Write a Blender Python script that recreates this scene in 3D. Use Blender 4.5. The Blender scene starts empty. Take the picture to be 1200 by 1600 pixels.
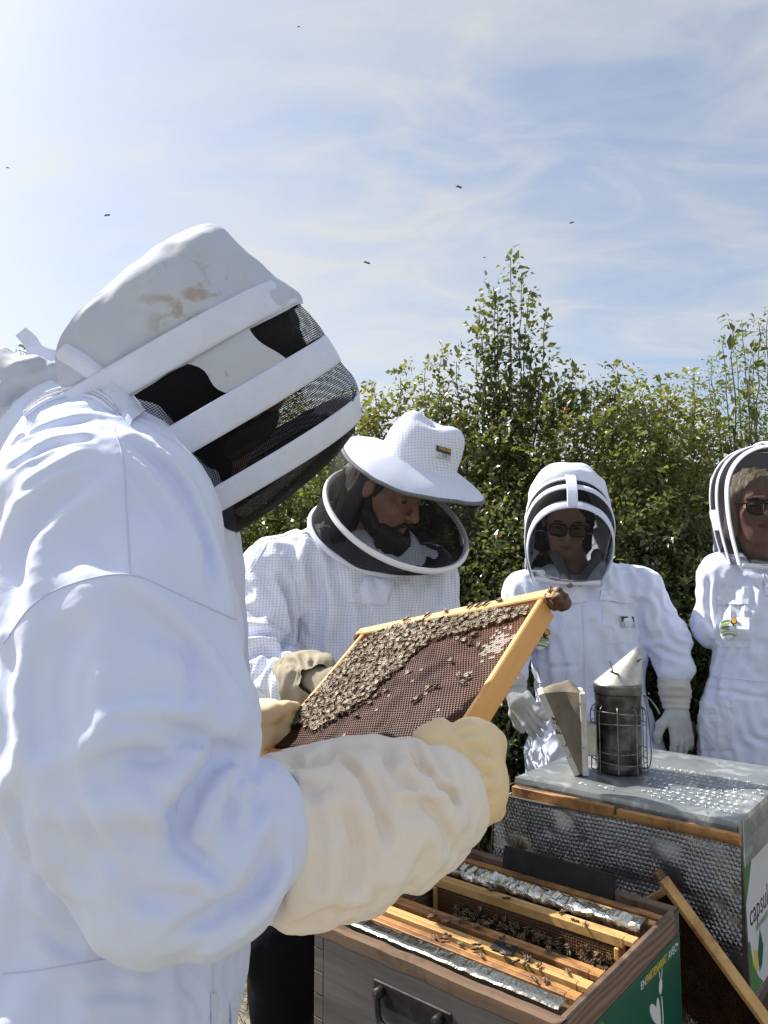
import bpy, bmesh, math, random
import numpy as np
from mathutils import Vector, Matrix, kdtree
from mathutils.bvhtree import BVHTree

# ------------------------------------------------------------------ camera, sky, sun, exposure
SC = bpy.context.scene
COL = SC.collection
F_PX = 1170.0
PITCH = math.radians(4.5)
CAM = np.array([0.0, 0.0, 1.30])
cam_data = bpy.data.cameras.new('camera')
cam = bpy.data.objects.new('camera', cam_data)
COL.objects.link(cam)
cam.location = CAM
cam.rotation_euler = (math.pi / 2 + PITCH, 0, 0)
cam_data.sensor_fit = 'VERTICAL'
cam_data.sensor_height = 36.0
cam_data.lens = F_PX / 1600 * 36.0
cam_data.clip_start = 0.05
cam_data.clip_end = 2000
SC.camera = cam

SUN_AZ = math.radians(60)      # to the left of the viewing direction
SUN_EL = math.radians(46)
SKY_STRENGTH = 0.107
SUN_STRENGTH = 5.0
EXPOSURE = 0.72
SC.view_settings.view_transform = 'Standard'
SC.view_settings.look = 'None'
SC.view_settings.gamma = 1.0
SC.view_settings.exposure = EXPOSURE
SC.view_settings.use_curve_mapping = False
SC.cycles.max_bounces = 8
SC.cycles.transparent_max_bounces = 16
SC.cycles.caustics_reflective = False
SC.cycles.caustics_refractive = False

SUN_DIR = np.array([-math.sin(SUN_AZ) * math.cos(SUN_EL), math.cos(SUN_AZ) * math.cos(SUN_EL), math.sin(SUN_EL)])
sun_data = bpy.data.lights.new('sun', 'SUN')
sun_data.energy = SUN_STRENGTH
sun_data.angle = math.radians(0.6)
sun_data.color = (1.0, 0.94, 0.85)
sun = bpy.data.objects.new('sun', sun_data)
COL.objects.link(sun)
sun.rotation_euler = Vector(SUN_DIR).to_track_quat('Z', 'Y').to_euler()

world = bpy.data.worlds.new('World')
SC.world = world
world.use_nodes = True
wn = world.node_tree.nodes
wl = world.node_tree.links
for n in list(wn):
    wn.remove(n)


def wnode(kind, **kw):
    n = wn.new(kind)
    for k, v in kw.items():
        setattr(n, k, v)
    return n


w_out = wnode('ShaderNodeOutputWorld')
w_bg = wnode('ShaderNodeBackground')
w_bg.inputs['Strength'].default_value = SKY_STRENGTH
w_sky = wnode('ShaderNodeTexSky', sky_type='NISHITA')
w_sky.sun_disc = False
w_sky.sun_elevation = SUN_EL
w_sky.sun_rotation = -SUN_AZ
w_sky.air_density = 1.0
w_sky.dust_density = 1.7
w_sky.ozone_density = 2.0
# thin high cloud: noise on the direction projected to a flat layer
w_tc = wnode('ShaderNodeTexCoord')
w_sep = wnode('ShaderNodeSeparateXYZ')
wl.new(w_tc.outputs['Generated'], w_sep.inputs[0])
w_zc = wnode('ShaderNodeMath', operation='MAXIMUM')
wl.new(w_sep.outputs['Z'], w_zc.inputs[0])
w_zc.inputs[1].default_value = 0.0
w_za = wnode('ShaderNodeMath', operation='ADD')
wl.new(w_zc.outputs[0], w_za.inputs[0])
w_za.inputs[1].default_value = 0.22
w_div = wnode('ShaderNodeVectorMath', operation='DIVIDE')
w_cz = wnode('ShaderNodeCombineXYZ')
for i in range(3):
    wl.new(w_za.outputs[0], w_cz.inputs[i])
wl.new(w_tc.outputs['Generated'], w_div.inputs[0])
wl.new(w_cz.outputs[0], w_div.inputs[1])


def w_noise(scale, rot, sxy, detail, rough, dist, lo, hi):
    mp = wnode('ShaderNodeMapping')
    mp.inputs['Rotation'].default_value = (0, 0, math.radians(rot))
    mp.inputs['Scale'].default_value = (sxy[0], sxy[1], 1)
    wl.new(w_div.outputs[0], mp.inputs['Vector'])
    nz = wnode('ShaderNodeTexNoise')
    nz.inputs['Scale'].default_value = scale
    nz.inputs['Detail'].default_value = detail
    nz.inputs['Roughness'].default_value = rough
    nz.inputs['Distortion'].default_value = dist
    wl.new(mp.outputs[0], nz.inputs['Vector'])
    mr = wnode('ShaderNodeMapRange')
    mr.interpolation_type = 'SMOOTHSTEP'
    mr.inputs['From Min'].default_value = lo
    mr.inputs['From Max'].default_value = hi
    wl.new(nz.outputs['Fac'], mr.inputs['Value'])
    return mr.outputs[0]


c1 = w_noise(1.3, 62, (1.0, 1.6), 8, 0.55, 0.6, 0.32, 0.70)
c2 = w_noise(3.4, 35, (0.9, 1.9), 9, 0.58, 1.0, 0.40, 0.78)
w_mx = wnode('ShaderNodeMath', operation='MULTIPLY_ADD')
wl.new(c2, w_mx.inputs[0])
w_mx.inputs[1].default_value = 0.42
w_c1s = wnode('ShaderNodeMath', operation='MULTIPLY_ADD')
wl.new(c1, w_c1s.inputs[0])
w_c1s.inputs[1].default_value = 0.60
w_c1s.inputs[2].default_value = 0.27
wl.new(w_c1s.outputs[0], w_mx.inputs[2])
w_cl = wnode('ShaderNodeClamp')
wl.new(w_mx.outputs[0], w_cl.inputs['Value'])
w_bw = wnode('ShaderNodeRGBToBW')
wl.new(w_sky.outputs[0], w_bw.inputs[0])
w_cc = wnode('ShaderNodeVectorMath', operation='SCALE')
w_cc.inputs[0].default_value = (0.915, 0.96, 1.02)
w_gain = wnode('ShaderNodeMath', operation='MULTIPLY_ADD')
wl.new(w_bw.outputs[0], w_gain.inputs[0])
w_gain.inputs[1].default_value = 0.45
w_gain.inputs[2].default_value = 3.0
wl.new(w_gain.outputs[0], w_cc.inputs['Scale'])
w_mix = wnode('ShaderNodeMix', data_type='RGBA')
wl.new(w_cl.outputs[0], w_mix.inputs['Factor'])
wl.new(w_sky.outputs[0], w_mix.inputs['A'])
wl.new(w_cc.outputs[0], w_mix.inputs['B'])
wl.new(w_mix.outputs['Result'], w_bg.inputs['Color'])
wl.new(w_bg.outputs[0], w_out.inputs['Surface'])

# ------------------------------------------------------------------ helpers
random.seed(7)
RNG = np.random.default_rng(11)
_cp, _sp = math.cos(PITCH), math.sin(PITCH)


def ray(px, py):
    a = (px - 600) / F_PX
    b = (800 - py) / F_PX
    return np.array([a, _cp - _sp * b, _sp + _cp * b])


def at(px, py, Y):
    d = ray(px, py)
    return CAM + d * (Y / d[1])


def project(P):
    P = np.asarray(P, float) - CAM
    d = P[:, 1] * _cp + P[:, 2] * _sp
    u = -P[:, 1] * _sp + P[:, 2] * _cp
    return np.stack([600 + F_PX * P[:, 0] / d, 800 - F_PX * u / d], 1), d


def nrm(v):
    v = np.asarray(v, float)
    return v / (np.linalg.norm(v) + 1e-12)


def link(o, parent=None):
    COL.objects.link(o)
    if parent is not None:
        o.parent = parent
    return o


def mesh_np(name, V, Fq, mats=(), smooth=True, uv=None, midx=None):
    V = np.asarray(V, np.float32)
    Fq = np.asarray(Fq, np.int32)
    me = bpy.data.meshes.new(name)
    me.vertices.add(len(V))
    me.vertices.foreach_set('co', V.ravel())
    k = Fq.shape[1]
    me.loops.add(Fq.size)
    me.loops.foreach_set('vertex_index', Fq.ravel())
    me.polygons.add(len(Fq))
    me.polygons.foreach_set('loop_start', np.arange(0, Fq.size, k, dtype=np.int32))
    try:
        me.polygons.foreach_set('loop_total', np.full(len(Fq), k, np.int32))
    except Exception:
        pass
    for m in mats:
        me.materials.append(m)
    if midx is not None:
        me.polygons.foreach_set('material_index', np.asarray(midx, np.int32))
    me.update(calc_edges=True)
    me.polygons.foreach_set('use_smooth', np.full(len(Fq), bool(smooth)))
    if uv is not None:
        l = me.uv_layers.new(name='UVMap')
        l.data.foreach_set('uv', np.asarray(uv, np.float32)[Fq.ravel()].ravel())
    me.validate()
    return me


def obj_np(name, V, Fq, mats, parent=None, smooth=True, uv=None, midx=None, base=None):
    """mesh in world coordinates; parented without moving it"""
    if not isinstance(mats, (list, tuple)):
        mats = [mats]
    o = bpy.data.objects.new(name, mesh_np(name, V, Fq, mats, smooth, uv, midx))
    link(o, parent)
    if parent is not None:
        o.matrix_parent_inverse = WINV(parent)
    return o


def WINV(p):
    m = Matrix.Identity(4)
    q = p
    while q is not None:
        m = q.matrix_parent_inverse @ q.matrix_basis @ m if q.parent is not None else q.matrix_basis @ m
        q = q.parent
    return m.inverted()


def bm_obj(name, bm, mats, parent=None, smooth=False, local=False):
    if not isinstance(mats, (list, tuple)):
        mats = [mats]
    me = bpy.data.meshes.new(name)
    bm.normal_update()
    bm.to_mesh(me)
    bm.free()
    for m in mats:
        me.materials.append(m)
    if smooth:
        me.polygons.foreach_set('use_smooth', np.full(len(me.polygons), True))
    o = bpy.data.objects.new(name, me)
    link(o, parent)
    if parent is not None and not local:
        o.matrix_parent_inverse = WINV(parent)
    return o


def empty(name, loc=(0, 0, 0), rz=0.0):
    o = bpy.data.objects.new(name, None)
    o.empty_display_size = 0.1
    o.location = [float(q) for q in loc]
    o.rotation_euler = (0, 0, rz)
    COL.objects.link(o)
    return o


def tag(o, label=None, cat=None, group=None, kind=None):
    if label:
        o['label'] = label
    if cat:
        o['category'] = cat
    if group:
        o['group'] = group
    if kind:
        o['kind'] = kind
    return o


def box_bm(bm, c, s, R=None, bev=0.0, mat=0):
    """box with centre c, full sizes s, optional 3x3 rotation"""
    t = bmesh.new()
    bmesh.ops.create_cube(t, size=1.0)
    for v in t.verts:
        v.co = Vector((v.co.x * s[0], v.co.y * s[1], v.co.z * s[2]))
    if bev > 0:
        bmesh.ops.bevel(t, geom=list(t.edges), offset=bev, segments=1, affect='EDGES', profile=0.6)
    M = Matrix.Identity(4)
    if R is not None:
        M = Matrix([[float(x) for x in r] for r in np.asarray(R)]).to_4x4()
    M = Matrix.Translation([float(q) for q in c]) @ M
    mp = {}
    for v in t.verts:
        mp[v] = bm.verts.new(M @ v.co)
    for f in t.faces:
        nf = bm.faces.new([mp[v] for v in f.verts])
        nf.material_index = mat
    t.free()


def boxo(name, c, s, m, parent=None, R=None, bev=0.002, local=True):
    bm = bmesh.new()
    box_bm(bm, c, s, R, bev)
    return bm_obj(name, bm, m, parent, local=local)


def frames_along(P):
    P = np.asarray(P, float)
    T = np.gradient(P, axis=0)
    T /= np.linalg.norm(T, axis=1)[:, None] + 1e-12
    up = np.array([0, 0, 1.0])
    if abs(T[0] @ up) > 0.9:
        up = np.array([1.0, 0, 0])
    N = np.zeros_like(P)
    n = up - (up @ T[0]) * T[0]
    n /= np.linalg.norm(n)
    for i in range(len(P)):
        n = n - (n @ T[i]) * T[i]
        n /= np.linalg.norm(n) + 1e-12
        N[i] = n
    return T, N, np.cross(T, N)


def tube(P, r, seg=8, closed=False, cap=True):
    """V,F of a tube; r scalar or per-point"""
    P = np.asarray(P, float)
    n = len(P)
    r = np.broadcast_to(np.asarray(r, float), (n,))
    T, N, B = frames_along(P)
    a = np.linspace(0, 2 * math.pi, seg, endpoint=False)
    V = (P[:, None] + r[:, None, None] * (np.cos(a)[None, :, None] * N[:, None] + np.sin(a)[None, :, None] * B[:, None])).reshape(-1, 3)
    Fq = []
    m = n if closed else n - 1
    i = np.arange(m)[:, None]
    j = np.arange(seg)[None]
    i2 = (i + 1) % n
    j2 = (j + 1) % seg
    Fq = np.stack([i * seg + j + 0 * j2, i * seg + j2, i2 * seg + j2, i2 * seg + j], -1).reshape(-1, 4)
    if cap and not closed:
        V = np.vstack([V, P[0], P[-1]])
        c0, c1_ = len(V) - 2, len(V) - 1
        jj = np.arange(seg)
        e0 = np.stack([jj, np.full(seg, c0), np.full(seg, c0), (jj + 1) % seg], 1)[:, [0, 1, 3, 3]]
        cap0 = np.stack([(jj + 1) % seg, jj, np.full(seg, c0), np.full(seg, c0)], 1)
        cap1 = np.stack([(n - 1) * seg + jj, (n - 1) * seg + (jj + 1) % seg, np.full(seg, c1_), np.full(seg, c1_)], 1)
        return V, Fq, np.vstack([cap0[:, :3], cap1[:, :3]])
    return V, Fq, np.zeros((0, 3), int)


class MB:
    """collects quads and triangles, builds one mesh"""
    def __init__(s):
        s.V, s.Q, s.T, s.mq, s.mt, s.n = [], [], [], [], [], 0

    def add(s, V, Q=None, T=None, m=0):
        V = np.asarray(V, float)
        s.V.append(V)
        if Q is not None and len(Q):
            s.Q.append(np.asarray(Q) + s.n)
            s.mq += [m] * len(Q)
        if T is not None and len(T):
            s.T.append(np.asarray(T) + s.n)
            s.mt += [m] * len(T)
        s.n += len(V)

    def tube(s, P, r, seg=8, closed=False, m=0):
        V, Q, T = tube(P, r, seg, closed)
        s.add(V, Q, T, m)

    def box(s, c, d, R=None, m=0):
        c = np.asarray(c, float)
        h = np.asarray(d, float) / 2
        X = np.array([[a, b, e] for a in (-1, 1) for b in (-1, 1) for e in (-1, 1)], float) * h
        if R is not None:
            X = X @ np.asarray(R, float).T
        s.add(X + c, [[0, 1, 3, 2], [4, 6, 7, 5], [0, 4, 5, 1], [2, 3, 7, 6], [0, 2, 6, 4], [1, 5, 7, 3]], None, m)

    def ell(s, c, r, R=None, seg=10, rings=6, m=0):
        c = np.asarray(c, float)
        th = np.linspace(0, math.pi, rings + 1)
        ph = np.linspace(0, 2 * math.pi, seg, endpoint=False)
        X = np.stack([np.outer(np.sin(th), np.cos(ph)), np.outer(np.sin(th), np.sin(ph)), np.outer(np.cos(th), np.ones(seg))], -1).reshape(-1, 3) * np.asarray(r, float)
        if R is not None:
            X = X @ np.asarray(R, float).T
        i = np.arange(rings)[:, None]
        j = np.arange(seg)[None]
        Q = np.stack([i * seg + j, (i + 1) * seg + j, (i + 1) * seg + (j + 1) % seg, i * seg + (j + 1) % seg], -1).reshape(-1, 4)
        s.add(X + c, Q, None, m)

    def grid(s, G, m=0, flip=False):
        G = np.asarray(G, float)
        a, b = G.shape[:2]
        i = np.arange(a - 1)[:, None]
        j = np.arange(b - 1)[None]
        Q = np.stack([i * b + j, (i + 1) * b + j, (i + 1) * b + j + 1, i * b + j + 1], -1).reshape(-1, 4)
        if flip:
            Q = Q[:, ::-1]
        s.add(G.reshape(-1, 3), Q, None, m)

    def build(s, name, mats, parent=None, smooth=False, local=False):
        if not isinstance(mats, (list, tuple)):
            mats = [mats]
        V = np.vstack(s.V)
        me = bpy.data.meshes.new(name)
        Q = np.vstack(s.Q) if s.Q else np.zeros((0, 4), int)
        T = np.vstack(s.T) if s.T else np.zeros((0, 3), int)
        me.vertices.add(len(V))
        me.vertices.foreach_set('co', V.astype(np.float32).ravel())
        li = np.concatenate([Q.ravel(), T.ravel()]).astype(np.int32)
        me.loops.add(len(li))
        me.loops.foreach_set('vertex_index', li)
        ls = np.concatenate([np.arange(len(Q)) * 4, len(Q) * 4 + np.arange(len(T)) * 3]).astype(np.int32)
        me.polygons.add(len(ls))
        me.polygons.foreach_set('loop_start', ls)
        try:
            me.polygons.foreach_set('loop_total', np.concatenate([np.full(len(Q), 4), np.full(len(T), 3)]).astype(np.int32))
        except Exception:
            pass
        for m in mats:
            me.materials.append(m)
        me.polygons.foreach_set('material_index', np.array(s.mq + s.mt, np.int32))
        me.update(calc_edges=True)
        me.polygons.foreach_set('use_smooth', np.full(len(ls), bool(smooth)))
        me.validate()
        o = bpy.data.objects.new(name, me)
        link(o, parent)
        if parent is not None and not local:
            o.matrix_parent_inverse = WINV(parent)
        return o


# ---- numpy noise
_perm = np.random.default_rng(3).integers(0, 1 << 30, 4096)


def _hash(i, j, k):
    h = (i * 73856093) ^ (j * 19349663) ^ (k * 83492791)
    return (_perm[h & 4095] / float(1 << 30)) * 2 - 1


def noise(P):
    P = np.asarray(P, float)
    I = np.floor(P).astype(np.int64)
    f = P - I
    f = f * f * (3 - 2 * f)
    i, j, k = I[:, 0], I[:, 1], I[:, 2]
    x, y, z = f[:, 0], f[:, 1], f[:, 2]
    r = 0
    for a in (0, 1):
        for b in (0, 1):
            for c in (0, 1):
                w = (x if a else 1 - x) * (y if b else 1 - y) * (z if c else 1 - z)
                r = r + w * _hash(i + a, j + b, k + c)
    return r


def fbm(P, o=3):
    r, a = 0, 1.0
    P = np.asarray(P, float)
    for i in range(o):
        r = r + a * noise(P * 2 ** i + 17.3 * i)
        a *= 0.5
    return r


def ridged(P, o=2):
    r, a = 0, 1.0
    for i in range(o):
        n = 1 - np.abs(noise(np.asarray(P) * 2 ** i + 9.1 * i)) * 2
        r = r + a * n
        a *= 0.5
    return r


# ---- signed distance shapes
def s_cone(P, a, b, ra, rb):
    a, b = np.asarray(a, float), np.asarray(b, float)
    ab = b - a
    t = np.clip(((P - a) @ ab) / (ab @ ab + 1e-12), 0, 1)
    return np.linalg.norm(P - a - t[:, None] * ab, axis=1) - (ra + t * (rb - ra))


def s_chain(P, pts, rs, k=0.03):
    d = None
    for i in range(len(pts) - 1):
        e = s_cone(P, pts[i], pts[i + 1], rs[i], rs[i + 1])
        d = e if d is None else smin(d, e, k)
    return d


def s_ell(P, c, r, R=None):
    q = P - np.asarray(c, float)
    if R is not None:
        q = q @ np.asarray(R, float)
    r = np.asarray(r, float)
    k0 = np.linalg.norm(q / r, axis=1)
    k1 = np.linalg.norm(q / (r * r), axis=1) + 1e-9
    return k0 * (k0 - 1) / k1


def s_box(P, c, h, R=None, rad=0.0):
    q = P - np.asarray(c, float)
    if R is not None:
        q = q @ np.asarray(R, float)
    q = np.abs(q) - np.asarray(h, float) + rad
    return np.linalg.norm(np.maximum(q, 0), axis=1) + np.minimum(q.max(1), 0) - rad


def smin(a, b, k):
    h = np.clip(0.5 + 0.5 * (b - a) / k, 0, 1)
    return b + (a - b) * h - k * h * (1 - h)


def smax(a, b, k):
    return -smin(-a, -b, k)


def sdf_mesh(fn, lo, hi, h, B=8):
    lo = np.asarray(lo, float)
    hi = np.asarray(hi, float)
    nb = np.ceil((hi - lo) / (h * B)).astype(int)
    n = nb * B
    ci = np.stack(np.meshgrid(*[np.arange(q) for q in nb], indexing='ij'), -1).reshape(-1, 3)
    cc = lo + (ci + 0.5) * B * h
    fc = fn(cc)
    act = np.abs(fc) < B * h * 0.87 * 1.45 + h
    V = np.repeat(np.repeat(np.repeat(fc.reshape(nb), B, 0), B, 1), B, 2).astype(np.float32)
    off = np.stack(np.meshgrid(np.arange(B), np.arange(B), np.arange(B), indexing='ij'), -1).reshape(-1, 3)
    ids = ci[act]
    for s in range(0, len(ids), 600):
        I = (ids[s:s + 600, None] * B + off[None]).reshape(-1, 3)
        V[I[:, 0], I[:, 1], I[:, 2]] = fn(lo + I * h)
    S = V < 0
    c = np.zeros(tuple(n - 1), np.int8)
    for a in (0, 1):
        for b in (0, 1):
            for d in (0, 1):
                c += S[a:n[0] - 1 + a, b:n[1] - 1 + b, d:n[2] - 1 + d]
    cells = np.argwhere((c > 0) & (c < 8))
    idx = np.full(tuple(n - 1), -1, np.int32)
    idx[cells[:, 0], cells[:, 1], cells[:, 2]] = np.arange(len(cells))
    acc = np.zeros((len(cells), 3))
    cnt = np.zeros(len(cells))
    corners = [(a, b, d) for a in (0, 1) for b in (0, 1) for d in (0, 1)]
    for p in corners:
        for ax in range(3):
            if p[ax]:
                continue
            q = list(p)
            q[ax] = 1
            v0 = V[cells[:, 0] + p[0], cells[:, 1] + p[1], cells[:, 2] + p[2]]
            v1 = V[cells[:, 0] + q[0], cells[:, 1] + q[1], cells[:, 2] + q[2]]
            m = (v0 < 0) != (v1 < 0)
            t = np.where(m, v0 / np.where(m, v0 - v1, 1), 0)
            e = np.repeat(np.array([p], float), len(cells), 0)
            e[:, ax] += t
            acc[m] += e[m]
            cnt[m] += 1
    X = lo + (cells + acc / cnt[:, None]) * h
    Q = []
    for ax in range(3):
        sl0 = [slice(1, n[i] - 1) for i in range(3)]
        sl1 = list(sl0)
        sl0[ax] = slice(0, n[ax] - 1)
        sl1[ax] = slice(1, n[ax])
        a0, a1 = S[tuple(sl0)], S[tuple(sl1)]
        e = np.argwhere(a0 != a1)
        st = a0[e[:, 0], e[:, 1], e[:, 2]]
        e = e + np.array([0 if i == ax else 1 for i in range(3)])
        u, v = (ax + 1) % 3, (ax + 2) % 3
        du = np.zeros(3, int)
        du[u] = 1
        dv = np.zeros(3, int)
        dv[v] = 1
        g = lambda w: idx[w[:, 0], w[:, 1], w[:, 2]]
        q = np.stack([g(e - du - dv), g(e - dv), g(e), g(e - du)], 1)
        q[~st] = q[~st][:, ::-1]
        Q.append(q)
    Q = np.vstack(Q)
    Q = Q[(Q >= 0).all(1)]
    return X, Q


def vnormals(V, Q):
    a = V[Q[:, 2]] - V[Q[:, 0]]
    b = V[Q[:, 3 if Q.shape[1] > 3 else 1]] - V[Q[:, 1]]
    if Q.shape[1] == 3:
        a = V[Q[:, 1]] - V[Q[:, 0]]
        b = V[Q[:, 2]] - V[Q[:, 0]]
    n = np.cross(a, b)
    N = np.zeros_like(V)
    for k in range(3):
        s = sum(np.bincount(Q[:, j], n[:, k], len(V)) for j in range(Q.shape[1]))
        N[:, k] = s
    return N / (np.linalg.norm(N, axis=1)[:, None] + 1e-12)


def smooth_mesh(V, Q, it=1):
    for _ in range(it):
        S = np.zeros_like(V)
        C = np.zeros(len(V))
        for j in range(4):
            a, b = Q[:, j], Q[:, (j + 1) % 4]
            for k in range(3):
                S[:, k] += np.bincount(a, V[b, k], len(V)) + np.bincount(b, V[a, k], len(V))
            C += np.bincount(a, minlength=len(V)) + np.bincount(b, minlength=len(V))
        V = 0.4 * V + 0.6 * S / np.maximum(C, 1)[:, None]
    return V


def wrinkle(V, Q, excess, iters=110, bend=0.10, k0=0.004, dmax=0.016, seed=0.0, seedamp=0.002, seedscale=28, sel=None, grav=0.0, din=None, stretch=1.0):
    """slack cloth: give every thread more length than its place allows and let the sheet buckle.
    excess(mid, direction) -> relative extra length; bend resists sharp folds; k0 ties it to the body; dmax limits the lift"""
    V = np.asarray(V, float)
    if sel is None:
        sel = np.ones(len(V), bool)
    E = np.vstack([Q[:, [0, 1]], Q[:, [1, 2]], Q[:, [2, 3]], Q[:, [3, 0]]])
    E.sort(axis=1)
    E = np.unique(E, axis=0)
    D = np.vstack([Q[:, [0, 2]], Q[:, [1, 3]]])
    A = np.vstack([E, D])
    A = A[sel[A].any(1)]
    E = E[sel[E].any(1)]
    used = np.unique(A)
    mp = np.full(len(V), -1)
    mp[used] = np.arange(len(used))
    a, b = mp[A[:, 0]], mp[A[:, 1]]
    ea, eb = mp[E[:, 0]], mp[E[:, 1]]
    n = len(used)
    X0 = V[used]
    N0 = vnormals(V, Q)[used]
    free = sel[used].astype(float)
    d0 = X0[b] - X0[a]
    l0 = np.linalg.norm(d0, axis=1)
    rest = l0 * (1 + excess((X0[a] + X0[b]) / 2, d0 / (l0[:, None] + 1e-12)))
    val = np.bincount(a, minlength=n) + np.bincount(b, minlength=n)
    ev = np.maximum(1, np.bincount(ea, minlength=n) + np.bincount(eb, minlength=n))
    relax = (1.35 * stretch * free / np.maximum(1, val))[:, None]

    def acc(i, j, w):
        return np.stack([np.bincount(i, w[:, k], n) - np.bincount(j, w[:, k], n) for k in range(3)], 1)

    def lap(F):
        d = F[eb] - F[ea]
        return acc(ea, eb, d) / ev[:, None]
    X = X0 + N0 * (seedamp * (noise(X0 * seedscale + seed) + 0.6 * noise(X0 * seedscale * 1.9 + seed)) * free)[:, None]
    L0 = lap(X0)
    din = dmax * 0.7 if din is None else din
    g = np.array([0, 0, -grav])
    for it in range(iters):
        d = X[b] - X[a]
        l = np.linalg.norm(d, axis=1)
        c = ((l - rest) / (l + 1e-9))[:, None] * d
        X = X + acc(a, b, c) * relax
        if bend > 0:
            LL = lap(lap(X) - L0)
            X = X - bend * LL * free[:, None]
        u = X - X0
        un = (u * N0).sum(1)
        ut = u - un[:, None] * N0
        un = un * (1 - k0)
        un = np.where(un > dmax, dmax + 0.3 * (un - dmax), un)
        un = np.where(un < -din, -din + 0.3 * (un + din), un)
        X = X0 + (un * free)[:, None] * N0 + ut * (0.985 * free)[:, None] + g * free[:, None]
    out = V.copy()
    out[used] = X
    return out


def subdivide(V, Q):
    """split every quad in four, then relax once"""
    E = np.vstack([Q[:, [0, 1]], Q[:, [1, 2]], Q[:, [2, 3]], Q[:, [3, 0]]])
    E.sort(axis=1)
    U, inv = np.unique(E, axis=0, return_inverse=True)
    inv = inv.ravel()
    n, m, e = len(V), len(Q), len(U)
    W = np.vstack([V, V[U].mean(1), V[Q].mean(1)])
    a, b, c, d = [n + inv[k * m:(k + 1) * m] for k in range(4)]
    f = n + e + np.arange(m)
    N = np.vstack([np.stack([Q[:, 0], a, f, d], 1), np.stack([a, Q[:, 1], b, f], 1), np.stack([f, b, Q[:, 2], c], 1), np.stack([d, f, c, Q[:, 3]], 1)])
    return smooth_mesh(W, N, 1), N


def in_view(V, margin=160):
    p, d = project(V)
    return (d > 0.05) & (p[:, 0] > -margin) & (p[:, 0] < 1200 + margin) & (p[:, 1] > -margin) & (p[:, 1] < 1600 + margin)


def drop_faces(V, Q, keep_v):
    k = keep_v[Q].all(1)
    Q = Q[k]
    used = np.zeros(len(V), bool)
    used[Q.ravel()] = True
    m = np.cumsum(used) - 1
    return V[used], m[Q]


class Surf:
    """a surface that other pieces can be laid on (looked up along sight lines)"""
    def __init__(s, V, Q):
        s.bvh = BVHTree.FromPolygons([Vector(v) for v in V], [tuple(int(x) for x in q) for q in Q])

    def hit(s, px, py, Yguess=None):
        d = ray(px, py)
        h = s.bvh.ray_cast(Vector(CAM), Vector(d).normalized())
        if h[0] is None:
            if Yguess is None:
                return None, None
            p = Vector(at(px, py, Yguess))
            h = s.bvh.find_nearest(p)
        n = h[1]
        if n.dot(Vector(d)) > 0:
            n = -n
        return np.array(h[0]), np.array(n)


def densify(pts, n):
    P = np.asarray(pts, float)
    if len(P) > 2:
        # Catmull-Rom
        E = np.vstack([2 * P[0] - P[1], P, 2 * P[-1] - P[-2]])
        out = []
        t = np.linspace(0, len(P) - 1, n)
        for q in t:
            i = min(int(q), len(P) - 2)
            f = q - i
            a, b, c, d = E[i], E[i + 1], E[i + 2], E[i + 3]
            out.append(0.5 * (2 * b + (c - a) * f + (2 * a - 5 * b + 4 * c - d) * f * f + (3 * b - a - 3 * c + d) * f ** 3))
        return np.array(out)
    t = np.linspace(0, 1, n)[:, None]
    return P[0] * (1 - t) + P[1] * t


def apply_creases(V, Q, specs):
    """specs: (pixel polyline, width m, depth m [negative = ridge]); folds pressed into the cloth along its normals"""
    sf = Surf(V, Q)
    N = vnormals(V, Q)
    D = np.zeros(len(V))
    for spec in specs:
        pl, w, dep = spec[:3]
        pts = []
        for (x, y) in densify(pl, max(8, len(pl) * 6)):
            h, n = sf.hit(x, y)
            if h is not None:
                pts.append(h)
        if len(pts) < 2:
            continue
        pts = np.array(pts)
        lo, hi = pts.min(0) - 4 * w, pts.max(0) + 4 * w
        m = np.where(((V > lo) & (V < hi)).all(1))[0]
        if not len(m):
            continue
        best = np.full(len(m), 9.0)
        tpar = np.zeros(len(m))
        X = V[m]
        for i in range(len(pts) - 1):
            a, b = pts[i], pts[i + 1]
            ab = b - a
            t = np.clip(((X - a) @ ab) / (ab @ ab + 1e-12), 0, 1)
            d = np.linalg.norm(X - a - t[:, None] * ab, axis=1)
            u = d < best
            best[u] = d[u]
            tpar[u] = (i + t[u]) / (len(pts) - 1)
        fade = np.clip(np.minimum(tpar, 1 - tpar) * 5 + 0.15, 0, 1)
        prof = -np.exp(-(best / w) ** 2) + 0.45 * np.exp(-((best - 1.9 * w) / (0.9 * w)) ** 2)
        D[m] += dep * prof * fade
    return V + N * D[:, None]


def drape(sf, quad, nu, nv, off=0.002, Y=None):
    """grid laid on a surface inside a pixel quad (tl,tr,br,bl)"""
    tl, tr, br, bl = [np.array(q, float) for q in quad]
    G = np.zeros((nv, nu, 3))
    for i in range(nv):
        for j in range(nu):
            a, b = i / (nv - 1), j / (nu - 1)
            p = (tl * (1 - b) + tr * b) * (1 - a) + (bl * (1 - b) + br * b) * a
            h, n = sf.hit(p[0], p[1], Y)
            if h is None:
                h, n = at(p[0], p[1], Y or 2.0), np.array([0, -1.0, 0])
            G[i, j] = h + n * off
    return G


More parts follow.
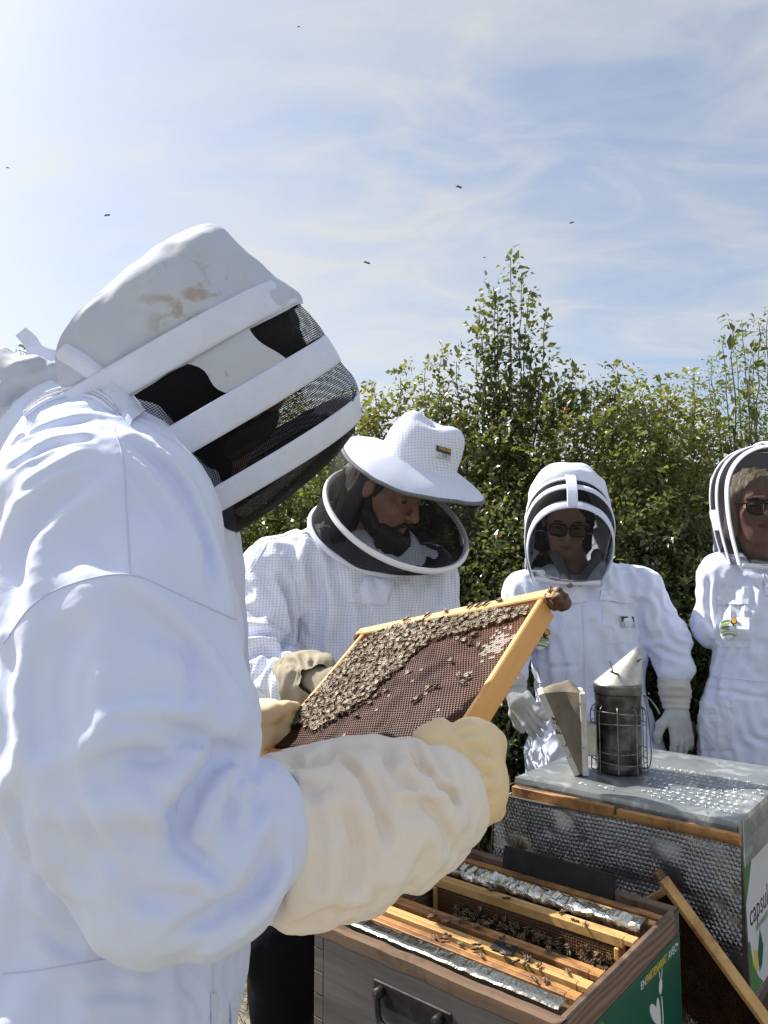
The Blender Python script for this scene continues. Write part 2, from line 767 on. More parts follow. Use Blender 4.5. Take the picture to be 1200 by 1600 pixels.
def patch_obj(name, sf, quad, m, parent, nu=8, nv=8, off=0.003, thick=0.003, Y=None, flat=False):
    G = drape(sf, quad, nu, nv, 0.0 if flat else off, Y)
    if flat:
        c = G.reshape(-1, 3).mean(0)
        nf = np.linalg.svd(G.reshape(-1, 3) - c)[2][2]
        if nf @ (CAM - c) < 0:
            nf = -nf
        hgt = (G - c) @ nf
        G = G - hgt[..., None] * nf + nf * (np.percentile(hgt, 80) + off)
    # average normal, solid sheet
    n = np.cross(G[0, -1] - G[0, 0], G[-1, 0] - G[0, 0])
    n = nrm(n)
    if n @ (CAM - G[nv // 2, nu // 2]) < 0:
        n = -n
    mb = MB()
    top = G + n * thick * 0.5
    bot = G - n * (thick * 0.5 + off)
    mb.grid(top, flip=False)
    loop = [(i, 0) for i in range(nv)] + [(nv - 1, j) for j in range(1, nu)] + [(i, nu - 1) for i in range(nv - 2, -1, -1)] + [(0, j) for j in range(nu - 2, 0, -1)]
    a = np.array([top[q] for q in loop])
    b = np.array([bot[q] for q in loop])
    L = len(loop)
    k = np.arange(L)
    mb.add(np.vstack([a, b]), np.stack([k, (k + 1) % L, L + (k + 1) % L, L + k], 1))
    o = mb.build(name, m, parent, smooth=False)
    return o


def seam_obj(name, sf, poly, w, m, parent, n=40, off=0.001, Y=None):
    pts = []
    for (x, y) in densify(poly, n):
        h, nn = sf.hit(x, y, Y)
        if h is not None:
            pts.append(h + nn * off)
    mb = MB()
    mb.tube(np.array(pts), w, 6)
    return mb.build(name, m, parent, smooth=True)


def text_obj(name, s, size, origin, xdir, ydir, m, parent, align='LEFT', ext=0.0004, sx=1.0):
    cu = bpy.data.curves.new(name, 'FONT')
    cu.body = s
    cu.size = size
    cu.extrude = ext
    cu.align_x = align
    cu.resolution_u = 2
    t = bpy.data.objects.new(name, cu)
    COL.objects.link(t)
    dg = bpy.context.evaluated_depsgraph_get()
    me = bpy.data.meshes.new_from_object(t.evaluated_get(dg))
    bpy.data.objects.remove(t)
    bpy.data.curves.remove(cu)
    me.name = name
    X = nrm(xdir)
    Z = nrm(np.cross(X, ydir))
    Yv = np.cross(Z, X)
    M = Matrix(((X[0] * sx, Yv[0], Z[0], origin[0]), (X[1] * sx, Yv[1], Z[1], origin[1]), (X[2] * sx, Yv[2], Z[2], origin[2]), (0, 0, 0, 1)))
    me.transform(M)
    me.materials.clear()
    me.materials.append(m)
    o = bpy.data.objects.new(name, me)
    link(o, parent)
    return o


# ------------------------------------------------------------------ materials
def new_mat(name):
    m = bpy.data.materials.new(name)
    m.use_nodes = True
    nt = m.node_tree
    b = nt.nodes['Principled BSDF']
    return m, nt, b


def ramp_noise(nt, vec, scale, c1, c2, lo=0.35, hi=0.65, detail=4, rough=0.6, dist=0.0, wscale=(1, 1, 1)):
    mp = nt.nodes.new('ShaderNodeMapping')
    mp.inputs['Scale'].default_value = wscale
    nt.links.new(vec, mp.inputs['Vector'])
    nz = nt.nodes.new('ShaderNodeTexNoise')
    nz.inputs['Scale'].default_value = scale
    nz.inputs['Detail'].default_value = detail
    nz.inputs['Roughness'].default_value = rough
    nz.inputs['Distortion'].default_value = dist
    nt.links.new(mp.outputs[0], nz.inputs['Vector'])
    mr = nt.nodes.new('ShaderNodeMapRange')
    mr.inputs['From Min'].default_value = lo
    mr.inputs['From Max'].default_value = hi
    nt.links.new(nz.outputs['Fac'], mr.inputs['Value'])
    mx = nt.nodes.new('ShaderNodeMix')
    mx.data_type = 'RGBA'
    nt.links.new(mr.outputs[0], mx.inputs['Factor'])
    for k, c in (('A', c1), ('B', c2)):
        if isinstance(c, (tuple, list)):
            mx.inputs[k].default_value = (*c[:3], 1)
        else:
            nt.links.new(c, mx.inputs[k])
    return mx.outputs['Result'], mr.outputs[0]


def add_translucent(m, fac, col):
    """thin cloth lets some light through"""
    nt = m.node_tree
    b = nt.nodes['Principled BSDF']
    t = nt.nodes.new('ShaderNodeBsdfTranslucent')
    t.inputs['Color'].default_value = (*col, 1)
    ms = nt.nodes.new('ShaderNodeMixShader')
    ms.inputs[0].default_value = fac
    nt.links.new(b.outputs[0], ms.inputs[1])
    nt.links.new(t.outputs[0], ms.inputs[2])
    nt.links.new(ms.outputs[0], nt.nodes['Material Output'].inputs['Surface'])
    return m


def bumps(nt, b, vec, specs):
    prev = None
    for sp in specs:
        scale, strength, dist = sp[:3]
        ws = sp[3] if len(sp) > 3 else (1, 1, 1)
        mp = nt.nodes.new('ShaderNodeMapping')
        mp.inputs['Scale'].default_value = ws
        nt.links.new(vec, mp.inputs['Vector'])
        nz = nt.nodes.new('ShaderNodeTexNoise')
        nz.inputs['Scale'].default_value = scale
        nz.inputs['Detail'].default_value = sp[4] if len(sp) > 4 else 3
        nz.inputs['Distortion'].default_value = sp[5] if len(sp) > 5 else 0
        if len(sp) > 6:
            nz.noise_type = sp[6]
            nz.normalize = True
        nt.links.new(mp.outputs[0], nz.inputs['Vector'])
        bp = nt.nodes.new('ShaderNodeBump')
        bp.inputs['Strength'].default_value = strength
        bp.inputs['Distance'].default_value = dist
        nt.links.new(nz.outputs['Fac'], bp.inputs['Height'])
        if prev is not None:
            nt.links.new(prev, bp.inputs['Normal'])
        prev = bp.outputs[0]
    if prev is not None:
        nt.links.new(prev, b.inputs['Normal'])
    return prev


def pmat(name, c1, c2=None, scale=8, rough=0.7, bump=(), metal=0.0, lo=0.35, hi=0.65, ws=(1, 1, 1), spec=0.5, detail=4, dist=0.0, sheen=0.0, extra=None):
    m, nt, b = new_mat(name)
    tc = nt.nodes.new('ShaderNodeTexCoord')
    vec = tc.outputs['Object']
    b.inputs['Base Color'].default_value = (*c1, 1)
    b.inputs['Roughness'].default_value = rough
    b.inputs['Metallic'].default_value = metal
    b.inputs['Specular IOR Level'].default_value = spec
    if sheen:
        b.inputs['Sheen Weight'].default_value = sheen
    if c2 is not None:
        col, _ = ramp_noise(nt, vec, scale, c1, c2, lo, hi, detail, 0.6, dist, ws)
        for ex in (extra or []):
            # (scale, colour, lo, hi, wscale)
            col, _ = ramp_noise(nt, vec, ex[0], col, ex[1], ex[2], ex[3], 5, 0.62, 0.6, ex[4] if len(ex) > 4 else (1, 1, 1))
        nt.links.new(col, b.inputs['Base Color'])
    bumps(nt, b, vec, bump)
    return m


def net_mat(name, pitch, cover, col, rough=0.6):
    """woven insect netting: threads with real gaps between them, on the UVs in metres"""
    m, nt, b = new_mat(name)
    b.inputs['Base Color'].default_value = (*col, 1)
    b.inputs['Roughness'].default_value = rough
    b.inputs['Specular IOR Level'].default_value = 0.06
    uv = nt.nodes.new('ShaderNodeUVMap')
    sep = nt.nodes.new('ShaderNodeSeparateXYZ')
    nt.links.new(uv.outputs[0], sep.inputs[0])
    outs = []
    for ax in ('X', 'Y'):
        d = nt.nodes.new('ShaderNodeMath')
        d.operation = 'DIVIDE'
        nt.links.new(sep.outputs[ax], d.inputs[0])
        d.inputs[1].default_value = pitch
        fr = nt.nodes.new('ShaderNodeMath')
        fr.operation = 'FRACT'
        nt.links.new(d.outputs[0], fr.inputs[0])
        lt = nt.nodes.new('ShaderNodeMath')
        lt.operation = 'LESS_THAN'
        nt.links.new(fr.outputs[0], lt.inputs[0])
        lt.inputs[1].default_value = cover
        outs.append(lt.outputs[0])
    mxm = nt.nodes.new('ShaderNodeMath')
    mxm.operation = 'MAXIMUM'
    nt.links.new(outs[0], mxm.inputs[0])
    nt.links.new(outs[1], mxm.inputs[1])
    tr = nt.nodes.new('ShaderNodeBsdfTransparent')
    ms = nt.nodes.new('ShaderNodeMixShader')
    nt.links.new(mxm.outputs[0], ms.inputs[0])
    nt.links.new(tr.outputs[0], ms.inputs[1])
    nt.links.new(b.outputs[0], ms.inputs[2])
    nt.links.new(ms.outputs[0], nt.nodes['Material Output'].inputs['Surface'])
    return m


def wood_mat(name, c1, c2, axis=0, rough=0.6, scale=30, dark=None, dlo=0.55, dhi=0.7, ring=0.0):
    ws = [1.0, 1.0, 1.0]
    ws[axis] = 0.07
    m, nt, b = new_mat(name)
    tc = nt.nodes.new('ShaderNodeTexCoord')
    vec = tc.outputs['Object']
    col, fac = ramp_noise(nt, vec, scale, c1, c2, 0.3, 0.7, 6, 0.65, 0.6, tuple(ws))
    if ring:
        wv = nt.nodes.new('ShaderNodeTexWave')
        wv.wave_type = 'BANDS'
        wv.bands_direction = 'Z'
        wv.inputs['Scale'].default_value = ring
        wv.inputs['Distortion'].default_value = 9
        wv.inputs['Detail'].default_value = 2
        wv.inputs['Detail Scale'].default_value = 0.6
        mp = nt.nodes.new('ShaderNodeMapping')
        w2 = [1.0, 1.0, 1.0]
        w2[axis] = 0.22
        mp.inputs['Scale'].default_value = w2
        nt.links.new(vec, mp.inputs['Vector'])
        nt.links.new(mp.outputs[0], wv.inputs['Vector'])
        mx = nt.nodes.new('ShaderNodeMix')
        mx.data_type = 'RGBA'
        mx.blend_type = 'MULTIPLY'
        mrr = nt.nodes.new('ShaderNodeMapRange')
        nt.links.new(wv.outputs['Fac'], mrr.inputs['Value'])
        mrr.inputs['To Min'].default_value = 0.0
        mrr.inputs['To Max'].default_value = 0.75
        nt.links.new(mrr.outputs[0], mx.inputs['Factor'])
        nt.links.new(col, mx.inputs['A'])
        mx.inputs['B'].default_value = (0.45, 0.33, 0.26, 1)
        col = mx.outputs['Result']
    if dark is not None:
        col, _ = ramp_noise(nt, vec, 9, col, dark, dlo, dhi, 6, 0.7, 0.5)
    nt.links.new(col, b.inputs['Base Color'])
    b.inputs['Roughness'].default_value = rough
    bumps(nt, b, vec, [(scale * 1.5, 0.35, 0.002, tuple(ws), 5)])
    return m
# ------------------------------------------------------------------ ground
def build_ground():
    m = pmat('dry_ground', (0.30, 0.275, 0.23), (0.22, 0.20, 0.165), 3.0, 0.95, bump=[(14, 0.8, 0.04), (90, 0.6, 0.01)], extra=[(0.8, (0.21, 0.21, 0.14), 0.45, 0.7)])
    n = 90
    x = np.sign(np.linspace(-1, 1, n)) * np.abs(np.linspace(-1, 1, n)) ** 3 * 400
    X, Y = np.meshgrid(x, x + 1.0, indexing='ij')
    Z = 0.04 * noise(np.stack([X.ravel() * 1.3, Y.ravel() * 1.3, 0 * X.ravel()], 1)).reshape(X.shape) * (np.hypot(X, Y) < 40) - 0.02
    mb = MB()
    mb.grid(np.stack([X, Y, Z], -1))
    o = mb.build('ground', m, smooth=True)
    tag(o, kind='structure')
    # straw and dry stalks, too many to count
    N = 16000
    p = np.zeros((N, 3))
    p[:, 0] = RNG.uniform(-2.6, 3.4, N)
    p[:, 1] = RNG.uniform(0.9, 4.6, N)
    h = RNG.uniform(0.08, 0.42, N) * (0.6 + 0.5 * (p[:, 1] > 2.6))
    a = RNG.uniform(0, 2 * math.pi, N)
    lean = RNG.uniform(0.1, 1.3, N)
    d = np.stack([np.cos(a) * lean, np.sin(a) * lean, np.ones(N)], 1)
    d /= np.linalg.norm(d, axis=1)[:, None]
    side = np.stack([-np.sin(a + 0.7), np.cos(a + 0.7), 0 * a], 1) * RNG.uniform(0.0012, 0.003, N)[:, None]
    mid = p + d * (h * 0.55)[:, None] + RNG.normal(0, 0.015, (N, 3))
    tip = p + d * h[:, None] - np.array([0, 0, 1]) * (h * lean * 0.25)[:, None] + RNG.normal(0, 0.02, (N, 3))
    V = np.stack([p - side, p + side, mid + side, mid - side, tip + side * 0.3, tip - side * 0.3], 1).reshape(-1, 3)
    k = np.arange(N)[:, None] * 6
    Q = np.concatenate([k + np.array([[0, 1, 2, 3]]), k + np.array([[3, 2, 4, 5]])])
    gm = pmat('dry_straw', (0.30, 0.23, 0.12), (0.12, 0.12, 0.045), 2.2, 0.8)
    g = obj_np('dry_grass', V, Q, gm, smooth=False)
    tag(g, 'dry straw and grass stalks covering the ground', 'grass', kind='stuff')


def leaf_material(name, c_lo, c_hi, trans, gloss=0.35):
    m, nt, b = new_mat(name)
    at_ = nt.nodes.new('ShaderNodeAttribute')
    at_.attribute_name = 'tint'
    mx = nt.nodes.new('ShaderNodeMix')
    mx.data_type = 'RGBA'
    nt.links.new(at_.outputs['Fac'], mx.inputs['Factor'])
    mx.inputs['A'].default_value = (*c_lo, 1)
    mx.inputs['B'].default_value = (*c_hi, 1)
    nt.links.new(mx.outputs['Result'], b.inputs['Base Color'])
    b.inputs['Roughness'].default_value = gloss
    b.inputs['Specular IOR Level'].default_value = 0.7
    t = nt.nodes.new('ShaderNodeBsdfTranslucent')
    mt = nt.nodes.new('ShaderNodeMix')
    mt.data_type = 'RGBA'
    mt.blend_type = 'MULTIPLY'
    mt.inputs['Factor'].default_value = 1
    nt.links.new(mx.outputs['Result'], mt.inputs['A'])
    mt.inputs['B'].default_value = (1.75, 1.75, 0.75, 1)
    nt.links.new(mt.outputs['Result'], t.inputs['Color'])
    ms = nt.nodes.new('ShaderNodeMixShader')
    ms.inputs[0].default_value = trans
    nt.links.new(b.outputs[0], ms.inputs[1])
    nt.links.new(t.outputs[0], ms.inputs[2])
    nt.links.new(ms.outputs[0], nt.nodes['Material Output'].inputs['Surface'])
    return m


LEAF = [leaf_material('leaf_rose', (0.070, 0.080, 0.028), (0.20, 0.215, 0.075), 0.42, 0.34),
        leaf_material('leaf_dark', (0.048, 0.064, 0.028), (0.13, 0.155, 0.060), 0.38, 0.26),
        leaf_material('leaf_pale', (0.075, 0.095, 0.034), (0.16, 0.19, 0.065), 0.36, 0.5)]
STEM = pmat('bramble_stem', (0.10, 0.075, 0.04), (0.055, 0.06, 0.025), 12, 0.7)
STEM_DRY = pmat('dead_stem', (0.17, 0.125, 0.08), (0.08, 0.06, 0.04), 12, 0.8)
BERRY = pmat('rose_hip', (0.45, 0.025, 0.012), (0.50, 0.09, 0.012), 40, 0.3)


def rand_unit(n):
    v = RNG.normal(0, 1, (n, 3))
    return v / np.linalg.norm(v, axis=1)[:, None]


def leaves_mesh(name, base, d, nrmv, L, W, tint, mats, parent):
    side = np.cross(d, nrmv)
    side /= np.linalg.norm(side, axis=1)[:, None] + 1e-9
    up = np.cross(side, d)
    Lc, Wc = L[:, None], W[:, None]
    v0 = base
    v1 = base + d * Lc * 0.42 + side * Wc * 0.5 + up * Wc * 0.16
    v2 = base + d * Lc * 0.5 - up * Wc * 0.02
    v3 = base + d * Lc * 0.42 - side * Wc * 0.5 + up * Wc * 0.16
    v4 = base + d * Lc - up * Lc * 0.10
    V = np.stack([v0, v1, v2, v3, v4], 1).reshape(-1, 3)
    k = np.arange(len(base))[:, None] * 5
    Q = np.concatenate([k + np.array([[0, 2, 4, 1]]), k + np.array([[0, 3, 4, 2]])])
    o = obj_np(name, V, Q, mats, parent, smooth=False)
    a = o.data.attributes.new('tint', 'FLOAT', 'POINT')
    a.data.foreach_set('value', np.repeat(tint, 5).astype(np.float32))
    return o


def shrub(name, label, cat, group, pxc, Y, pytop, halfw, depth, ntwig, leaf, mat_i, ncane=14, zlow=0.15, shoots=(), upright=0.0, leaflets=3, berries=0, hollow=0.0, seed=0):
    """one hedge plant: canes from the ground, twigs through the crown's volume, leaves on the twigs"""
    top = at(pxc, pytop, Y)
    c = np.array([top[0], Y, 0.0])
    H = top[2]
    root = empty(name, c)
    tag(root, label, cat, group)
    stems = MB()
    tw0, twd, twl = [], [], []
    # canes
    for i in range(ncane):
        a = RNG.uniform(0, 2 * math.pi)
        r = math.sqrt(RNG.uniform(0, 1))
        b = c + np.array([math.cos(a) * 0.22 * halfw, math.sin(a) * 0.3 * depth, 0])
        hh = H * RNG.uniform(0.6, 1.0)
        e = c + np.array([math.cos(a) * halfw * r, math.sin(a) * depth * r, hh * (1 - 0.35 * r * r)])
        mid = (b + e) / 2 + np.array([0, 0, 0.25 * hh]) * RNG.uniform(0.3, 1.0)
        ex = e + np.array([math.cos(a), math.sin(a), -0.5 + upright]) * RNG.uniform(0.05, 0.3)
        P = densify([b, mid, e, ex], 12) + RNG.normal(0, 0.012, (12, 3))
        stems.tube(P, np.linspace(0.009, 0.0022, 12), 5)
        for t in range(3, 12):
            tw0.append(P[t]); twd.append(nrm(RNG.normal(0, 1, 3) + np.array([0, 0, 0.4]))); twl.append(RNG.uniform(0.10, 0.26))
    # long shoots given as (px, py) tips
    for (sx, sy, spread) in shoots:
        e = at(sx, sy, Y - 0.1)
        b = c + np.array([(e[0] - c[0]) * 0.45, RNG.uniform(-0.2, 0.2), 0.25])
        mid = (b + e) / 2 + np.array([(c[0] - e[0]) * 0.12, 0, 0.12])
        n = 26
        P = densify([b, mid, e], n) + RNG.normal(0, 0.004, (n, 3))
        stems.tube(P, np.linspace(0.010, 0.0016, n), 5)
        for t in range(int(n * 0.3), n):
            fr = (n - t) / (n * 0.7)
            for q in range(3 if spread > 0.12 else 2):
                a = RNG.uniform(0, 2 * math.pi)
                tw0.append(P[t] + RNG.normal(0, 0.01, 3))
                twd.append(nrm([math.cos(a), math.sin(a) * 0.8, RNG.uniform(0.5, 1.3)]))
                twl.append(max(0.04, spread * (0.25 + 1.0 * fr) * RNG.uniform(0.5, 1.15)))
    # twigs through the volume
    k = 0
    while k < ntwig:
        u = rand_unit(ntwig)
        r = RNG.uniform(hollow, 1, ntwig) ** 0.42
        p = np.stack([u[:, 0] * halfw * r, u[:, 1] * depth * r, u[:, 2] * r], 1)
        z = 0.5 * (H + zlow) + p[:, 2] * 0.5 * (H - zlow) * 0.97
        q = np.stack([c[0] + p[:, 0], c[1] + p[:, 1], z], 1)
        g = noise(q * 3.1 + seed * 7.7) + 0.35 * noise(q * 7.0)
        keep = (g > -0.28) & (z > 0.05)
        q, uu = q[keep], u[keep]
        d = uu * np.array([0.9, 0.9, 0.35]) + RNG.normal(0, 0.55, uu.shape) + np.array([0, 0, 0.25 + upright])
        d /= np.linalg.norm(d, axis=1)[:, None]
        l = RNG.uniform(0.10, 0.30, len(q))
        m = min(len(q), ntwig - k)
        tw0 += list(q[:m]); twd += list(d[:m]); twl += list(l[:m])
        k += m
    tw0, twd, twl = np.array(tw0), np.array(twd), np.array(twl)
    # visible twigs: thin strips
    n = len(tw0)
    sel = RNG.random(n) < 0.4
    s = rand_unit(sel.sum()) * 0.0016
    a0, a1 = tw0[sel], tw0[sel] + twd[sel] * twl[sel][:, None] - np.array([0, 0, 0.1]) * (twl[sel] ** 2)[:, None] * 3
    V = np.stack([a0 - s, a0 + s, a1 + s * 0.4, a1 - s * 0.4], 1).reshape(-1, 3)
    stems.add(V, np.arange(len(a0))[:, None] * 4 + np.arange(4)[None])
    stems.build('stems', STEM, root)
    # leaves
    nodes = np.maximum(3, (twl / leaf[0] * 1.55).astype(int))
    idx = np.repeat(np.arange(n), nodes)
    pos_in = np.concatenate([np.arange(q) for q in nodes]) / np.repeat(nodes, nodes)
    t = (pos_in * 0.95 + 0.08)[:, None] * twl[idx][:, None]
    bp = tw0[idx] + twd[idx] * t - np.array([0, 0, 0.3]) * t * t
    side = np.cross(twd[idx], rand_unit(len(idx)))
    side /= np.linalg.norm(side, axis=1)[:, None]
    rach = side * 0.85 + twd[idx] * 0.6
    rach /= np.linalg.norm(rach, axis=1)[:, None]
    B, D = [], []
    for j in range(leaflets):
        f = j / max(1, leaflets - 1)
        sg = 0 if j == leaflets - 1 else (1 if j % 2 else -1)
        lat = np.cross(rach, rand_unit(len(idx)))
        lat /= np.linalg.norm(lat, axis=1)[:, None]
        B.append(bp + rach * (leaf[0] * (0.25 + 0.8 * f)))
        dd = rach * (0.6 + 0.4 * (sg == 0)) + lat * sg * 0.85 + RNG.normal(0, 0.22, rach.shape) - np.array([0, 0, 0.12])
        D.append(dd / np.linalg.norm(dd, axis=1)[:, None])
    B, D = np.vstack(B), np.vstack(D)
    N = rand_unit(len(B)) * 0.75 + np.array([-0.15, 0, 0.8])
    L = leaf[0] * RNG.uniform(0.5, 1.0, len(B)) * (0.85 + 0.55 * (RNG.random(len(B)) < 0.22))
    W = L * leaf[1] * RNG.uniform(0.85, 1.15, len(B))
    tint = np.clip(0.45 + 0.5 * noise(B * 2.3 + 31) + RNG.normal(0, 0.22, len(B)), 0, 1)
    leaves_mesh('crown', B, D, N, L, W, tint, [LEAF[mat_i]], root)
    if berries:
        mb = MB()
        ids = RNG.choice(n, berries * 3)
        ids = ids[tw0[ids][:, 1] < Y - 0.25 * depth][:berries]
        for i in ids:
            p = tw0[i] + twd[i] * twl[i] * 0.9 + np.array([0, -0.03, 0])
            mb.ell(p, (0.007, 0.007, 0.010), seg=7, rings=5)
        o = mb.build('berries', BERRY, root, smooth=True)
        tag(o, kind='stuff')
    return root


def build_hedge():
    g = 'shrubs of the hedge'
    shrub('rose_shrub', 'arching wild rose shrub with small leaflets behind the wide brimmed hat', 'shrub', g, 640, 3.75, 615, 0.62, 0.55, 1500, (0.034, 0.58), 0, ncane=20,
          shoots=((560, 640, .12), (585, 605, .11), (625, 590, .13), (665, 575, .14), (690, 560, .14)), leaflets=3, berries=14, seed=1)
    shrub('sapling', 'tall upright leafy sapling rising highest above the hedge', 'tree', None, 785, 3.65, 600, 0.42, 0.42, 900, (0.044, 0.62), 1, ncane=10,
          shoots=((798, 402, .12), (772, 448, .13), (750, 490, .13), (826, 462, .14), (815, 440, .12), (852, 495, .12), (745, 535, .16), (778, 480, .15), (800, 520, .18), (770, 545, .18), (830, 550, .16), (885, 578, .12), (862, 585, .12), (712, 565, .16)), upright=0.5, leaflets=2, seed=2)
    shrub('hedge_shrub', 'bushy green shrub directly behind the person in glasses and striped hood', 'shrub', g, 885, 3.55, 612, 0.60, 0.50, 1700, (0.036, 0.56), 0, ncane=16,
          shoots=((965, 580, .07), (900, 600, .1), (925, 608, .1), (955, 600, .05)), leaflets=3, berries=10, seed=3)
    shrub('hedge_shrub', 'dense shrub filling the gap between the two hooded people on the right', 'shrub', g, 1030, 3.6, 618, 0.56, 0.50, 1700, (0.038, 0.55), 0, ncane=16,
          shoots=((1000, 612, .10), (1045, 600, .12), (1085, 606, .1)), leaflets=3, berries=26, seed=4)
    shrub('wispy_shrub', 'pale feathery shrub with thin twigs above the person at the right edge', 'shrub', g, 1180, 3.7, 590, 0.55, 0.5, 1300, (0.030, 0.42), 2, ncane=22,
          shoots=((1130, 540, .08), (1160, 510, .08), (1185, 500, .09), (1200, 490, .09), (1110, 570, .10), (1150, 560, .14), (1175, 550, .14), (1215, 520, .14), (1230, 490, .1)), upright=0.4, leaflets=3, seed=5)
    shrub('hedge_shrub', 'large leaved dark shoot of the hedge rising by the right edge of the picture', 'shrub', g, 1160, 3.35, 690, 0.30, 0.3, 260, (0.062, 0.52), 1, ncane=6,
          shoots=((1145, 505, .07), (1172, 560, .08)), upright=0.4, leaflets=1, seed=6)
    shrub('hedge_shrub', 'low shrub seen between the dark veil and the shoulder of the bearded person', 'shrub', g, 440, 3.7, 640, 0.62, 0.5, 1500, (0.036, 0.56), 0, ncane=16,
          shoots=((530, 630, .1), (470, 640, .12)), leaflets=3, seed=7)
    shrub('hedge_shrub', 'shrub hidden behind the broad back of the nearest person', 'shrub', g, 180, 3.8, 660, 0.75, 0.5, 900, (0.038, 0.56), 0, ncane=14, leaflets=3, seed=8)
    shrub('hedge_shrub', 'shrub at the left edge with a few leaves above the nearest shoulder', 'shrub', g, -60, 3.6, 610, 0.5, 0.5, 700, (0.042, 0.56), 1, ncane=12,
          shoots=((18, 565, .07), (32, 552, .05), (2, 600, .09)), leaflets=2, seed=9)
    shrub('hedge_shrub', 'dark shrub low behind the raised frame corner and smoker', 'shrub', g, 770, 3.2, 800, 0.42, 0.35, 800, (0.040, 0.55), 1, ncane=18, leaflets=2, berries=10, seed=10)
    shrub('hedge_shrub', 'dark green shrub in front of the hedge beside the lifted glove hand', 'shrub', g, 1060, 3.15, 800, 0.42, 0.3, 1000, (0.042, 0.55), 1, ncane=12, leaflets=2, seed=11)
    # a second row behind closes the view at eye height
    for i, (px, top) in enumerate(((500, 690), (720, 680), (940, 700), (1150, 700), (1330, 680), (280, 690))):
        shrub('hedge_shrub', 'back row shrub deep inside the hedge, mostly covered by the plants before it', 'shrub', 'back row shrubs of the hedge', px, 4.7, top, 0.75, 0.45, 900, (0.05, 0.6), 1, ncane=8, leaflets=2, seed=20 + i)
    # dead canes at the foot of the hedge
    mb = MB()
    for i in range(420):
        x = RNG.uniform(-0.9, 2.2)
        y = RNG.uniform(2.75, 3.4)
        b = np.array([x, y, 0.0])
        a = RNG.uniform(0, 2 * math.pi)
        h = RNG.uniform(0.35, 1.15)
        e = b + np.array([math.cos(a) * 0.4, math.sin(a) * 0.2, h])
        P = densify([b, (b + e) / 2 + RNG.normal(0, 0.08, 3), e, e + np.array([math.cos(a) * 0.2, 0, -0.1])], 9) + RNG.normal(0, 0.012, (9, 3))
        mb.tube(P, np.linspace(0.0035, 0.0012, 9), 4)
    o = mb.build('dead_canes', STEM_DRY)
    tag(o, 'tangle of dry brown canes at the foot of the hedge', 'dead canes', kind='stuff')
# ------------------------------------------------------------------ hives
YAW = -0.700
HA = np.array([math.cos(YAW), math.sin(YAW), 0])
HB = np.array([-HA[1], HA[0], 0])
RIM = 0.648
H1C = np.array([0.2219, 1.4836, 0.0])
LID = 0.759
H2C = np.array([0.7333, 2.0588, 0.0])

W_GREY = wood_mat('grey_board', (0.125, 0.112, 0.105), (0.060, 0.053, 0.050), 0, 0.8, 34, (0.12, 0.085, 0.065), 0.58, 0.75)
W_RIM = wood_mat('stained_rim', (0.23, 0.15, 0.095), (0.085, 0.055, 0.04), 0, 0.55, 22, (0.05, 0.03, 0.022), 0.50, 0.66)
W_END = wood_mat('end_board', (0.29, 0.195, 0.135), (0.17, 0.11, 0.08), 1, 0.65, 24, (0.10, 0.055, 0.035), 0.60, 0.80, ring=26)
W_BAR = wood_mat('frame_pine', (0.66, 0.41, 0.15), (0.54, 0.30, 0.095), 0, 0.5, 34, (0.24, 0.10, 0.04), 0.50, 0.70)
W_BAR2 = wood_mat('frame_old', (0.52, 0.27, 0.09), (0.36, 0.16, 0.05), 0, 0.5, 34, (0.10, 0.042, 0.02), 0.46, 0.64)
W_BARY = wood_mat('frame_end_pine', (0.80, 0.42, 0.13), (0.70, 0.34, 0.095), 1, 0.5, 30, (0.36, 0.17, 0.06), 0.58, 0.8)
W_LEG = wood_mat('stand_wood', (0.22, 0.15, 0.09), (0.12, 0.08, 0.05), 2, 0.8, 26)
IRON = pmat('black_iron', (0.018, 0.018, 0.02), (0.05, 0.045, 0.042), 40, 0.55, metal=0.6, bump=[(60, 0.4, 0.002)])
FOIL = pmat('crumpled_foil', (0.80, 0.80, 0.78), (0.70, 0.69, 0.62), 14, 0.22, metal=1.0, bump=[(90, 0.35, 0.003, (1, 1, 1), 4), (220, 0.3, 0.001)], extra=[(26, (0.55, 0.45, 0.12), 0.60, 0.74)])
FOIL2 = pmat('bubble_foil', (0.40, 0.41, 0.42), (0.26, 0.26, 0.27), 9, 0.38, metal=1.0, bump=[(120, 0.25, 0.002)], extra=[(7, (0.14, 0.10, 0.05), 0.56, 0.68), (16, (0.25, 0.18, 0.07), 0.62, 0.72)])
PLASTIC = pmat('dark_plate', (0.020, 0.018, 0.018), (0.034, 0.030, 0.028), 30, 0.7, spec=0.2)
PAINT_G = pmat('panel_green', (0.006, 0.085, 0.055), (0.010, 0.115, 0.070), 6, 0.35)
PAINT_G2 = pmat('panel_leaf_green', (0.055, 0.20, 0.060), (0.09, 0.27, 0.09), 9, 0.35)
PAINT_W = pmat('panel_white', (0.72, 0.72, 0.74), (0.66, 0.66, 0.68), 6, 0.35)
PAINT_Y = pmat('print_yellow', (0.72, 0.55, 0.05), None, 6, 0.4)
PAINT_K = pmat('print_black', (0.015, 0.015, 0.017), None, 6, 0.4)
ZINC = pmat('zinc_sheet', (0.44, 0.47, 0.47), (0.26, 0.30, 0.32), 7, 0.38, metal=0.65, bump=[(4, 0.15, 0.01), (60, 0.12, 0.001)], extra=[(14, (0.64, 0.67, 0.66), 0.52, 0.66), (6, (0.27, 0.24, 0.20), 0.62, 0.72)])
MARKER = pmat('white_marker', (0.80, 0.82, 0.82), None, 6, 0.6)
WAX = pmat('dark_wax', (0.050, 0.022, 0.011), (0.021, 0.010, 0.006), 30, 0.38)


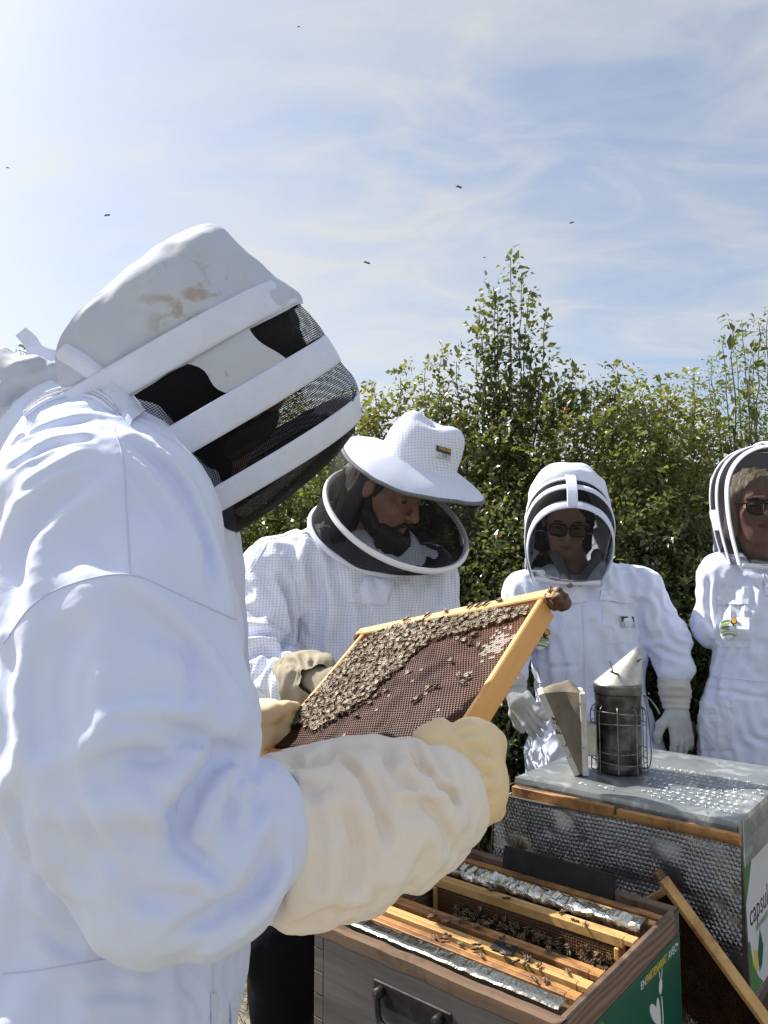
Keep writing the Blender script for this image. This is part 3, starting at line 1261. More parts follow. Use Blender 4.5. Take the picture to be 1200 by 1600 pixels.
def hive_box(root, w, d, z0, z1, grey, end, t=0.024):
    """four boards with finger joints at the corners"""
    nf = 8
    hz = (z1 - z0) / nf
    for sgn, nm in ((-1, 'side_board'), (1, 'side_board')):
        bm = bmesh.new()
        box_bm(bm, (0, sgn * (d / 2 - t / 2), (z0 + z1) / 2), (w - 2 * t, t, z1 - z0), None, 0.0015)
        for i in range(nf):
            if i % 2 == 0:
                for sx in (-1, 1):
                    box_bm(bm, (sx * (w / 2 - t / 2 - 0.0002), sgn * (d / 2 - t / 2), z0 + (i + 0.5) * hz), (t + 0.0006, t - 0.0004, hz - 0.0012), None, 0.0012)
        bm_obj(nm, bm, grey, root, local=True)
    for sgn in (-1, 1):
        bm = bmesh.new()
        box_bm(bm, (sgn * (w / 2 - t / 2), 0, (z0 + z1) / 2 - 0.0075), (t, d - 2 * t, z1 - z0 - 0.015), None, 0.0015)
        box_bm(bm, (sgn * (w / 2 - 0.006), 0, z1 - 0.0085), (0.012, d - 2 * t, 0.016), None, 0.001)
        for i in range(nf):
            if i % 2 == 1:
                for sy in (-1, 1):
                    box_bm(bm, (sgn * (w / 2 - t / 2), sy * (d / 2 - t / 2 - 0.0002), z0 + (i + 0.5) * hz), (t - 0.0004, t + 0.0006, hz - 0.0012), None, 0.0012, 1)
        bm_obj('end_board', bm, [end, grey], root, local=True)


def stand(root, w, d, z):
    boxo('stand_rail', (0, -d / 2 + 0.05, z - 0.03), (w, 0.05, 0.05), W_LEG, root)
    boxo('stand_rail', (0, d / 2 - 0.05, z - 0.03), (w, 0.05, 0.05), W_LEG, root)
    for sx in (-1, 1):
        for sy in (-1, 1):
            boxo('leg', (sx * (w / 2 - 0.04), sy * (d / 2 - 0.05), (z - 0.057) / 2), (0.05, 0.045, z - 0.061), W_LEG, root)


def poly_plate(name, pts, n, th, m, parent):
    """flat plate: polygon pts in local 3D, thickness th along n"""
    bm = bmesh.new()
    n = nrm(n)
    a = [bm.verts.new(Vector(np.asarray(p))) for p in pts]
    b = [bm.verts.new(Vector(np.asarray(p) + n * th)) for p in pts]
    bm.faces.new(b)
    bm.faces.new(a[::-1])
    k = len(pts)
    for i in range(k):
        bm.faces.new((a[i], a[(i + 1) % k], b[(i + 1) % k], b[i]))
    bmesh.ops.recalc_face_normals(bm, faces=bm.faces)
    return bm_obj(name, bm, m, parent, local=True)


def comb_mesh(W, H, depth, s=0.0054, jitter=0.0, seed=0):
    """hexagonal cells: wall tops and inner walls and floors; face at z=0, floor at -depth; returns V,Q,T"""
    R = s / math.sqrt(3)
    nx = int(W / s)
    ny = int(H / (1.5 * R))
    i, j = np.meshgrid(np.arange(nx), np.arange(ny), indexing='ij')
    cx = (i + 0.5 * (j % 2)) * s - nx * s / 2 + s / 4
    cy = j * 1.5 * R - ny * 1.5 * R / 2 + R / 2
    cx, cy = cx.ravel(), cy.ravel()
    a = np.radians(np.arange(6) * 60 + 30)
    ring = np.stack([np.cos(a), np.sin(a)], 1)
    N = len(cx)
    wav = 0.0022 * np.sin(cx * 26 + 1) * np.cos(cy * 21) + 0.0015 * noise(np.stack([cx * 40, cy * 40, 0 * cx], 1))
    C = np.stack([cx, cy], 1)[:, None]
    dz = depth * (0.75 + 0.3 * RNG.random(N))
    outer = C + ring[None] * R
    inner = C + ring[None] * R * 0.80
    z0 = np.repeat(wav[:, None], 6, 1)
    V = np.concatenate([np.dstack([outer, z0]), np.dstack([inner, z0 + 0.0]), np.dstack([C + ring[None] * R * 0.74, z0 - dz[:, None]])], 1).reshape(-1, 3)
    b = np.arange(N)[:, None, None] * 18
    k = np.arange(6)[None, :, None]
    k2 = (k + 1) % 6
    top = np.concatenate([b + k, b + k2, b + 6 + k2, b + 6 + k], 2).reshape(-1, 4)
    wal = np.concatenate([b + 6 + k, b + 6 + k2, b + 12 + k2, b + 12 + k], 2).reshape(-1, 4)
    flo = np.concatenate([(np.arange(N)[:, None] * 18 + 12 + np.array([[0, 1, 2, 3]])), (np.arange(N)[:, None] * 18 + 12 + np.array([[0, 3, 4, 5]]))])
    return V, np.vstack([top, wal, flo]), C[:, 0]


def crumple_bar(name, c, s, m, parent, amp=0.004, n=60, seed=0):
    """foil-wrapped strip: rounded bar with crumples"""
    na, nb = n, 14
    u = np.linspace(-0.5, 0.5, na)
    a = np.linspace(0, 2 * math.pi, nb, endpoint=False)
    cs = np.stack([np.sign(np.cos(a)) * np.abs(np.cos(a)) ** 0.5 * s[1] / 2, np.sign(np.sin(a)) * np.abs(np.sin(a)) ** 0.5 * s[2] / 2], 1)
    V = np.zeros((na, nb, 3))
    V[:, :, 0] = u[:, None] * s[0] + c[0]
    V[:, :, 1] = cs[None, :, 0] + c[1]
    V[:, :, 2] = cs[None, :, 1] + c[2]
    P = V.reshape(-1, 3)
    d = amp * (noise(P * 70 + seed) + 0.6 * noise(P * 150))
    P[:, 1] += d * 0.5
    P[:, 2] += d
    i = np.arange(na - 1)[:, None]
    j = np.arange(nb)[None]
    Q = np.stack([i * nb + j, i * nb + (j + 1) % nb, (i + 1) * nb + (j + 1) % nb, (i + 1) * nb + j], -1).reshape(-1, 4)
    mb = MB()
    mb.add(P, Q)
    mb.add(P[:nb], None, [[0, q + 1, q] for q in range(1, nb - 1)])
    mb.add(P[-nb:], None, [[0, q, q + 1] for q in range(1, nb - 1)])
    return mb.build(name, m, parent, smooth=False, local=True)


def hive_frame(label, y, z, barmat, group, root_c, w=0.5, comb=True, x0=0.0, tw=0.026, endmat=None):
    r = empty('hive_frame', (root_c[0] + HB[0] * y + HA[0] * x0, root_c[1] + HB[1] * y + HA[1] * x0, 0), YAW)
    tag(r, label, 'hive frame', group)
    bm = bmesh.new()
    L = w - 0.032
    # top bar: two rails with a groove, thinner lugs at the ends
    box_bm(bm, (0, -tw * 0.28, z - 0.009), (L - 0.04, tw * 0.44, 0.018), None, 0.0012)
    box_bm(bm, (0, tw * 0.28, z - 0.0095), (L - 0.04, tw * 0.44, 0.018), None, 0.0012)
    box_bm(bm, (0, 0, z - 0.013), (L - 0.042, tw * 0.9, 0.010), None, 0.001)
    for s in (-1, 1):
        box_bm(bm, (s * (L / 2 - 0.012), 0, z - 0.006), (0.023, tw * 0.95, 0.010), None, 0.0012)
    bm_obj('top_bar', bm, barmat, r, local=True)
    for s in (-1, 1):
        boxo('end_bar', (s * (L / 2 - 0.032), 0, z - 0.018 - 0.13), (0.010, tw * 1.2, 0.258), barmat, r)
    boxo('bottom_bar', (0, 0, z - 0.284), (L - 0.056, tw * 0.7, 0.012), barmat, r)
    if comb:
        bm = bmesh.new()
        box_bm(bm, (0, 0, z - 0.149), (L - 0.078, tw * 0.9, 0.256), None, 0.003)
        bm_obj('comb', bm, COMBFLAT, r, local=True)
    return r


COMBFLAT = None


def make_combflat():
    """comb deep in the box, cells a few pixels wide: voronoi cells as relief"""
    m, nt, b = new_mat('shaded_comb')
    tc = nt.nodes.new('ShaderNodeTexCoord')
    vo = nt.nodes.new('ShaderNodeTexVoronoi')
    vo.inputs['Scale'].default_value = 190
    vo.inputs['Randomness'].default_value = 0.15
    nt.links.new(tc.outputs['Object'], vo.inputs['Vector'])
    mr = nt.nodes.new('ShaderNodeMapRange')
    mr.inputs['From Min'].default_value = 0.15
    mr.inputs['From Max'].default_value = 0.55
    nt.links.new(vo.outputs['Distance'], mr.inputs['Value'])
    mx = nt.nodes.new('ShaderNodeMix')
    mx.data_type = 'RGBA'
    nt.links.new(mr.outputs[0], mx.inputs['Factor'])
    mx.inputs['A'].default_value = (0.018, 0.008, 0.004, 1)  # colour kept dark for the deep shade inside the box
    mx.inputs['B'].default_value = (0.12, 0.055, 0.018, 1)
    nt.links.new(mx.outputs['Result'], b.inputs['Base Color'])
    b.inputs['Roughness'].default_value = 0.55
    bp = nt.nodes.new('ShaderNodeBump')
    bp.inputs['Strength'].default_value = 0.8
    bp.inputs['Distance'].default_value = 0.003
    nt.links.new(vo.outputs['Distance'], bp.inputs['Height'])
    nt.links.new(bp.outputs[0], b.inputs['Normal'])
    return m


def build_hive_front():
    global COMBFLAT
    COMBFLAT = make_combflat()
    root = empty('open_hive', H1C, YAW)
    tag(root, 'open wooden hive with weathered grey side and green printed end panel', 'beehive')
    z0 = RIM - 0.33
    hive_box(root, 0.5, 0.5, z0, RIM - 0.004, W_GREY, W_END)
    boxo('floor_board', (0, 0, z0 - 0.012), (0.5, 0.52, 0.022), W_GREY, root)
    stand(root, 0.5, 0.5, z0 - 0.024)
    # worn capping strips on the rim
    for sgn in (-1, 1):
        G = []
        for x in np.linspace(-0.2495, 0.2495, 60):
            wob = 0.0015 * noise(np.array([[x * 30, sgn * 3.0, 0]]))[0]
            G.append([[x, sgn * 0.2503, RIM - 0.022 + wob], [x, sgn * 0.2506, RIM - 0.001 + wob * .5], [x, sgn * 0.240, RIM + wob * .6], [x, sgn * 0.226, RIM - 0.001 + wob], [x, sgn * 0.2252, RIM - 0.02]])
        mb = MB()
        mb.grid(np.array(G), flip=(sgn < 0))
        mb.build('rim_strip', W_RIM, root, local=True)
    for sgn in (-1, 1):
        boxo('rim_strip', (sgn * 0.2442, 0, RIM - 0.0055), (0.0112, 0.45, 0.0106), W_RIM, root)
    # iron drop handle on the grey side
    hx, hz = -0.019, RIM - 0.070
    yy = -0.2502
    h = boxo('handle', (hx, yy - 0.002, hz), (0.165, 0.004, 0.040), IRON, root)
    for s in (-1, 1):
        mb = MB()
        mb.tube([(hx + s * 0.062, yy - 0.004, hz + 0.006), (hx + s * 0.062, yy - 0.020, hz + 0.006)], 0.009, 10)
        mb.build('pivot', IRON, h, smooth=True, local=True)
    P = densify([(hx - 0.062, yy - 0.015, hz + 0.008), (hx - 0.060, yy - 0.018, hz - 0.012), (hx - 0.048, yy - 0.021, hz - 0.036), (hx, yy - 0.022, hz - 0.040), (hx + 0.048, yy - 0.021, hz - 0.036), (hx + 0.060, yy - 0.018, hz - 0.012), (hx + 0.062, yy - 0.015, hz + 0.008)], 34)
    mb = MB()
    mb.tube(P, 0.0055, 8)
    mb.build('bail', IRON, h, smooth=True, local=True)
    # printed panel on the end: local plane x = 0.25, y across, z up
    X = 0.2503
    pz1 = RIM - 0.047
    pz0 = RIM - 0.30
    panel = boxo('sign_panel', (X + 0.0012, 0.0, (pz0 + pz1) / 2), (0.0022, 0.478, pz1 - pz0), PAINT_G, root, bev=0.0005)
    fx = X + 0.0024
    n = (1, 0, 0)
    def pp(name, yz, m, th=0.0003, lift=0.0):
        return poly_plate(name, [(fx + lift, y, z) for y, z in yz], n, th, m, panel)
    pp('green_leaf_print', [(-0.236, pz1 - 0.004), (-0.115, pz1 - 0.004), (-0.06, pz1 - 0.05), (-0.085, pz1 - 0.14), (-0.236, pz1 - 0.2)], PAINT_G2)
    pp('white_print', [(-0.232, pz0 + 0.002), (-0.232, pz1 - 0.055), (-0.19, pz1 - 0.036), (-0.135, pz1 - 0.034), (-0.095, pz1 - 0.058), (-0.052, pz1 - 0.12), (-0.04, pz1 - 0.17), (-0.052, pz0 + 0.002)], PAINT_W, lift=0.0004)
    xd, yd = (0, 1, 0), (0, 0, 1)
    zt = pz1 - 0.024
    text_obj('lettering', 'EN', 0.019, (fx, 0.044, zt), xd, yd, PAINT_W, panel)
    text_obj('lettering', 'PARTENARIAT', 0.021, (fx, 0.070, zt), xd, yd, PAINT_Y, panel, sx=0.74)
    text_obj('lettering', 'AVEC :', 0.021, (fx, 0.178, zt), xd, yd, PAINT_W, panel, sx=0.86)
    # white line bee
    def ell_pts(cy, cz, ry, rz, ang, k=20):
        t = np.linspace(0, 2 * math.pi, k, endpoint=False)
        a, b = np.cos(t) * ry, np.sin(t) * rz
        c, s = math.cos(ang), math.sin(ang)
        return [(cy + u * c - v * s, cz + u * s + v * c) for u, v in zip(a, b)]
    cy, cz = 0.118, pz1 - 0.092
    pp('bee_print', ell_pts(cy - 0.014, cz + 0.004, 0.011, 0.030, 0.75), PAINT_W)
    pp('bee_print', ell_pts(cy + 0.004, cz - 0.008, 0.009, 0.034, 0.10), PAINT_W, lift=0.0002)
    pp('bee_print', ell_pts(cy + 0.018, cz + 0.038, 0.008, 0.013, -0.2), PAINT_W)
    for dy, dz, an in ((0.015, 0.058, 0.3), (0.026, 0.058, -0.3)):
        pp('bee_print', ell_pts(cy + dy, cz + dz, 0.0015, 0.010, an, 8), PAINT_W)
    mb = MB()
    arc = [(fx + 0.0003, cy + 0.020 + 0.004 * math.sin(t * 3), cz + 0.02 - t * 0.085) for t in np.linspace(0, 1, 14)]
    arc2 = [(fx + 0.0003, cy + 0.026 * math.cos(t), cz - 0.055 + 0.022 * math.sin(t)) for t in np.linspace(3.4, 6.0, 14)]
    mb.tube(np.array(arc), 0.0012, 5)
    mb.tube(np.array(arc2), 0.0012, 5)
    mb.build('bee_print', PAINT_W, panel, local=True)
    text_obj('lettering', 'ABEILLES &', 0.027, (fx, 0.052, pz1 - 0.178), xd, yd, PAINT_W, panel, sx=0.9)
    text_obj('lettering', 'ENVIRONNEMENT', 0.022, (fx, 0.052, pz1 - 0.206), xd, yd, PAINT_W, panel, sx=0.78)
    for y in (-0.225, 0.225):
        mb = MB()
        mb.ell((fx, y, pz1 - 0.014), (0.0022, 0.0045, 0.0045), seg=8, rings=4)
        mb.build('screw', ZINC, panel, smooth=True, local=True)
    # contents: partitions and frames, each can be lifted out
    zt = RIM - 0.006
    g = 'frames standing in the open hive'
    def foil(y, label, wdt, amp, zz=0.0, L=0.452, seed=0):
        r = empty('foil_partition', (H1C[0] + HB[0] * y, H1C[1] + HB[1] * y, 0), YAW)
        tag(r, label, 'partition', 'foil wrapped partitions')
        crumple_bar('foil_top', (0, 0, zt - 0.008 + zz), (L, wdt, 0.026), FOIL, r, amp, 90, seed)
        boxo('core_board', (0, 0, zt - 0.16), (L - 0.01, wdt * 0.7, 0.27), FOIL, r)
    foil(-0.190, 'silver foil partition beside the worn near rim of the open hive', 0.036, 0.0010, seed=3)
    hive_frame('orange frame next to the near foil partition', -0.150, zt, W_BAR2, g, H1C)
    hive_frame('yellow frame with a dark square chip on its top bar', -0.108, zt, W_BAR, g, H1C)
    hive_frame('frame with bees on its top bar at the edge of the dark gap', -0.064, zt, W_BAR2, g, H1C)
    hive_frame('yellow frame with comb showing on the far side of the dark gap', 0.078, zt + 0.002, W_BAR, g, H1C)
    foil(0.134, 'gold stained foil partition lying between two far frames', 0.046, 0.0045, 0.006, seed=9)
    hive_frame('frame between the gold stained foil partition and dark plate', 0.172, zt - 0.002, W_BAR, g, H1C, tw=0.020)
    hive_frame('dark orange frame against the far wall of the open hive', 0.208, zt - 0.004, W_BAR2, g, H1C, tw=0.022)
    # dark flat plate standing on the far frames
    c = H1C + HB * 0.2285 + HA * 0.0
    r = boxo('entrance_plate', (0, 0, 0), (0.262, 0.005, 0.050), PLASTIC)
    r.location = (c[0], c[1], RIM + 0.010)
    r.rotation_euler = (math.radians(-14), 0, YAW)
    tag(r, 'flat black plate standing along the far rim of the open hive', 'plate')
    c = H1C + HB * (-0.103) + HA * 0.07
    r = boxo('chip', (0, 0, 0), (0.044, 0.030, 0.004), PLASTIC)
    r.location = (c[0], c[1], zt + 0.004)
    r.rotation_euler = (0.03, 0.02, YAW + 0.1)
    tag(r, 'small dark square chip lying on the yellow top bar', 'chip')


def build_hive_back():
    root = empty('closed_hive', H2C, YAW)
    tag(root, 'closed hive under a flat zinc lid with white printed end panel', 'beehive')
    s = 0.55
    # body under the lid
    z0 = LID - 0.46
    hive_box(root, 0.5, 0.5, z0, LID - 0.022, W_GREY, W_END)
    boxo('floor_board', (0, 0, z0 - 0.012), (0.5, 0.52, 0.022), W_GREY, root)
    stand(root, 0.5, 0.5, z0 - 0.024)
    # lid: folded sheet, slightly dented top
    n = 26
    xs = np.linspace(-s / 2, s / 2, n)
    X, Y = np.meshgrid(xs, xs, indexing='ij')
    Z = LID + 0.0022 * noise(np.stack([X.ravel() * 7, Y.ravel() * 7, 0 * X.ravel()], 1)).reshape(X.shape)
    edge = np.maximum(np.abs(X), np.abs(Y)) > s / 2 - 1e-6
    Z = np.where(edge, LID - 0.002, Z)
    mb = MB()
    mb.grid(np.stack([X, Y, Z], -1))
    dp = 0.105
    for a in range(4):
        c, sn = math.cos(a * math.pi / 2), math.sin(a * math.pi / 2)
        G = []
        for t in np.linspace(-s / 2, s / 2, 14):
            row = []
            for q, o in ((0.0, 0.0), (0.012, 0.0015), (0.055, 0.001 + 0.002 * math.sin(t * 12)), (dp, 0.002)):
                p = np.array([s / 2 + o, t])
                row.append([c * p[0] - sn * p[1], sn * p[0] + c * p[1], LID - 0.002 - q])
            G.append(row)
        mb.grid(np.array(G), flip=False)
    mb.build('lid', ZINC, root, local=True)
    # fold seams on the lid corner
    mbs = MB()
    mbs.tube([(s / 2 + 0.002, -s / 2 + 0.03, LID - 0.006), (s / 2 + 0.003, -s / 2 + 0.03, LID - dp)], 0.0018, 5)
    mbs.build('lid_seam', ZINC, root, local=True)
    # handwriting on the lid, white marker
    rr = random.Random(4)
    mb = MB()
    # each mark is a short stroke cluster the size of a hand-written capital
    y = 0.075
    x0 = 0.012
    def glyph(px, py, hgt):
        st = rr.choice([[(0, 0), (0, 1)], [(0, 0), (0, 1), (.6, .8), (0, .5), (.6, 0)], [(.6, .9), (.2, 1), (0, .5), (.2, 0), (.6, .1)], [(0, 0), (.3, 1), (.6, 0)], [(0, 1), (0, 0), (.6, 0)], [(0, 0), (0, 1), (.6, 0), (.6, 1)], [(0, .5), (.3, 1), (.6, .5), (.3, 0), (0, .5)], [(.6, 1), (0, 1), (0, .5), (.45, .5), (0, .5), (0, 0), (.6, 0)], [(0, 1), (.6, 1), (.3, 1), (.3, 0)], [(.55, .95), (.1, .9), (.5, .45), (.0, .05)]])
        P = [(px + u * hgt * 0.95 + rr.uniform(-.0008, .0008), py + v * hgt + rr.uniform(-.0008, .0008), LID + 0.0026) for u, v in st]
        mb.tube(np.array(P), 0.0010, 4)
    for ri in range(10):
        yy = 0.052 - ri * 0.031
        n = 7 + ri
        xs_ = -0.055 + ri * 0.004 if ri < 3 else 0.0 + 0.004 * ri
        x = xs_ + (0.03 if ri % 2 else 0)
        k = 0
        while x < 0.262 and k < 22:
            if rr.random() < 0.16:
                x += 0.012
                continue
            glyph(x, yy + rr.uniform(-.002, .002), 0.0135)
            x += 0.0155
            k += 1
    for k in range(6):
        if k not in (2,):
            glyph(-0.115 + k * 0.0165, -0.235, 0.014)
    tag(mb.build('handwriting', MARKER, root, local=True), kind='stuff')
    # printed panel on the end
    X = s / 2 - 0.0245
    pz1, pz0 = LID - 0.1, LID - 0.44
    panel = boxo('sign_panel', (X + 0.0012, 0.0, (pz0 + pz1) / 2), (0.0022, 0.492, pz1 - pz0), PAINT_W, root, bev=0.0005)
    fx = X + 0.0024
    def pp(name, yz, m, th=0.0003, lift=0.0):
        return poly_plate(name, [(fx + lift, y, z) for y, z in yz], (1, 0, 0), th, m, panel)
    pp('green_leaf_print', [(-0.244, pz1 - 0.002), (-0.06, pz1 - 0.002), (-0.09, pz1 - 0.03), (-0.125, pz1 - 0.085), (-0.15, pz1 - 0.12), (-0.244, pz1 - 0.16)], PAINT_G2)
    pp('green_leaf_print', [(-0.244, pz0 + 0.002), (-0.244, pz0 + 0.16), (-0.13, pz0 + 0.13), (-0.11, pz0 + 0.07), (-0.07, pz0 + 0.03), (-0.03, pz0 + 0.002)], PAINT_G2)
    CAPY = -0.128
    text_obj('lettering', 'capsule', 0.074, (fx, CAPY, 0.478), (0, 1, 0), (0, 0, 1), PAINT_K, panel, sx=0.92)
    text_obj('lettering', 'BIODIVERSITE', 0.020, (fx, CAPY + 0.05, 0.452), (0, 1, 0), (0, 0, 1), PAINT_G2, panel, sx=0.9)
    pp('leaf_print', [(-0.085, 0.355), (-0.108, 0.39), (-0.10, 0.42), (-0.075, 0.41), (-0.07, 0.375)], PAINT_Y)
    pp('leaf_print', [(-0.06, 0.355), (-0.07, 0.40), (-0.045, 0.45), (-0.02, 0.40), (-0.035, 0.365)], PAINT_G)


def build_foil_board():
    """bubble-foil insulation board leaning on the closed hive, wooden strip along its top"""
    # plane through pixels on a near-vertical sheet in front of the closed hive
    n0 = -HB
    c = H2C - HB * 0.335
    zt = LID - 0.032
    L, Hh = 0.60, 0.52
    root = empty('insulation_board', (c[0], c[1], 0), YAW)
    tag(root, 'silver bubble foil insulation board leaning between the two hives', 'insulation board')
    a = np.arange(-L / 2, L / 2, 0.0024)
    b = np.arange(0, Hh, 0.0024)
    A, Bz = np.meshgrid(a, b, indexing='ij')
    s = 0.0105
    # hexagonal bubbles
    def bub(u, v):
        r = np.full(u.shape, 9.0)
        for ox, oy in ((0, 0), (0.5, math.sqrt(3) / 2)):
            cu = (np.round(u / s - ox) + ox) * s
            cv = (np.round((v / s - oy) / math.sqrt(3)) * math.sqrt(3) + oy) * s
            r = np.minimum(r, np.hypot(u - cu, v - cv))
        return np.sqrt(np.clip(1 - (r / (0.46 * s)) ** 2, 0, 1)) * 0.0030
    pk = np.stack([A.ravel() * 5, Bz.ravel() * 5, 0 * A.ravel()], 1)
    warp = 0.007 * noise(pk).reshape(A.shape) + 0.003 * noise(pk * 4).reshape(A.shape)
    dep = bub(A, Bz) * np.clip(0.6 + 0.75 * noise(pk * 7).reshape(A.shape), 0.05, 1.3) + warp + 0.0022 * np.abs(noise(pk * 3.3 + 4)).reshape(A.shape)
    lean = 0.085
    G = np.stack([A, -dep + (Bz - Hh) * 0 - lean * (Hh - Bz) * 0.6, zt - (Hh - Bz) - 0.06 * 0 + 0 * A], -1)
    G = np.stack([A, -dep - lean * (Hh - Bz), zt - (Hh - Bz)], -1)
    G[..., 2] += 0.004 * np.sin(A * 9) * (Bz / Hh)
    mb = MB()
    mb.grid(G, flip=False)
    Gb = G.copy()
    Gb[..., 1] = 0.012 - lean * (Hh - Bz)
    o = mb.build('bubble_foil', FOIL2, root, smooth=False, local=True)
    tag(o, kind='stuff')
    bb = boxo('backing_board', (0, 0, -Hh / 2), (L - 0.01, 0.006, Hh - 0.01), W_GREY, root)
    bb.location = (0, 0.016, zt)
    bb.rotation_euler = (math.atan(lean), 0, 0)
    # top strip with a notch
    bm = bmesh.new()
    box_bm(bm, (-0.125, 0.026, zt + 0.004), (0.27, 0.018, 0.030), None, 0.0015)
    box_bm(bm, (0.155, 0.026, zt + 0.001), (0.27, 0.018, 0.030), None, 0.0015)
    box_bm(bm, (0.015, 0.026, zt - 0.006), (0.012, 0.016, 0.012), None, 0.001)
    bm_obj('wood_strip', bm, W_BAR2, root, local=True)


def build_leaning_frame():
    """empty-looking frame stood on its corner against the foil board"""
    # corner at top; side bar runs down to the right
    p0 = at(1038, 1372, 1.62)
    p1 = at(1205, 1600, 1.50)
    p2 = at(985, 1412, 1.72)
    x = nrm(p1 - p0)
    y = nrm((p2 - p0) - ((p2 - p0) @ x) * x)
    z = np.cross(x, y)
    if z[1] > 0:
        z = -z
    R = np.stack([x, y, z], 1)
    root = empty('hive_frame', (p0[0], p0[1], 0))
    tag(root, 'dark comb frame tilted on its corner against the foil board', 'hive frame')
    Lx, Ly = 0.43, 0.30
    def bar(name, u0, v0, u1, v1, w, t, m):
        c = p0 + x * (u0 + u1) / 2 + y * (v0 + v1) / 2
        bm = bmesh.new()
        box_bm(bm, c, (abs(u1 - u0), abs(v1 - v0), t), R, 0.0015)
        return bm_obj(name, bm, m, root)
    bar('top_bar', 0.0, 0.0, Lx, 0.012, 0, 0.026, W_BAR)
    bar('end_bar', 0.014, 0.0125, 0.026, Ly, 0, 0.026, W_BAR)
    bar('end_bar', Lx - 0.03, 0.0125, Lx - 0.018, Ly, 0, 0.026, W_BAR)
    bar('lug', -0.018, 0.001, -0.0005, 0.011, 0, 0.022, W_BAR2)
    bar('bottom_bar', 0.03, Ly - 0.010, Lx - 0.034, Ly, 0, 0.014, W_BAR)
    V, Q, C = comb_mesh(Lx - 0.07, Ly - 0.03, 0.008)
    P = p0 + (V[:, :1] + Lx / 2 - 0.001) * x + (V[:, 1:2] + Ly / 2) * y + (V[:, 2:] + 0.010) * z
    if np.linalg.det(R) < 0:
        Q = Q[:, ::-1]
    o = obj_np('comb', P, Q, WAX, root, smooth=False)
    tag(o, kind='stuff')
    c = p0 + x * (Lx / 2 - 0.002) + y * (Ly / 2 + 0.001)
    bm = bmesh.new()
    box_bm(bm, c, (Lx - 0.06, Ly - 0.028, 0.004), R, 0)
    bm_obj('foundation', bm, WAX, root)
# ------------------------------------------------------------------ the lifted frame, its comb and the bees
FX = np.array([0.6295, -0.7551, 0.1832])
FY = np.array([0.5337, 0.5915, 0.6044])
FX = nrm(FX)
FY = nrm(FY - (FY @ FX) * FX)
FZ = np.cross(FX, FY)
FR = np.stack([FX, FY, FZ], 1)
FC = np.array([0.021, 1.174, 1.140])
FW, FH = 0.436, 0.311


def on_frame(px, py, z=0.0):
    """frame-plane coordinates under a sight line"""
    d = ray(px, py)
    o = FC + FZ * z
    t = ((o - CAM) @ FZ) / (d @ FZ)
    q = CAM + d * t - FC
    return q @ FX, q @ FY


def comb_material():
    m, nt, b = new_mat('brood_comb')
    tc = nt.nodes.new('ShaderNodeTexCoord')
    vec = tc.outputs['Object']
    col, _ = ramp_noise(nt, vec, 11, (0.024, 0.008, 0.004), (0.060, 0.018, 0.008), 0.35, 0.68, 4, 0.6)
    # new wax is lighter towards the upper end of the frame
    sep = nt.nodes.new('ShaderNodeSeparateXYZ')
    nt.links.new(vec, sep.inputs[0])
    add = nt.nodes.new('ShaderNodeMath')
    add.operation = 'MULTIPLY_ADD'
    nt.links.new(sep.outputs['Y'], add.inputs[0])
    add.inputs[1].default_value = 0.6
    nt.links.new(sep.outputs['X'], add.inputs[2])
    mr = nt.nodes.new('ShaderNodeMapRange')
    mr.inputs['From Min'].default_value = 0.09
    mr.inputs['From Max'].default_value = 0.27
    nt.links.new(add.outputs[0], mr.inputs['Value'])
    mx = nt.nodes.new('ShaderNodeMix')
    mx.data_type = 'RGBA'
    nt.links.new(mr.outputs[0], mx.inputs['Factor'])
    nt.links.new(col, mx.inputs['A'])
    mx.inputs['B'].default_value = (0.42, 0.19, 0.055, 1)
    nt.links.new(mx.outputs['Result'], b.inputs['Base Color'])
    b.inputs['Roughness'].default_value = 0.36
    b.inputs['Subsurface Weight'].default_value = 0.0
    return m


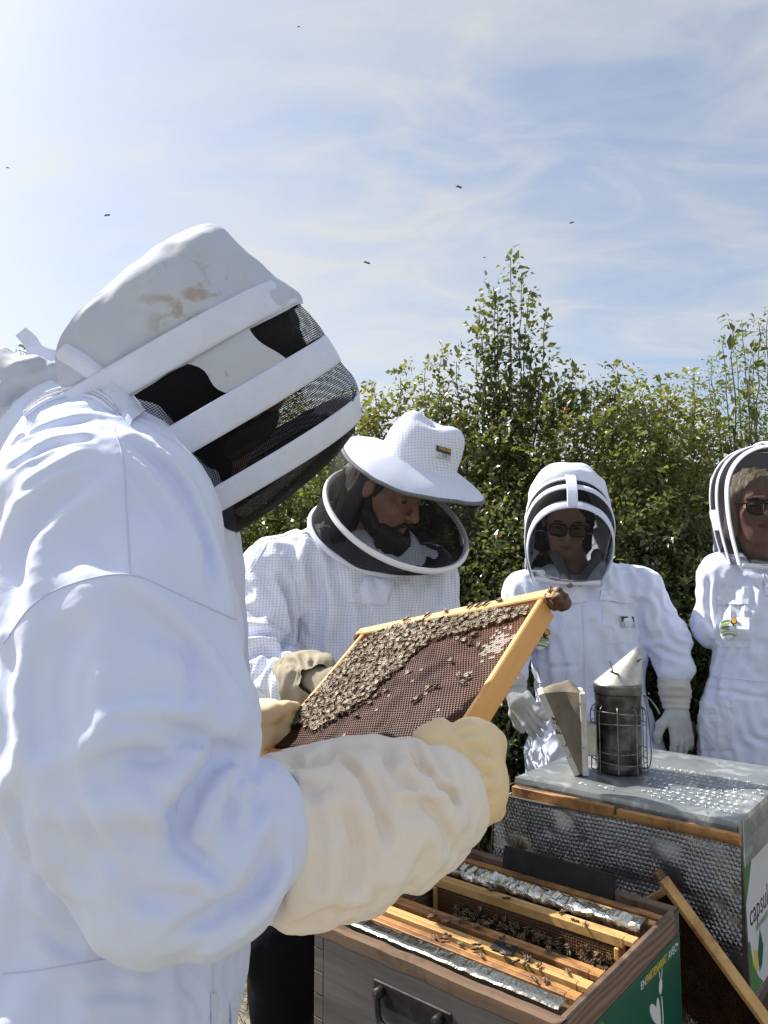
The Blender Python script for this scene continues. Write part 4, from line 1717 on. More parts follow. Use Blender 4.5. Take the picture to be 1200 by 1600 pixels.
def build_held_frame():
    root = empty('held_frame')
    root.matrix_world = Matrix([[FR[i][0], FR[i][1], FR[i][2], FC[i]] for i in range(3)] + [[0, 0, 0, 1]])
    root.matrix_basis = root.matrix_world
    tag(root, 'wooden hive frame of dark comb covered in bees, held up with both gloves', 'hive frame')
    d = 0.034
    boxo('top_bar', (0, FH / 2 - 0.010, -0.012), (FW + 0.036, 0.020, 0.026), W_BAR, root)
    PROP = pmat('propolis', (0.13, 0.06, 0.03), (0.05, 0.025, 0.015), 60, 0.5, bump=[(90, 0.8, 0.004)])
    for s in (-1, 1):
        boxo('end_bar', (s * (FW / 2 - 0.0052), -0.0105, -d / 2), (0.0104, FH - 0.0215, d), W_BARY, root)
        mb = MB()
        V, Q = sdf_mesh(lambda P: s_box(P, (s * (FW / 2 + 0.013), FH / 2 - 0.012, -0.014), (0.013, 0.010, 0.014), None, 0.004) + 0.004 * noise(P * 150), (s * (FW / 2 + 0.013) - 0.03, FH / 2 - 0.045, -0.045), (s * (FW / 2 + 0.013) + 0.03, FH / 2 + 0.02, 0.02), 0.002)
        mb.add(V, Q)
        o = mb.build('lug', PROP, root, smooth=True, local=True)
        tag(o, 'lug crusted with dark propolis')
    boxo('bottom_bar', (0, -FH / 2 + 0.005, -0.012), (FW - 0.022, 0.010, 0.020), W_BAR, root)
    V, Q, C = comb_mesh(FW - 0.022, FH - 0.036, 0.009)
    V = V.copy()
    V[:, 1] -= 0.003
    V[:, 2] -= 0.004
    # white sheen painted into a patch of capped cells near the upper right end
    WH = pmat('white_cell_sheen', (0.62, 0.58, 0.55), (0.45, 0.36, 0.32), 90, 0.25)
    midx = np.zeros(len(Q), int)
    nC = len(C)
    wx, wy = on_frame(772, 1000)
    dd = np.hypot((C[:, 0] - wx) / 0.030, (C[:, 1] - wy) / 0.034)
    wh = RNG.random(nC) < np.clip(1.15 - dd, 0, 0.7)
    wh |= RNG.random(nC) < 0.006
    floor_start = 12 * nC
    midx[floor_start:floor_start + nC][wh] = 1
    midx[floor_start + nC:][wh] = 1
    for i in np.where(wh)[0]:
        V[i * 18 + 12:i * 18 + 18, 2] = V[i * 18 + 6:i * 18 + 12, 2] - 0.0008
    mb = MB()
    mb.add(V, Q)
    midx[:6 * nC] = 2
    midx[:6 * nC].reshape(nC, 6)[wh] = 1
    mb.mq = list(midx)
    RIMM = pmat('cell_rims', (0.17, 0.058, 0.030), (0.09, 0.030, 0.017), 20, 0.4)
    o = mb.build('comb', [comb_material(), WH, RIMM], root, smooth=False, local=True)
    tag(o, kind='stuff')
    boxo('comb_core', (0, -0.003, -0.019), (FW - 0.024, FH - 0.036, 0.010), WAX, root, bev=0)
    return root


# one bee: x forward, z away from what it stands on, 13 mm long
def bee_mesh(flying=False):
    thor = pmat('bee_fuzz', (0.14, 0.082, 0.034), (0.07, 0.040, 0.017), 900, 0.9)
    dark = pmat('bee_dark', (0.026, 0.014, 0.007), (0.045, 0.022, 0.010), 600, 0.35)
    amb = pmat('bee_amber', (0.22, 0.11, 0.034), (0.12, 0.056, 0.02), 600, 0.5)
    wing, nt, b = new_mat('bee_wing')
    b.inputs['Base Color'].default_value = (0.60, 0.50, 0.36, 1)
    b.inputs['Roughness'].default_value = 0.45
    tr = nt.nodes.new('ShaderNodeBsdfTransparent')
    ms = nt.nodes.new('ShaderNodeMixShader')
    ms.inputs[0].default_value = 0.26
    nt.links.new(tr.outputs[0], ms.inputs[1])
    nt.links.new(b.outputs[0], ms.inputs[2])
    nt.links.new(ms.outputs[0], nt.nodes['Material Output'].inputs['Surface'])
    mb = MB()
    Rx = np.array([[0, 0, 1], [0, 1, 0], [-1, 0, 0]], float)   # ellipsoid pole along x
    mb.ell((0.0013, 0, 0.0032), (0.0023, 0.0022, 0.0026), Rx, 8, 5, 0)
    mb.ell((0.0046, 0, 0.0027), (0.0017, 0.0018, 0.0013), Rx, 8, 4, 1)
    # abdomen with bands
    n0 = len(mb.mq)
    mb.ell((-0.0042, 0, 0.0027), (0.0021, 0.0023, 0.0049), np.array([[0, 0, -1], [0, 1, 0], [1, 0, 0]], float) @ np.eye(3), 8, 9, 1)
    for r in range(9):
        if r % 2 == 1 or r == 0:
            for q in range(8):
                mb.mq[n0 + r * 8 + q] = 2
    for s in (-1, 1):
        a = s * (0.17 if not flying else 1.25)
        d = np.array([-math.cos(a), math.sin(a), 0.02])
        sd = np.array([math.sin(a), math.cos(a), 0])
        for L, w, z in ((0.0092, 0.0025, 0.0056), (0.0064, 0.0019, 0.0052)):
            o = np.array([0.0012, s * 0.0012, z])
            pts = [o, o + d * L * .45 + sd * w * .5 * s, o + d * L * .85 + sd * w * .55 * s, o + d * L, o + d * L * .85 - sd * w * .3 * s, o + d * L * .45 - sd * w * .35 * s]
            mb.add(np.array(pts), [[0, 1, 4, 5], [1, 2, 3, 4]], None, 3)
        for k, x in enumerate((0.0028, 0.0012, -0.0006)):
            p = np.array([[x, s * 0.0015, 0.0022], [x + (0.0016 - k * 0.0016), s * 0.0040, 0.0026], [x + (0.0024 - k * 0.0026), s * 0.0054, 0.0002]])
            mb.tube(p, 0.00028, 4, m=1)
        mb.tube(np.array([[0.0056, s * 0.0006, 0.0034], [0.0068, s * 0.0014, 0.0040], [0.0080, s * 0.0020, 0.0032]]), 0.0002, 4, m=1)
    o = mb.build('bee', [thor, dark, amb, wing], smooth=True)
    me = o.data
    bpy.data.objects.remove(o)
    return me


def inside(poly, p):
    x, y = p
    c = False
    n = len(poly)
    j = n - 1
    for i in range(n):
        xi, yi = poly[i]
        xj, yj = poly[j]
        if (yi > y) != (yj > y) and x < (xj - xi) * (y - yi) / (yj - yi) + xi:
            c = not c
        j = i
    return c


def put_bee(me, pos, fwd, up, label, group, sc=1.0):
    up = nrm(up)
    f = nrm(fwd - (fwd @ up) * up)
    l = np.cross(up, f)
    o = bpy.data.objects.new('bee', me)
    o.matrix_basis = Matrix([[f[i] * sc, l[i] * sc, up[i] * sc, pos[i]] for i in range(3)] + [[0, 0, 0, 1]])
    COL.objects.link(o)
    tag(o, label, 'bee', group)
    return o


def build_bees():
    me = bee_mesh()
    rr = random.Random(5)
    # crowd on the comb
    poly_px = [(582, 990), (612, 978), (650, 970), (700, 966), (760, 955), (815, 950), (824, 960), (790, 970), (745, 980), (722, 990), (700, 992), (668, 1005), (640, 1022), (628, 1045), (598, 1062), (572, 1095), (545, 1108), (520, 1125), (488, 1142), (470, 1128), (452, 1135), (470, 1105), (500, 1075), (530, 1040), (555, 1012)]
    poly = [on_frame(*p) for p in poly_px]
    xs = [p[0] for p in poly]
    ys = [p[1] for p in poly]
    pts = []
    tries = 0
    while tries < 26000:
        tries += 1
        p = (rr.uniform(min(xs), max(xs)), rr.uniform(min(ys), max(ys)))
        if not inside(poly, p):
            continue
        if all((p[0] - q[0]) ** 2 + (p[1] - q[1]) ** 2 > 0.0059 ** 2 for q in pts):
            pts.append(p)
    spare = [on_frame(*p) for p in ((655, 1088), (646, 1094), (672, 1072), (683, 1070), (726, 1056), (722, 1064), (716, 1052), (705, 1032), (722, 1000), (714, 996), (748, 1010), (742, 990), (590, 1085), (577, 1098), (556, 1118), (455, 1130), (447, 1122), (735, 1003), (690, 985), (640, 1050), (604, 1078))]
    pts = sorted(pts, key=lambda q: -(q[0]))
    n_single = 235
    rest = []
    base_dir = math.radians(205)
    def bee_at(p, lift=0.0):
        a = base_dir + rr.gauss(0, 0.95) + (math.pi if rr.random() < 0.25 else 0)
        f = FX * math.cos(a) + FY * math.sin(a)
        up = FZ + FX * rr.gauss(0, 0.18) + FY * rr.gauss(0, 0.18)
        pos = FC + FX * p[0] + FY * p[1] + FZ * (-0.0035 + lift)
        return pos, f, up
    for i, p in enumerate(pts):
        pos, f, up = bee_at(p, rr.uniform(0, 0.0035))
        if i < n_single:
            put_bee(me, pos, f, up, 'honey bee in the dense crowd covering the upper left of the held comb', 'bees crowded on the held comb', rr.uniform(0.82, 0.98))
        else:
            rest.append((pos, f, up))
    for p in spare:
        pos, f, up = bee_at(p)
        put_bee(me, pos, f, up, 'honey bee straying alone on the bare dark cells of the held comb', 'bees straying on the held comb', rr.uniform(0.9, 1.02))
    # a few on the top bar
    for px, py in ((855, 928), (760, 941), (752, 938), (700, 950), (672, 953), (735, 944), (640, 958), (780, 936)):
        x, y = on_frame(px, py + 6)
        pos = FC + FX * x + FY * (FH / 2 + 0.0004) + FZ * (-0.004)
        pos2 = FC + FX * x + FY * (FH / 2 - 0.008) + FZ * 0.0012
        put_bee(me, pos2, FX * rr.uniform(-1, 1) + FY * rr.uniform(-1, 1), FZ, 'honey bee walking along the top bar of the held frame', 'bees on the held top bar', 0.95)
    if rest:
        vs = np.array([v.co for v in me.vertices])
        mb = MB()
        qs = np.array([list(p.vertices) for p in me.polygons if len(p.vertices) == 4])
        mq = [p.material_index for p in me.polygons if len(p.vertices) == 4]
        for pos, f, up in rest:
            up = nrm(up)
            f = nrm(f - (f @ up) * up)
            l = np.cross(up, f)
            n0 = len(mb.mq)
            mb.add(vs @ np.stack([f, l, up]) * 0.9 + pos, qs)
            mb.mq[n0:] = mq
        o = mb.build('bee_crowd', list(me.materials), smooth=True)
        tag(o, 'rest of the honey bees packed on the lower left of the held comb', 'bees', kind='stuff')
    # bees on the open hive
    zt = RIM - 0.006
    spots = []
    for y in (-0.150, -0.108, -0.064, 0.078, -0.135, -0.086):
        for k in range(6):
            spots.append((rr.uniform(-0.10, 0.19), y + rr.uniform(-0.012, 0.012)))
    for (x, y) in spots[:34]:
        pos = H1C + HA * x + HB * y + np.array([0, 0, zt + 0.0012])
        a = rr.uniform(0, 6.28)
        put_bee(me, pos, np.array([math.cos(a), math.sin(a), 0]), np.array([0, 0, 1.0]), 'honey bee on the top bars of the open hive', 'bees on the open hive', 1.15)
    mb = MB()
    vs = np.array([v.co for v in me.vertices])
    qs = np.array([list(p.vertices) for p in me.polygons if len(p.vertices) == 4])
    mq = [p.material_index for p in me.polygons if len(p.vertices) == 4]
    for k in range(620):
        # clinging in the gap between frames
        x = rr.uniform(-0.15, 0.2)
        if rr.random() < 0.75:
            y, up = 0.0645, -HB
        else:
            y, up = -0.0505, HB
        z = zt - rr.uniform(0.03, 0.2)
        pos = H1C + HA * x + HB * y + np.array([0, 0, z])
        up = nrm(up + np.array([rr.gauss(0, .2), rr.gauss(0, .2), rr.gauss(0, .2)]))
        f = HA * rr.gauss(0, 1) + np.array([0, 0, rr.gauss(0, 1)])
        f = nrm(f - (f @ up) * up)
        l = np.cross(up, f)
        n0 = len(mb.mq)
        mb.add(vs @ np.stack([f, l, up]) * 1.15 + pos, qs)
        mb.mq[n0:] = mq
    o = mb.build('bee_crowd', list(me.materials), smooth=True)
    tag(o, 'bees massed on the comb inside the dark gap of the open hive', 'bees', kind='stuff')
    # in the air
    fm = bee_mesh(True)
    for px, py, Y, sc, lab in ((716, 294, 1.5, 1.0, 'largest flying bee, high in the middle of the sky'), (572, 412, 1.6, 1.0, 'flying bee in the sky between the tall hood and the sapling'),
                               (894, 349, 2.2, 1.0, 'flying bee in the blue sky on the right above the sapling'), (167, 338, 1.8, 1.0, 'flying bee up left of the peaked hood top'),
                               (467, 43, 2.6, 1.0, 'tiny flying bee near the top edge of the sky'), (12, 263, 3.2, 1.0, 'tiny flying bee at the left edge of the sky'),
                               (757, 403, 3.0, 0.8, 'flying bee just beside the tip of the sapling')):
        p = at(px, py, Y)
        a = rr.uniform(0, 6.28)
        put_bee(fm, p, np.array([math.cos(a), math.sin(a) * .4, rr.uniform(-.5, .3)]), np.array([rr.gauss(0, .3), -0.5, 1]), lab, 'bees in flight', sc)


# ------------------------------------------------------------------ smoker
def build_smoker():
    d = ray(968, 1203)
    c = CAM + d * ((LID + 0.003 - CAM[2]) / d[2])
    root = empty('bee_smoker', c)
    tag(root, 'sooty metal bee smoker with wire cage and leather bellows on the zinc lid', 'smoker')
    STEEL = pmat('sooty_steel', (0.15, 0.14, 0.135), (0.030, 0.026, 0.024), 16, 0.30, metal=0.75, bump=[(30, 0.25, 0.003)], extra=[(22, (0.20, 0.115, 0.08), 0.60, 0.72, (1, 1, .4))])
    TIN = pmat('tin_cone', (0.60, 0.57, 0.52), (0.44, 0.41, 0.37), 26, 0.4, metal=0.55, bump=[(20, 0.15, 0.004)], extra=[(34, (0.07, 0.05, 0.035), 0.62, 0.66)])
    BAND = pmat('lid_band', (0.30, 0.285, 0.27), (0.16, 0.15, 0.14), 30, 0.38, metal=0.8)
    WIRE = pmat('cage_wire', (0.34, 0.33, 0.32), (0.15, 0.14, 0.13), 60, 0.4, metal=0.8)
    LEATH = pmat('bellows_leather', (0.26, 0.225, 0.16), (0.15, 0.13, 0.095), 12, 0.75, bump=[(18, 0.5, 0.008), (140, 0.3, 0.001)])
    PEEL = pmat('peeling_white_board', (0.66, 0.64, 0.60), (0.50, 0.47, 0.42), 30, 0.6, extra=[(30, (0.05, 0.04, 0.035), 0.585, 0.61)], bump=[(60, 0.5, 0.002)])
    r, hb = 0.060, 0.205
    def lathe(name, prof, m, seg=40, parent=root):
        a = np.linspace(0, 2 * math.pi, seg, endpoint=False)
        P = np.array([[[q[0] * math.cos(t), q[0] * math.sin(t), q[1]] for t in a] for q in prof])
        n = len(prof)
        i = np.arange(n - 1)[:, None]
        j = np.arange(seg)[None]
        Q = np.stack([i * seg + j, i * seg + (j + 1) % seg, (i + 1) * seg + (j + 1) % seg, (i + 1) * seg + j], -1).reshape(-1, 4)
        mb = MB()
        mb.add(P.reshape(-1, 3), Q)
        return mb.build(name, m, parent, smooth=True, local=True)
    o = lathe('can', [(0.001, 0.0), (r - 0.002, 0.0), (r, 0.003), (r, 0.02), (r - 0.0012, 0.024), (r, 0.028), (r, hb - 0.02), (r + 0.0015, hb - 0.016), (r + 0.0015, hb)], STEEL)
    lathe('lid_band', [(r + 0.0012, hb + 0.001), (r + 0.004, hb + 0.0015), (r + 0.004, hb + 0.02), (r + 0.0055, hb + 0.022), (r + 0.0055, hb + 0.026), (r + 0.003, hb + 0.029), (0.01, hb + 0.03)], BAND)
    # oblique cone
    seg = 40
    tip = np.array([0.060, -0.008, hb + 0.112])
    tn = nrm([0.9, 0, 0.15])
    a = np.linspace(0, 2 * math.pi, seg, endpoint=False)
    R0 = np.stack([(r + 0.002) * np.cos(a), (r + 0.002) * np.sin(a), np.full(seg, hb + 0.029)], 1)
    R1 = np.stack([tip[0] + 0.006 * np.cos(a), tip[1] + 0.013 * np.sin(a), tip[2] - 0.016 * np.cos(a)], 1)
    rings = []
    for t in np.linspace(0, 1, 8):
        rings.append(R0 * (1 - t) + R1 * t)
    rings.append(R1 * 0.8 + tip * 0.2 - np.array([0.003, 0, 0.001]))
    rings.append(np.repeat((tip - np.array([0.02, 0, 0.006]))[None], seg, 0))
    P = np.array(rings)
    n = len(P)
    i = np.arange(n - 1)[:, None]
    j = np.arange(seg)[None]
    Q = np.stack([i * seg + j, i * seg + (j + 1) % seg, (i + 1) * seg + (j + 1) % seg, (i + 1) * seg + j], -1).reshape(-1, 4)
    mb = MB()
    mb.add(P.reshape(-1, 3), Q)
    cone = mb.build('cone_lid', TIN, root, smooth=True, local=True)
    mb = MB()
    q0 = np.array([-0.022, -0.045, hb + 0.060])
    mb.tube(densify([q0 + np.array([0.012, 0.0, -0.004]), q0, q0 + np.array([-0.012, -0.006, 0.006])], 8), 0.0035, 6)
    mb.tube(densify([q0 + np.array([-0.004, -0.004, 0.003]), q0 + np.array([-0.010, -0.008, 0.022]), q0 + np.array([-0.014, -0.004, 0.036])], 8), 0.0018, 6)
    mb.build('lid_hook', WIRE, cone, smooth=True, local=True)
    # wire cage
    cr = r + 0.012
    for z in (0.030, 0.058, 0.130, 0.160):
        mb = MB()
        t = np.linspace(0, 2 * math.pi, 44, endpoint=False)
        mb.tube(np.stack([cr * np.cos(t), cr * np.sin(t), z + 0.003 * np.sin(t * 2 + z * 40)], 1), 0.0015, 5, closed=True)
        mb.build('cage_ring', WIRE, root, smooth=True, local=True)
    for k in range(9):
        t = -2.6 + k * 0.70
        mb = MB()
        c_, s_ = math.cos(t), math.sin(t)
        mb.tube(densify([(c_ * (r - 0.01), s_ * (r - 0.01), -0.0005), (c_ * cr, s_ * cr, 0.002), (c_ * (cr + 0.001), s_ * (cr + 0.001), 0.02), (c_ * (cr + 0.001), s_ * (cr + 0.001), 0.10), (c_ * (cr + 0.001), s_ * (cr + 0.001), 0.158), (c_ * (r + 0.001), s_ * (r + 0.001), 0.176)], 22), 0.0016, 5)
        mb.build('cage_wire', WIRE, root, smooth=True, local=True)
    mb = MB()
    mb.tube(densify([(r + 0.006, -0.01, hb - 0.005), (r + 0.020, -0.016, hb - 0.012), (r + 0.034, -0.02, hb - 0.030), (r + 0.046, -0.02, hb - 0.052)], 12), 0.0022, 6)
    mb.tube(densify([(r + 0.006, -0.02, hb - 0.008), (r + 0.014, -0.02, hb - 0.05), (r + 0.022, -0.016, 0.06), (r + 0.018, -0.01, 0.012), (r, 0, 0.004)], 18), 0.0018, 6)
    mb.build('hook', WIRE, root, smooth=True, local=True)
    # bellows: two boards hinged at the bottom with leather between
    e = nrm([-0.985, 0.17, 0])
    p = nrm([-0.17, -0.985, 0])
    up = np.array([0, 0, 1.0])
    Hb = 0.215
    wd = 0.105
    b0 = e * (r + 0.036) + p * 0.03
    def board(base, top, th):
        ax = nrm(top - base)
        nn = np.cross(p, ax)
        R = np.stack([p, nn, ax], 1)
        bm = bmesh.new()
        box_bm(bm, (base + top) / 2, (wd, th, np.linalg.norm(top - base)), R, 0.002)
        return bm_obj('bellows_board', bm, PEEL, root, local=True)
    ra, rb = b0 + up * 0.0, b0 + up * Hb + e * 0.004
    la, lb = b0 + e * 0.022 + up * 0.0, b0 + e * 0.112 + up * (Hb - 0.004)
    board(ra, rb, 0.016)
    board(la, lb, 0.016)
    # leather: pleated wrap
    G = []
    for t in np.linspace(0.02, 1, 16):
        A = ra + (rb - ra) * t + e * 0.005
        Bq = la + (lb - la) * t - e * 0.004
        row = []
        for s in np.linspace(0, 1, 13):
            q = A + (Bq - A) * s
            pinch = -0.022 * math.sin(math.pi * s) * t
            row.append(q + p * (wd / 2 - 0.004 + pinch + 0.003 * math.sin(9 * t + 5 * s)))
        G.append(row)
    mb = MB()
    mb.grid(np.array(G))
    Gb = [[q - p * 2 * ((q - (ra + (rb - ra) * 0)) @ p) for q in row] for row in G]
    mb.grid(np.array(Gb), flip=True)
    Gt = []
    for s in np.linspace(0, 1, 13):
        f, bk = np.array(G[-1][int(round(s * 12))]), np.array(Gb[-1][int(round(s * 12))])
        Gt.append([f + (bk - f) * k + up * (0.020 * math.sin(math.pi * s) ** 0.7 * math.sin(math.pi * (0.15 + 0.7 * k)) + 0.012 * math.exp(-((s - 0.25) / 0.16) ** 2)) * math.sin(math.pi * min(1, max(0, k))) for k in np.linspace(0, 1, 9)])
    mb.grid(np.array(Gt))
    mb.build('leather', LEATH, root, smooth=True, local=True)
    # bracket plate between can and bellows
    R = np.stack([e, p, up], 1)
    bm = bmesh.new()
    box_bm(bm, e * (r + 0.018) + up * 0.085 + p * 0.018, (0.034, 0.05, 0.085), R, 0.003)
    bm_obj('bracket', bm, TIN, root, local=True)
# ------------------------------------------------------------------ people
COTTON = pmat('white_cotton', (0.725, 0.78, 0.965), (0.69, 0.745, 0.935), 5, 0.85, bump=[(26, 0.35, 0.005, (1, 1, .7), 4, 0.8), (900, 0.12, 0.0006)], sheen=0.15)
COTTON_SEAM = pmat('suit_seam', (0.60, 0.645, 0.80), None, 5, 0.85)
COTTON_FLAP = pmat('suit_flap', (0.75, 0.79, 0.93), (0.715, 0.755, 0.90), 7, 0.85, bump=[(26, 0.3, 0.006), (700, 0.1, 0.0006)])
CREAM = pmat('cream_hood', (0.55, 0.585, 0.665), (0.50, 0.53, 0.60), 6, 0.8, bump=[(6, 0.6, 0.014, (1, 1, 1), 3, 0.8, 'RIDGED_MULTIFRACTAL'), (26, 0.25, 0.006), (800, 0.1, 0.0005)], extra=[(40, (0.42, 0.33, 0.22), 0.68, 0.76)])
HOODW = pmat('white_hood', (0.75, 0.79, 0.93), (0.715, 0.755, 0.89), 8, 0.85, bump=[(14, 0.35, 0.012), (50, 0.2, 0.004)])
BANDM = pmat('spacer_band', (0.73, 0.77, 0.91), (0.68, 0.72, 0.86), 30, 0.8, bump=[(420, 0.5, 0.0015)], extra=[(30, (0.55, 0.48, 0.36), 0.70, 0.76)])
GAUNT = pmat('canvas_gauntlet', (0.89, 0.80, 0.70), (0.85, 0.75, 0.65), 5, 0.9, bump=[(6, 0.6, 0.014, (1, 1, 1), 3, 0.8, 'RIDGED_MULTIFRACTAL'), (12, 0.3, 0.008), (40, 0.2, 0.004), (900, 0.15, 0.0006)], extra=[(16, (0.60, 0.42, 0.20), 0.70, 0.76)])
HIDE = pmat('cream_leather', (0.88, 0.70, 0.42), (0.82, 0.62, 0.35), 12, 0.62, bump=[(30, 0.3, 0.004), (160, 0.2, 0.001)])
SUEDE = pmat('grey_suede', (0.36, 0.32, 0.24), (0.28, 0.245, 0.18), 16, 0.9, bump=[(22, 0.5, 0.008), (120, 0.3, 0.001)])
GLOVEW = pmat('pale_glove', (0.52, 0.53, 0.54), (0.45, 0.46, 0.47), 14, 0.7, bump=[(30, 0.3, 0.004)])
CUFFM = pmat('knit_cuff', (0.60, 0.575, 0.54), (0.52, 0.50, 0.47), 14, 0.95, bump=[(22, 0.6, 0.010, (.4, .4, 2)), (300, 0.3, 0.001)])
TROUS = pmat('black_trousers', (0.005, 0.005, 0.008), (0.008, 0.008, 0.012), 6, 0.95, spec=0.1, bump=[(14, 0.4, 0.02)])
BOOT = pmat('dark_boot', (0.03, 0.025, 0.02), (0.05, 0.04, 0.03), 10, 0.6)
HAIRD = pmat('dark_hair', (0.030, 0.018, 0.012), (0.012, 0.008, 0.006), 60, 0.55, ws=(1, 1, .15), bump=[(140, 0.8, 0.004, (1, 1, .12))])
HAIRB = pmat('blond_hair', (0.50, 0.42, 0.30), (0.32, 0.25, 0.17), 60, 0.5, ws=(1, 1, .15), bump=[(140, 0.8, 0.004, (1, 1, .12))])
SKIN = pmat('skin_tan', (0.42, 0.23, 0.155), (0.36, 0.185, 0.125), 30, 0.5, bump=[(200, 0.15, 0.001)])
SKINF = pmat('skin_fair', (0.52, 0.31, 0.23), (0.46, 0.26, 0.19), 30, 0.5, bump=[(200, 0.15, 0.001)])
BLACKC = pmat('black_lining', (0.006, 0.006, 0.007), (0.009, 0.009, 0.010), 30, 0.95, spec=0.1)
LIP = pmat('lips', (0.34, 0.155, 0.12), (0.30, 0.13, 0.10), 30, 0.45)
EYE = pmat('eye', (0.03, 0.025, 0.02), None, 30, 0.2)
FRAMEK = pmat('spectacle_frame', (0.012, 0.011, 0.011), None, 30, 0.25)
SHIRT = pmat('grey_shirt', (0.22, 0.225, 0.235), (0.17, 0.175, 0.185), 12, 0.9, bump=[(16, 0.5, 0.012)])
PIPING = pmat('white_tube', (0.80, 0.80, 0.82), None, 5, 0.45)
NET1 = net_mat('black_netting_near', 0.0026, 0.31, (0.012, 0.012, 0.014))
NET2 = net_mat('black_netting', 0.0026, 0.32, (0.016, 0.016, 0.018))
NETH = net_mat('black_netting_hat', 0.0026, 0.20, (0.016, 0.016, 0.018))
NETD = net_mat('black_netting_dense', 0.0026, 0.72, (0.010, 0.010, 0.012))


def make_lens():
    m, nt, b = new_mat('spectacle_lens')
    b.inputs['Base Color'].default_value = (0.02, 0.02, 0.022, 1)
    b.inputs['Roughness'].default_value = 0.05
    tr = nt.nodes.new('ShaderNodeBsdfTransparent')
    tr.inputs[0].default_value = (0.8, 0.8, 0.82, 1)
    ms = nt.nodes.new('ShaderNodeMixShader')
    ms.inputs[0].default_value = 0.35
    nt.links.new(tr.outputs[0], ms.inputs[1])
    nt.links.new(b.outputs[0], ms.inputs[2])
    nt.links.new(ms.outputs[0], nt.nodes['Material Output'].inputs['Surface'])
    return m


LENS = make_lens()


def eyelet_cloth():
    """white knitted cloth with rows of small holes"""
    m, nt, b = new_mat('eyelet_cloth')
    tc = nt.nodes.new('ShaderNodeTexCoord')
    vec = tc.outputs['Object']
    nz = nt.nodes.new('ShaderNodeTexNoise')
    nz.inputs['Scale'].default_value = 7
    nt.links.new(vec, nz.inputs['Vector'])
    mad = nt.nodes.new('ShaderNodeVectorMath')
    mad.operation = 'MULTIPLY_ADD'
    nt.links.new(nz.outputs['Color'], mad.inputs[0])
    mad.inputs[1].default_value = (0.03, 0.03, 0.03)
    nt.links.new(vec, mad.inputs[2])
    sep = nt.nodes.new('ShaderNodeSeparateXYZ')
    nt.links.new(mad.outputs[0], sep.inputs[0])
    res = []
    for ax, sc in (('X', 0.0085), ('Z', 0.0070)):
        d = nt.nodes.new('ShaderNodeMath')
        d.operation = 'MULTIPLY'
        nt.links.new(sep.outputs[ax], d.inputs[0])
        d.inputs[1].default_value = 2 * math.pi / sc
        s = nt.nodes.new('ShaderNodeMath')
        s.operation = 'SINE'
        nt.links.new(d.outputs[0], s.inputs[0])
        res.append(s.outputs[0])
    add = nt.nodes.new('ShaderNodeMath')
    add.operation = 'ADD'
    nt.links.new(res[0], add.inputs[0])
    nt.links.new(res[1], add.inputs[1])
    mr = nt.nodes.new('ShaderNodeMapRange')
    mr.inputs['From Min'].default_value = 0.75
    mr.inputs['From Max'].default_value = 1.7
    nt.links.new(add.outputs[0], mr.inputs['Value'])
    mx = nt.nodes.new('ShaderNodeMix')
    mx.data_type = 'RGBA'
    nt.links.new(mr.outputs[0], mx.inputs['Factor'])
    mx.inputs['A'].default_value = (0.76, 0.79, 0.91, 1)
    mx.inputs['B'].default_value = (0.50, 0.53, 0.64, 1)
    nt.links.new(mx.outputs['Result'], b.inputs['Base Color'])
    b.inputs['Roughness'].default_value = 0.9
    last = bumps(nt, b, vec, [(10, 0.3, 0.015, (1, 1, .6), 3, 1.0), (36, 0.2, 0.005)])
    bp = nt.nodes.new('ShaderNodeBump')
    bp.inputs['Strength'].default_value = 0.5
    bp.inputs['Distance'].default_value = 0.0015
    bp.invert = True
    nt.links.new(mr.outputs[0], bp.inputs['Height'])
    nt.links.new(last, bp.inputs['Normal'])
    nt.links.new(bp.outputs[0], b.inputs['Normal'])
    return m


EYELET = eyelet_cloth()


class Fr:
    """local frame of a head: u forward, v up, w to the side"""
    def __init__(s, O, u, v):
        s.O = np.asarray(O, float)
        s.u = nrm(u)
        s.v = nrm(np.asarray(v, float) - (np.asarray(v, float) @ s.u) * s.u)
        s.w = np.cross(s.u, s.v)

    def __call__(s, u, v, w):
        u, v, w = np.broadcast_arrays(u, v, w)
        return s.O + u[..., None] * s.u + v[..., None] * s.v + w[..., None] * s.w

    def loc(s, P):
        q = P - s.O
        return np.stack([q @ s.w, q @ s.u, q @ s.v], 1)   # x side, y forward, z up


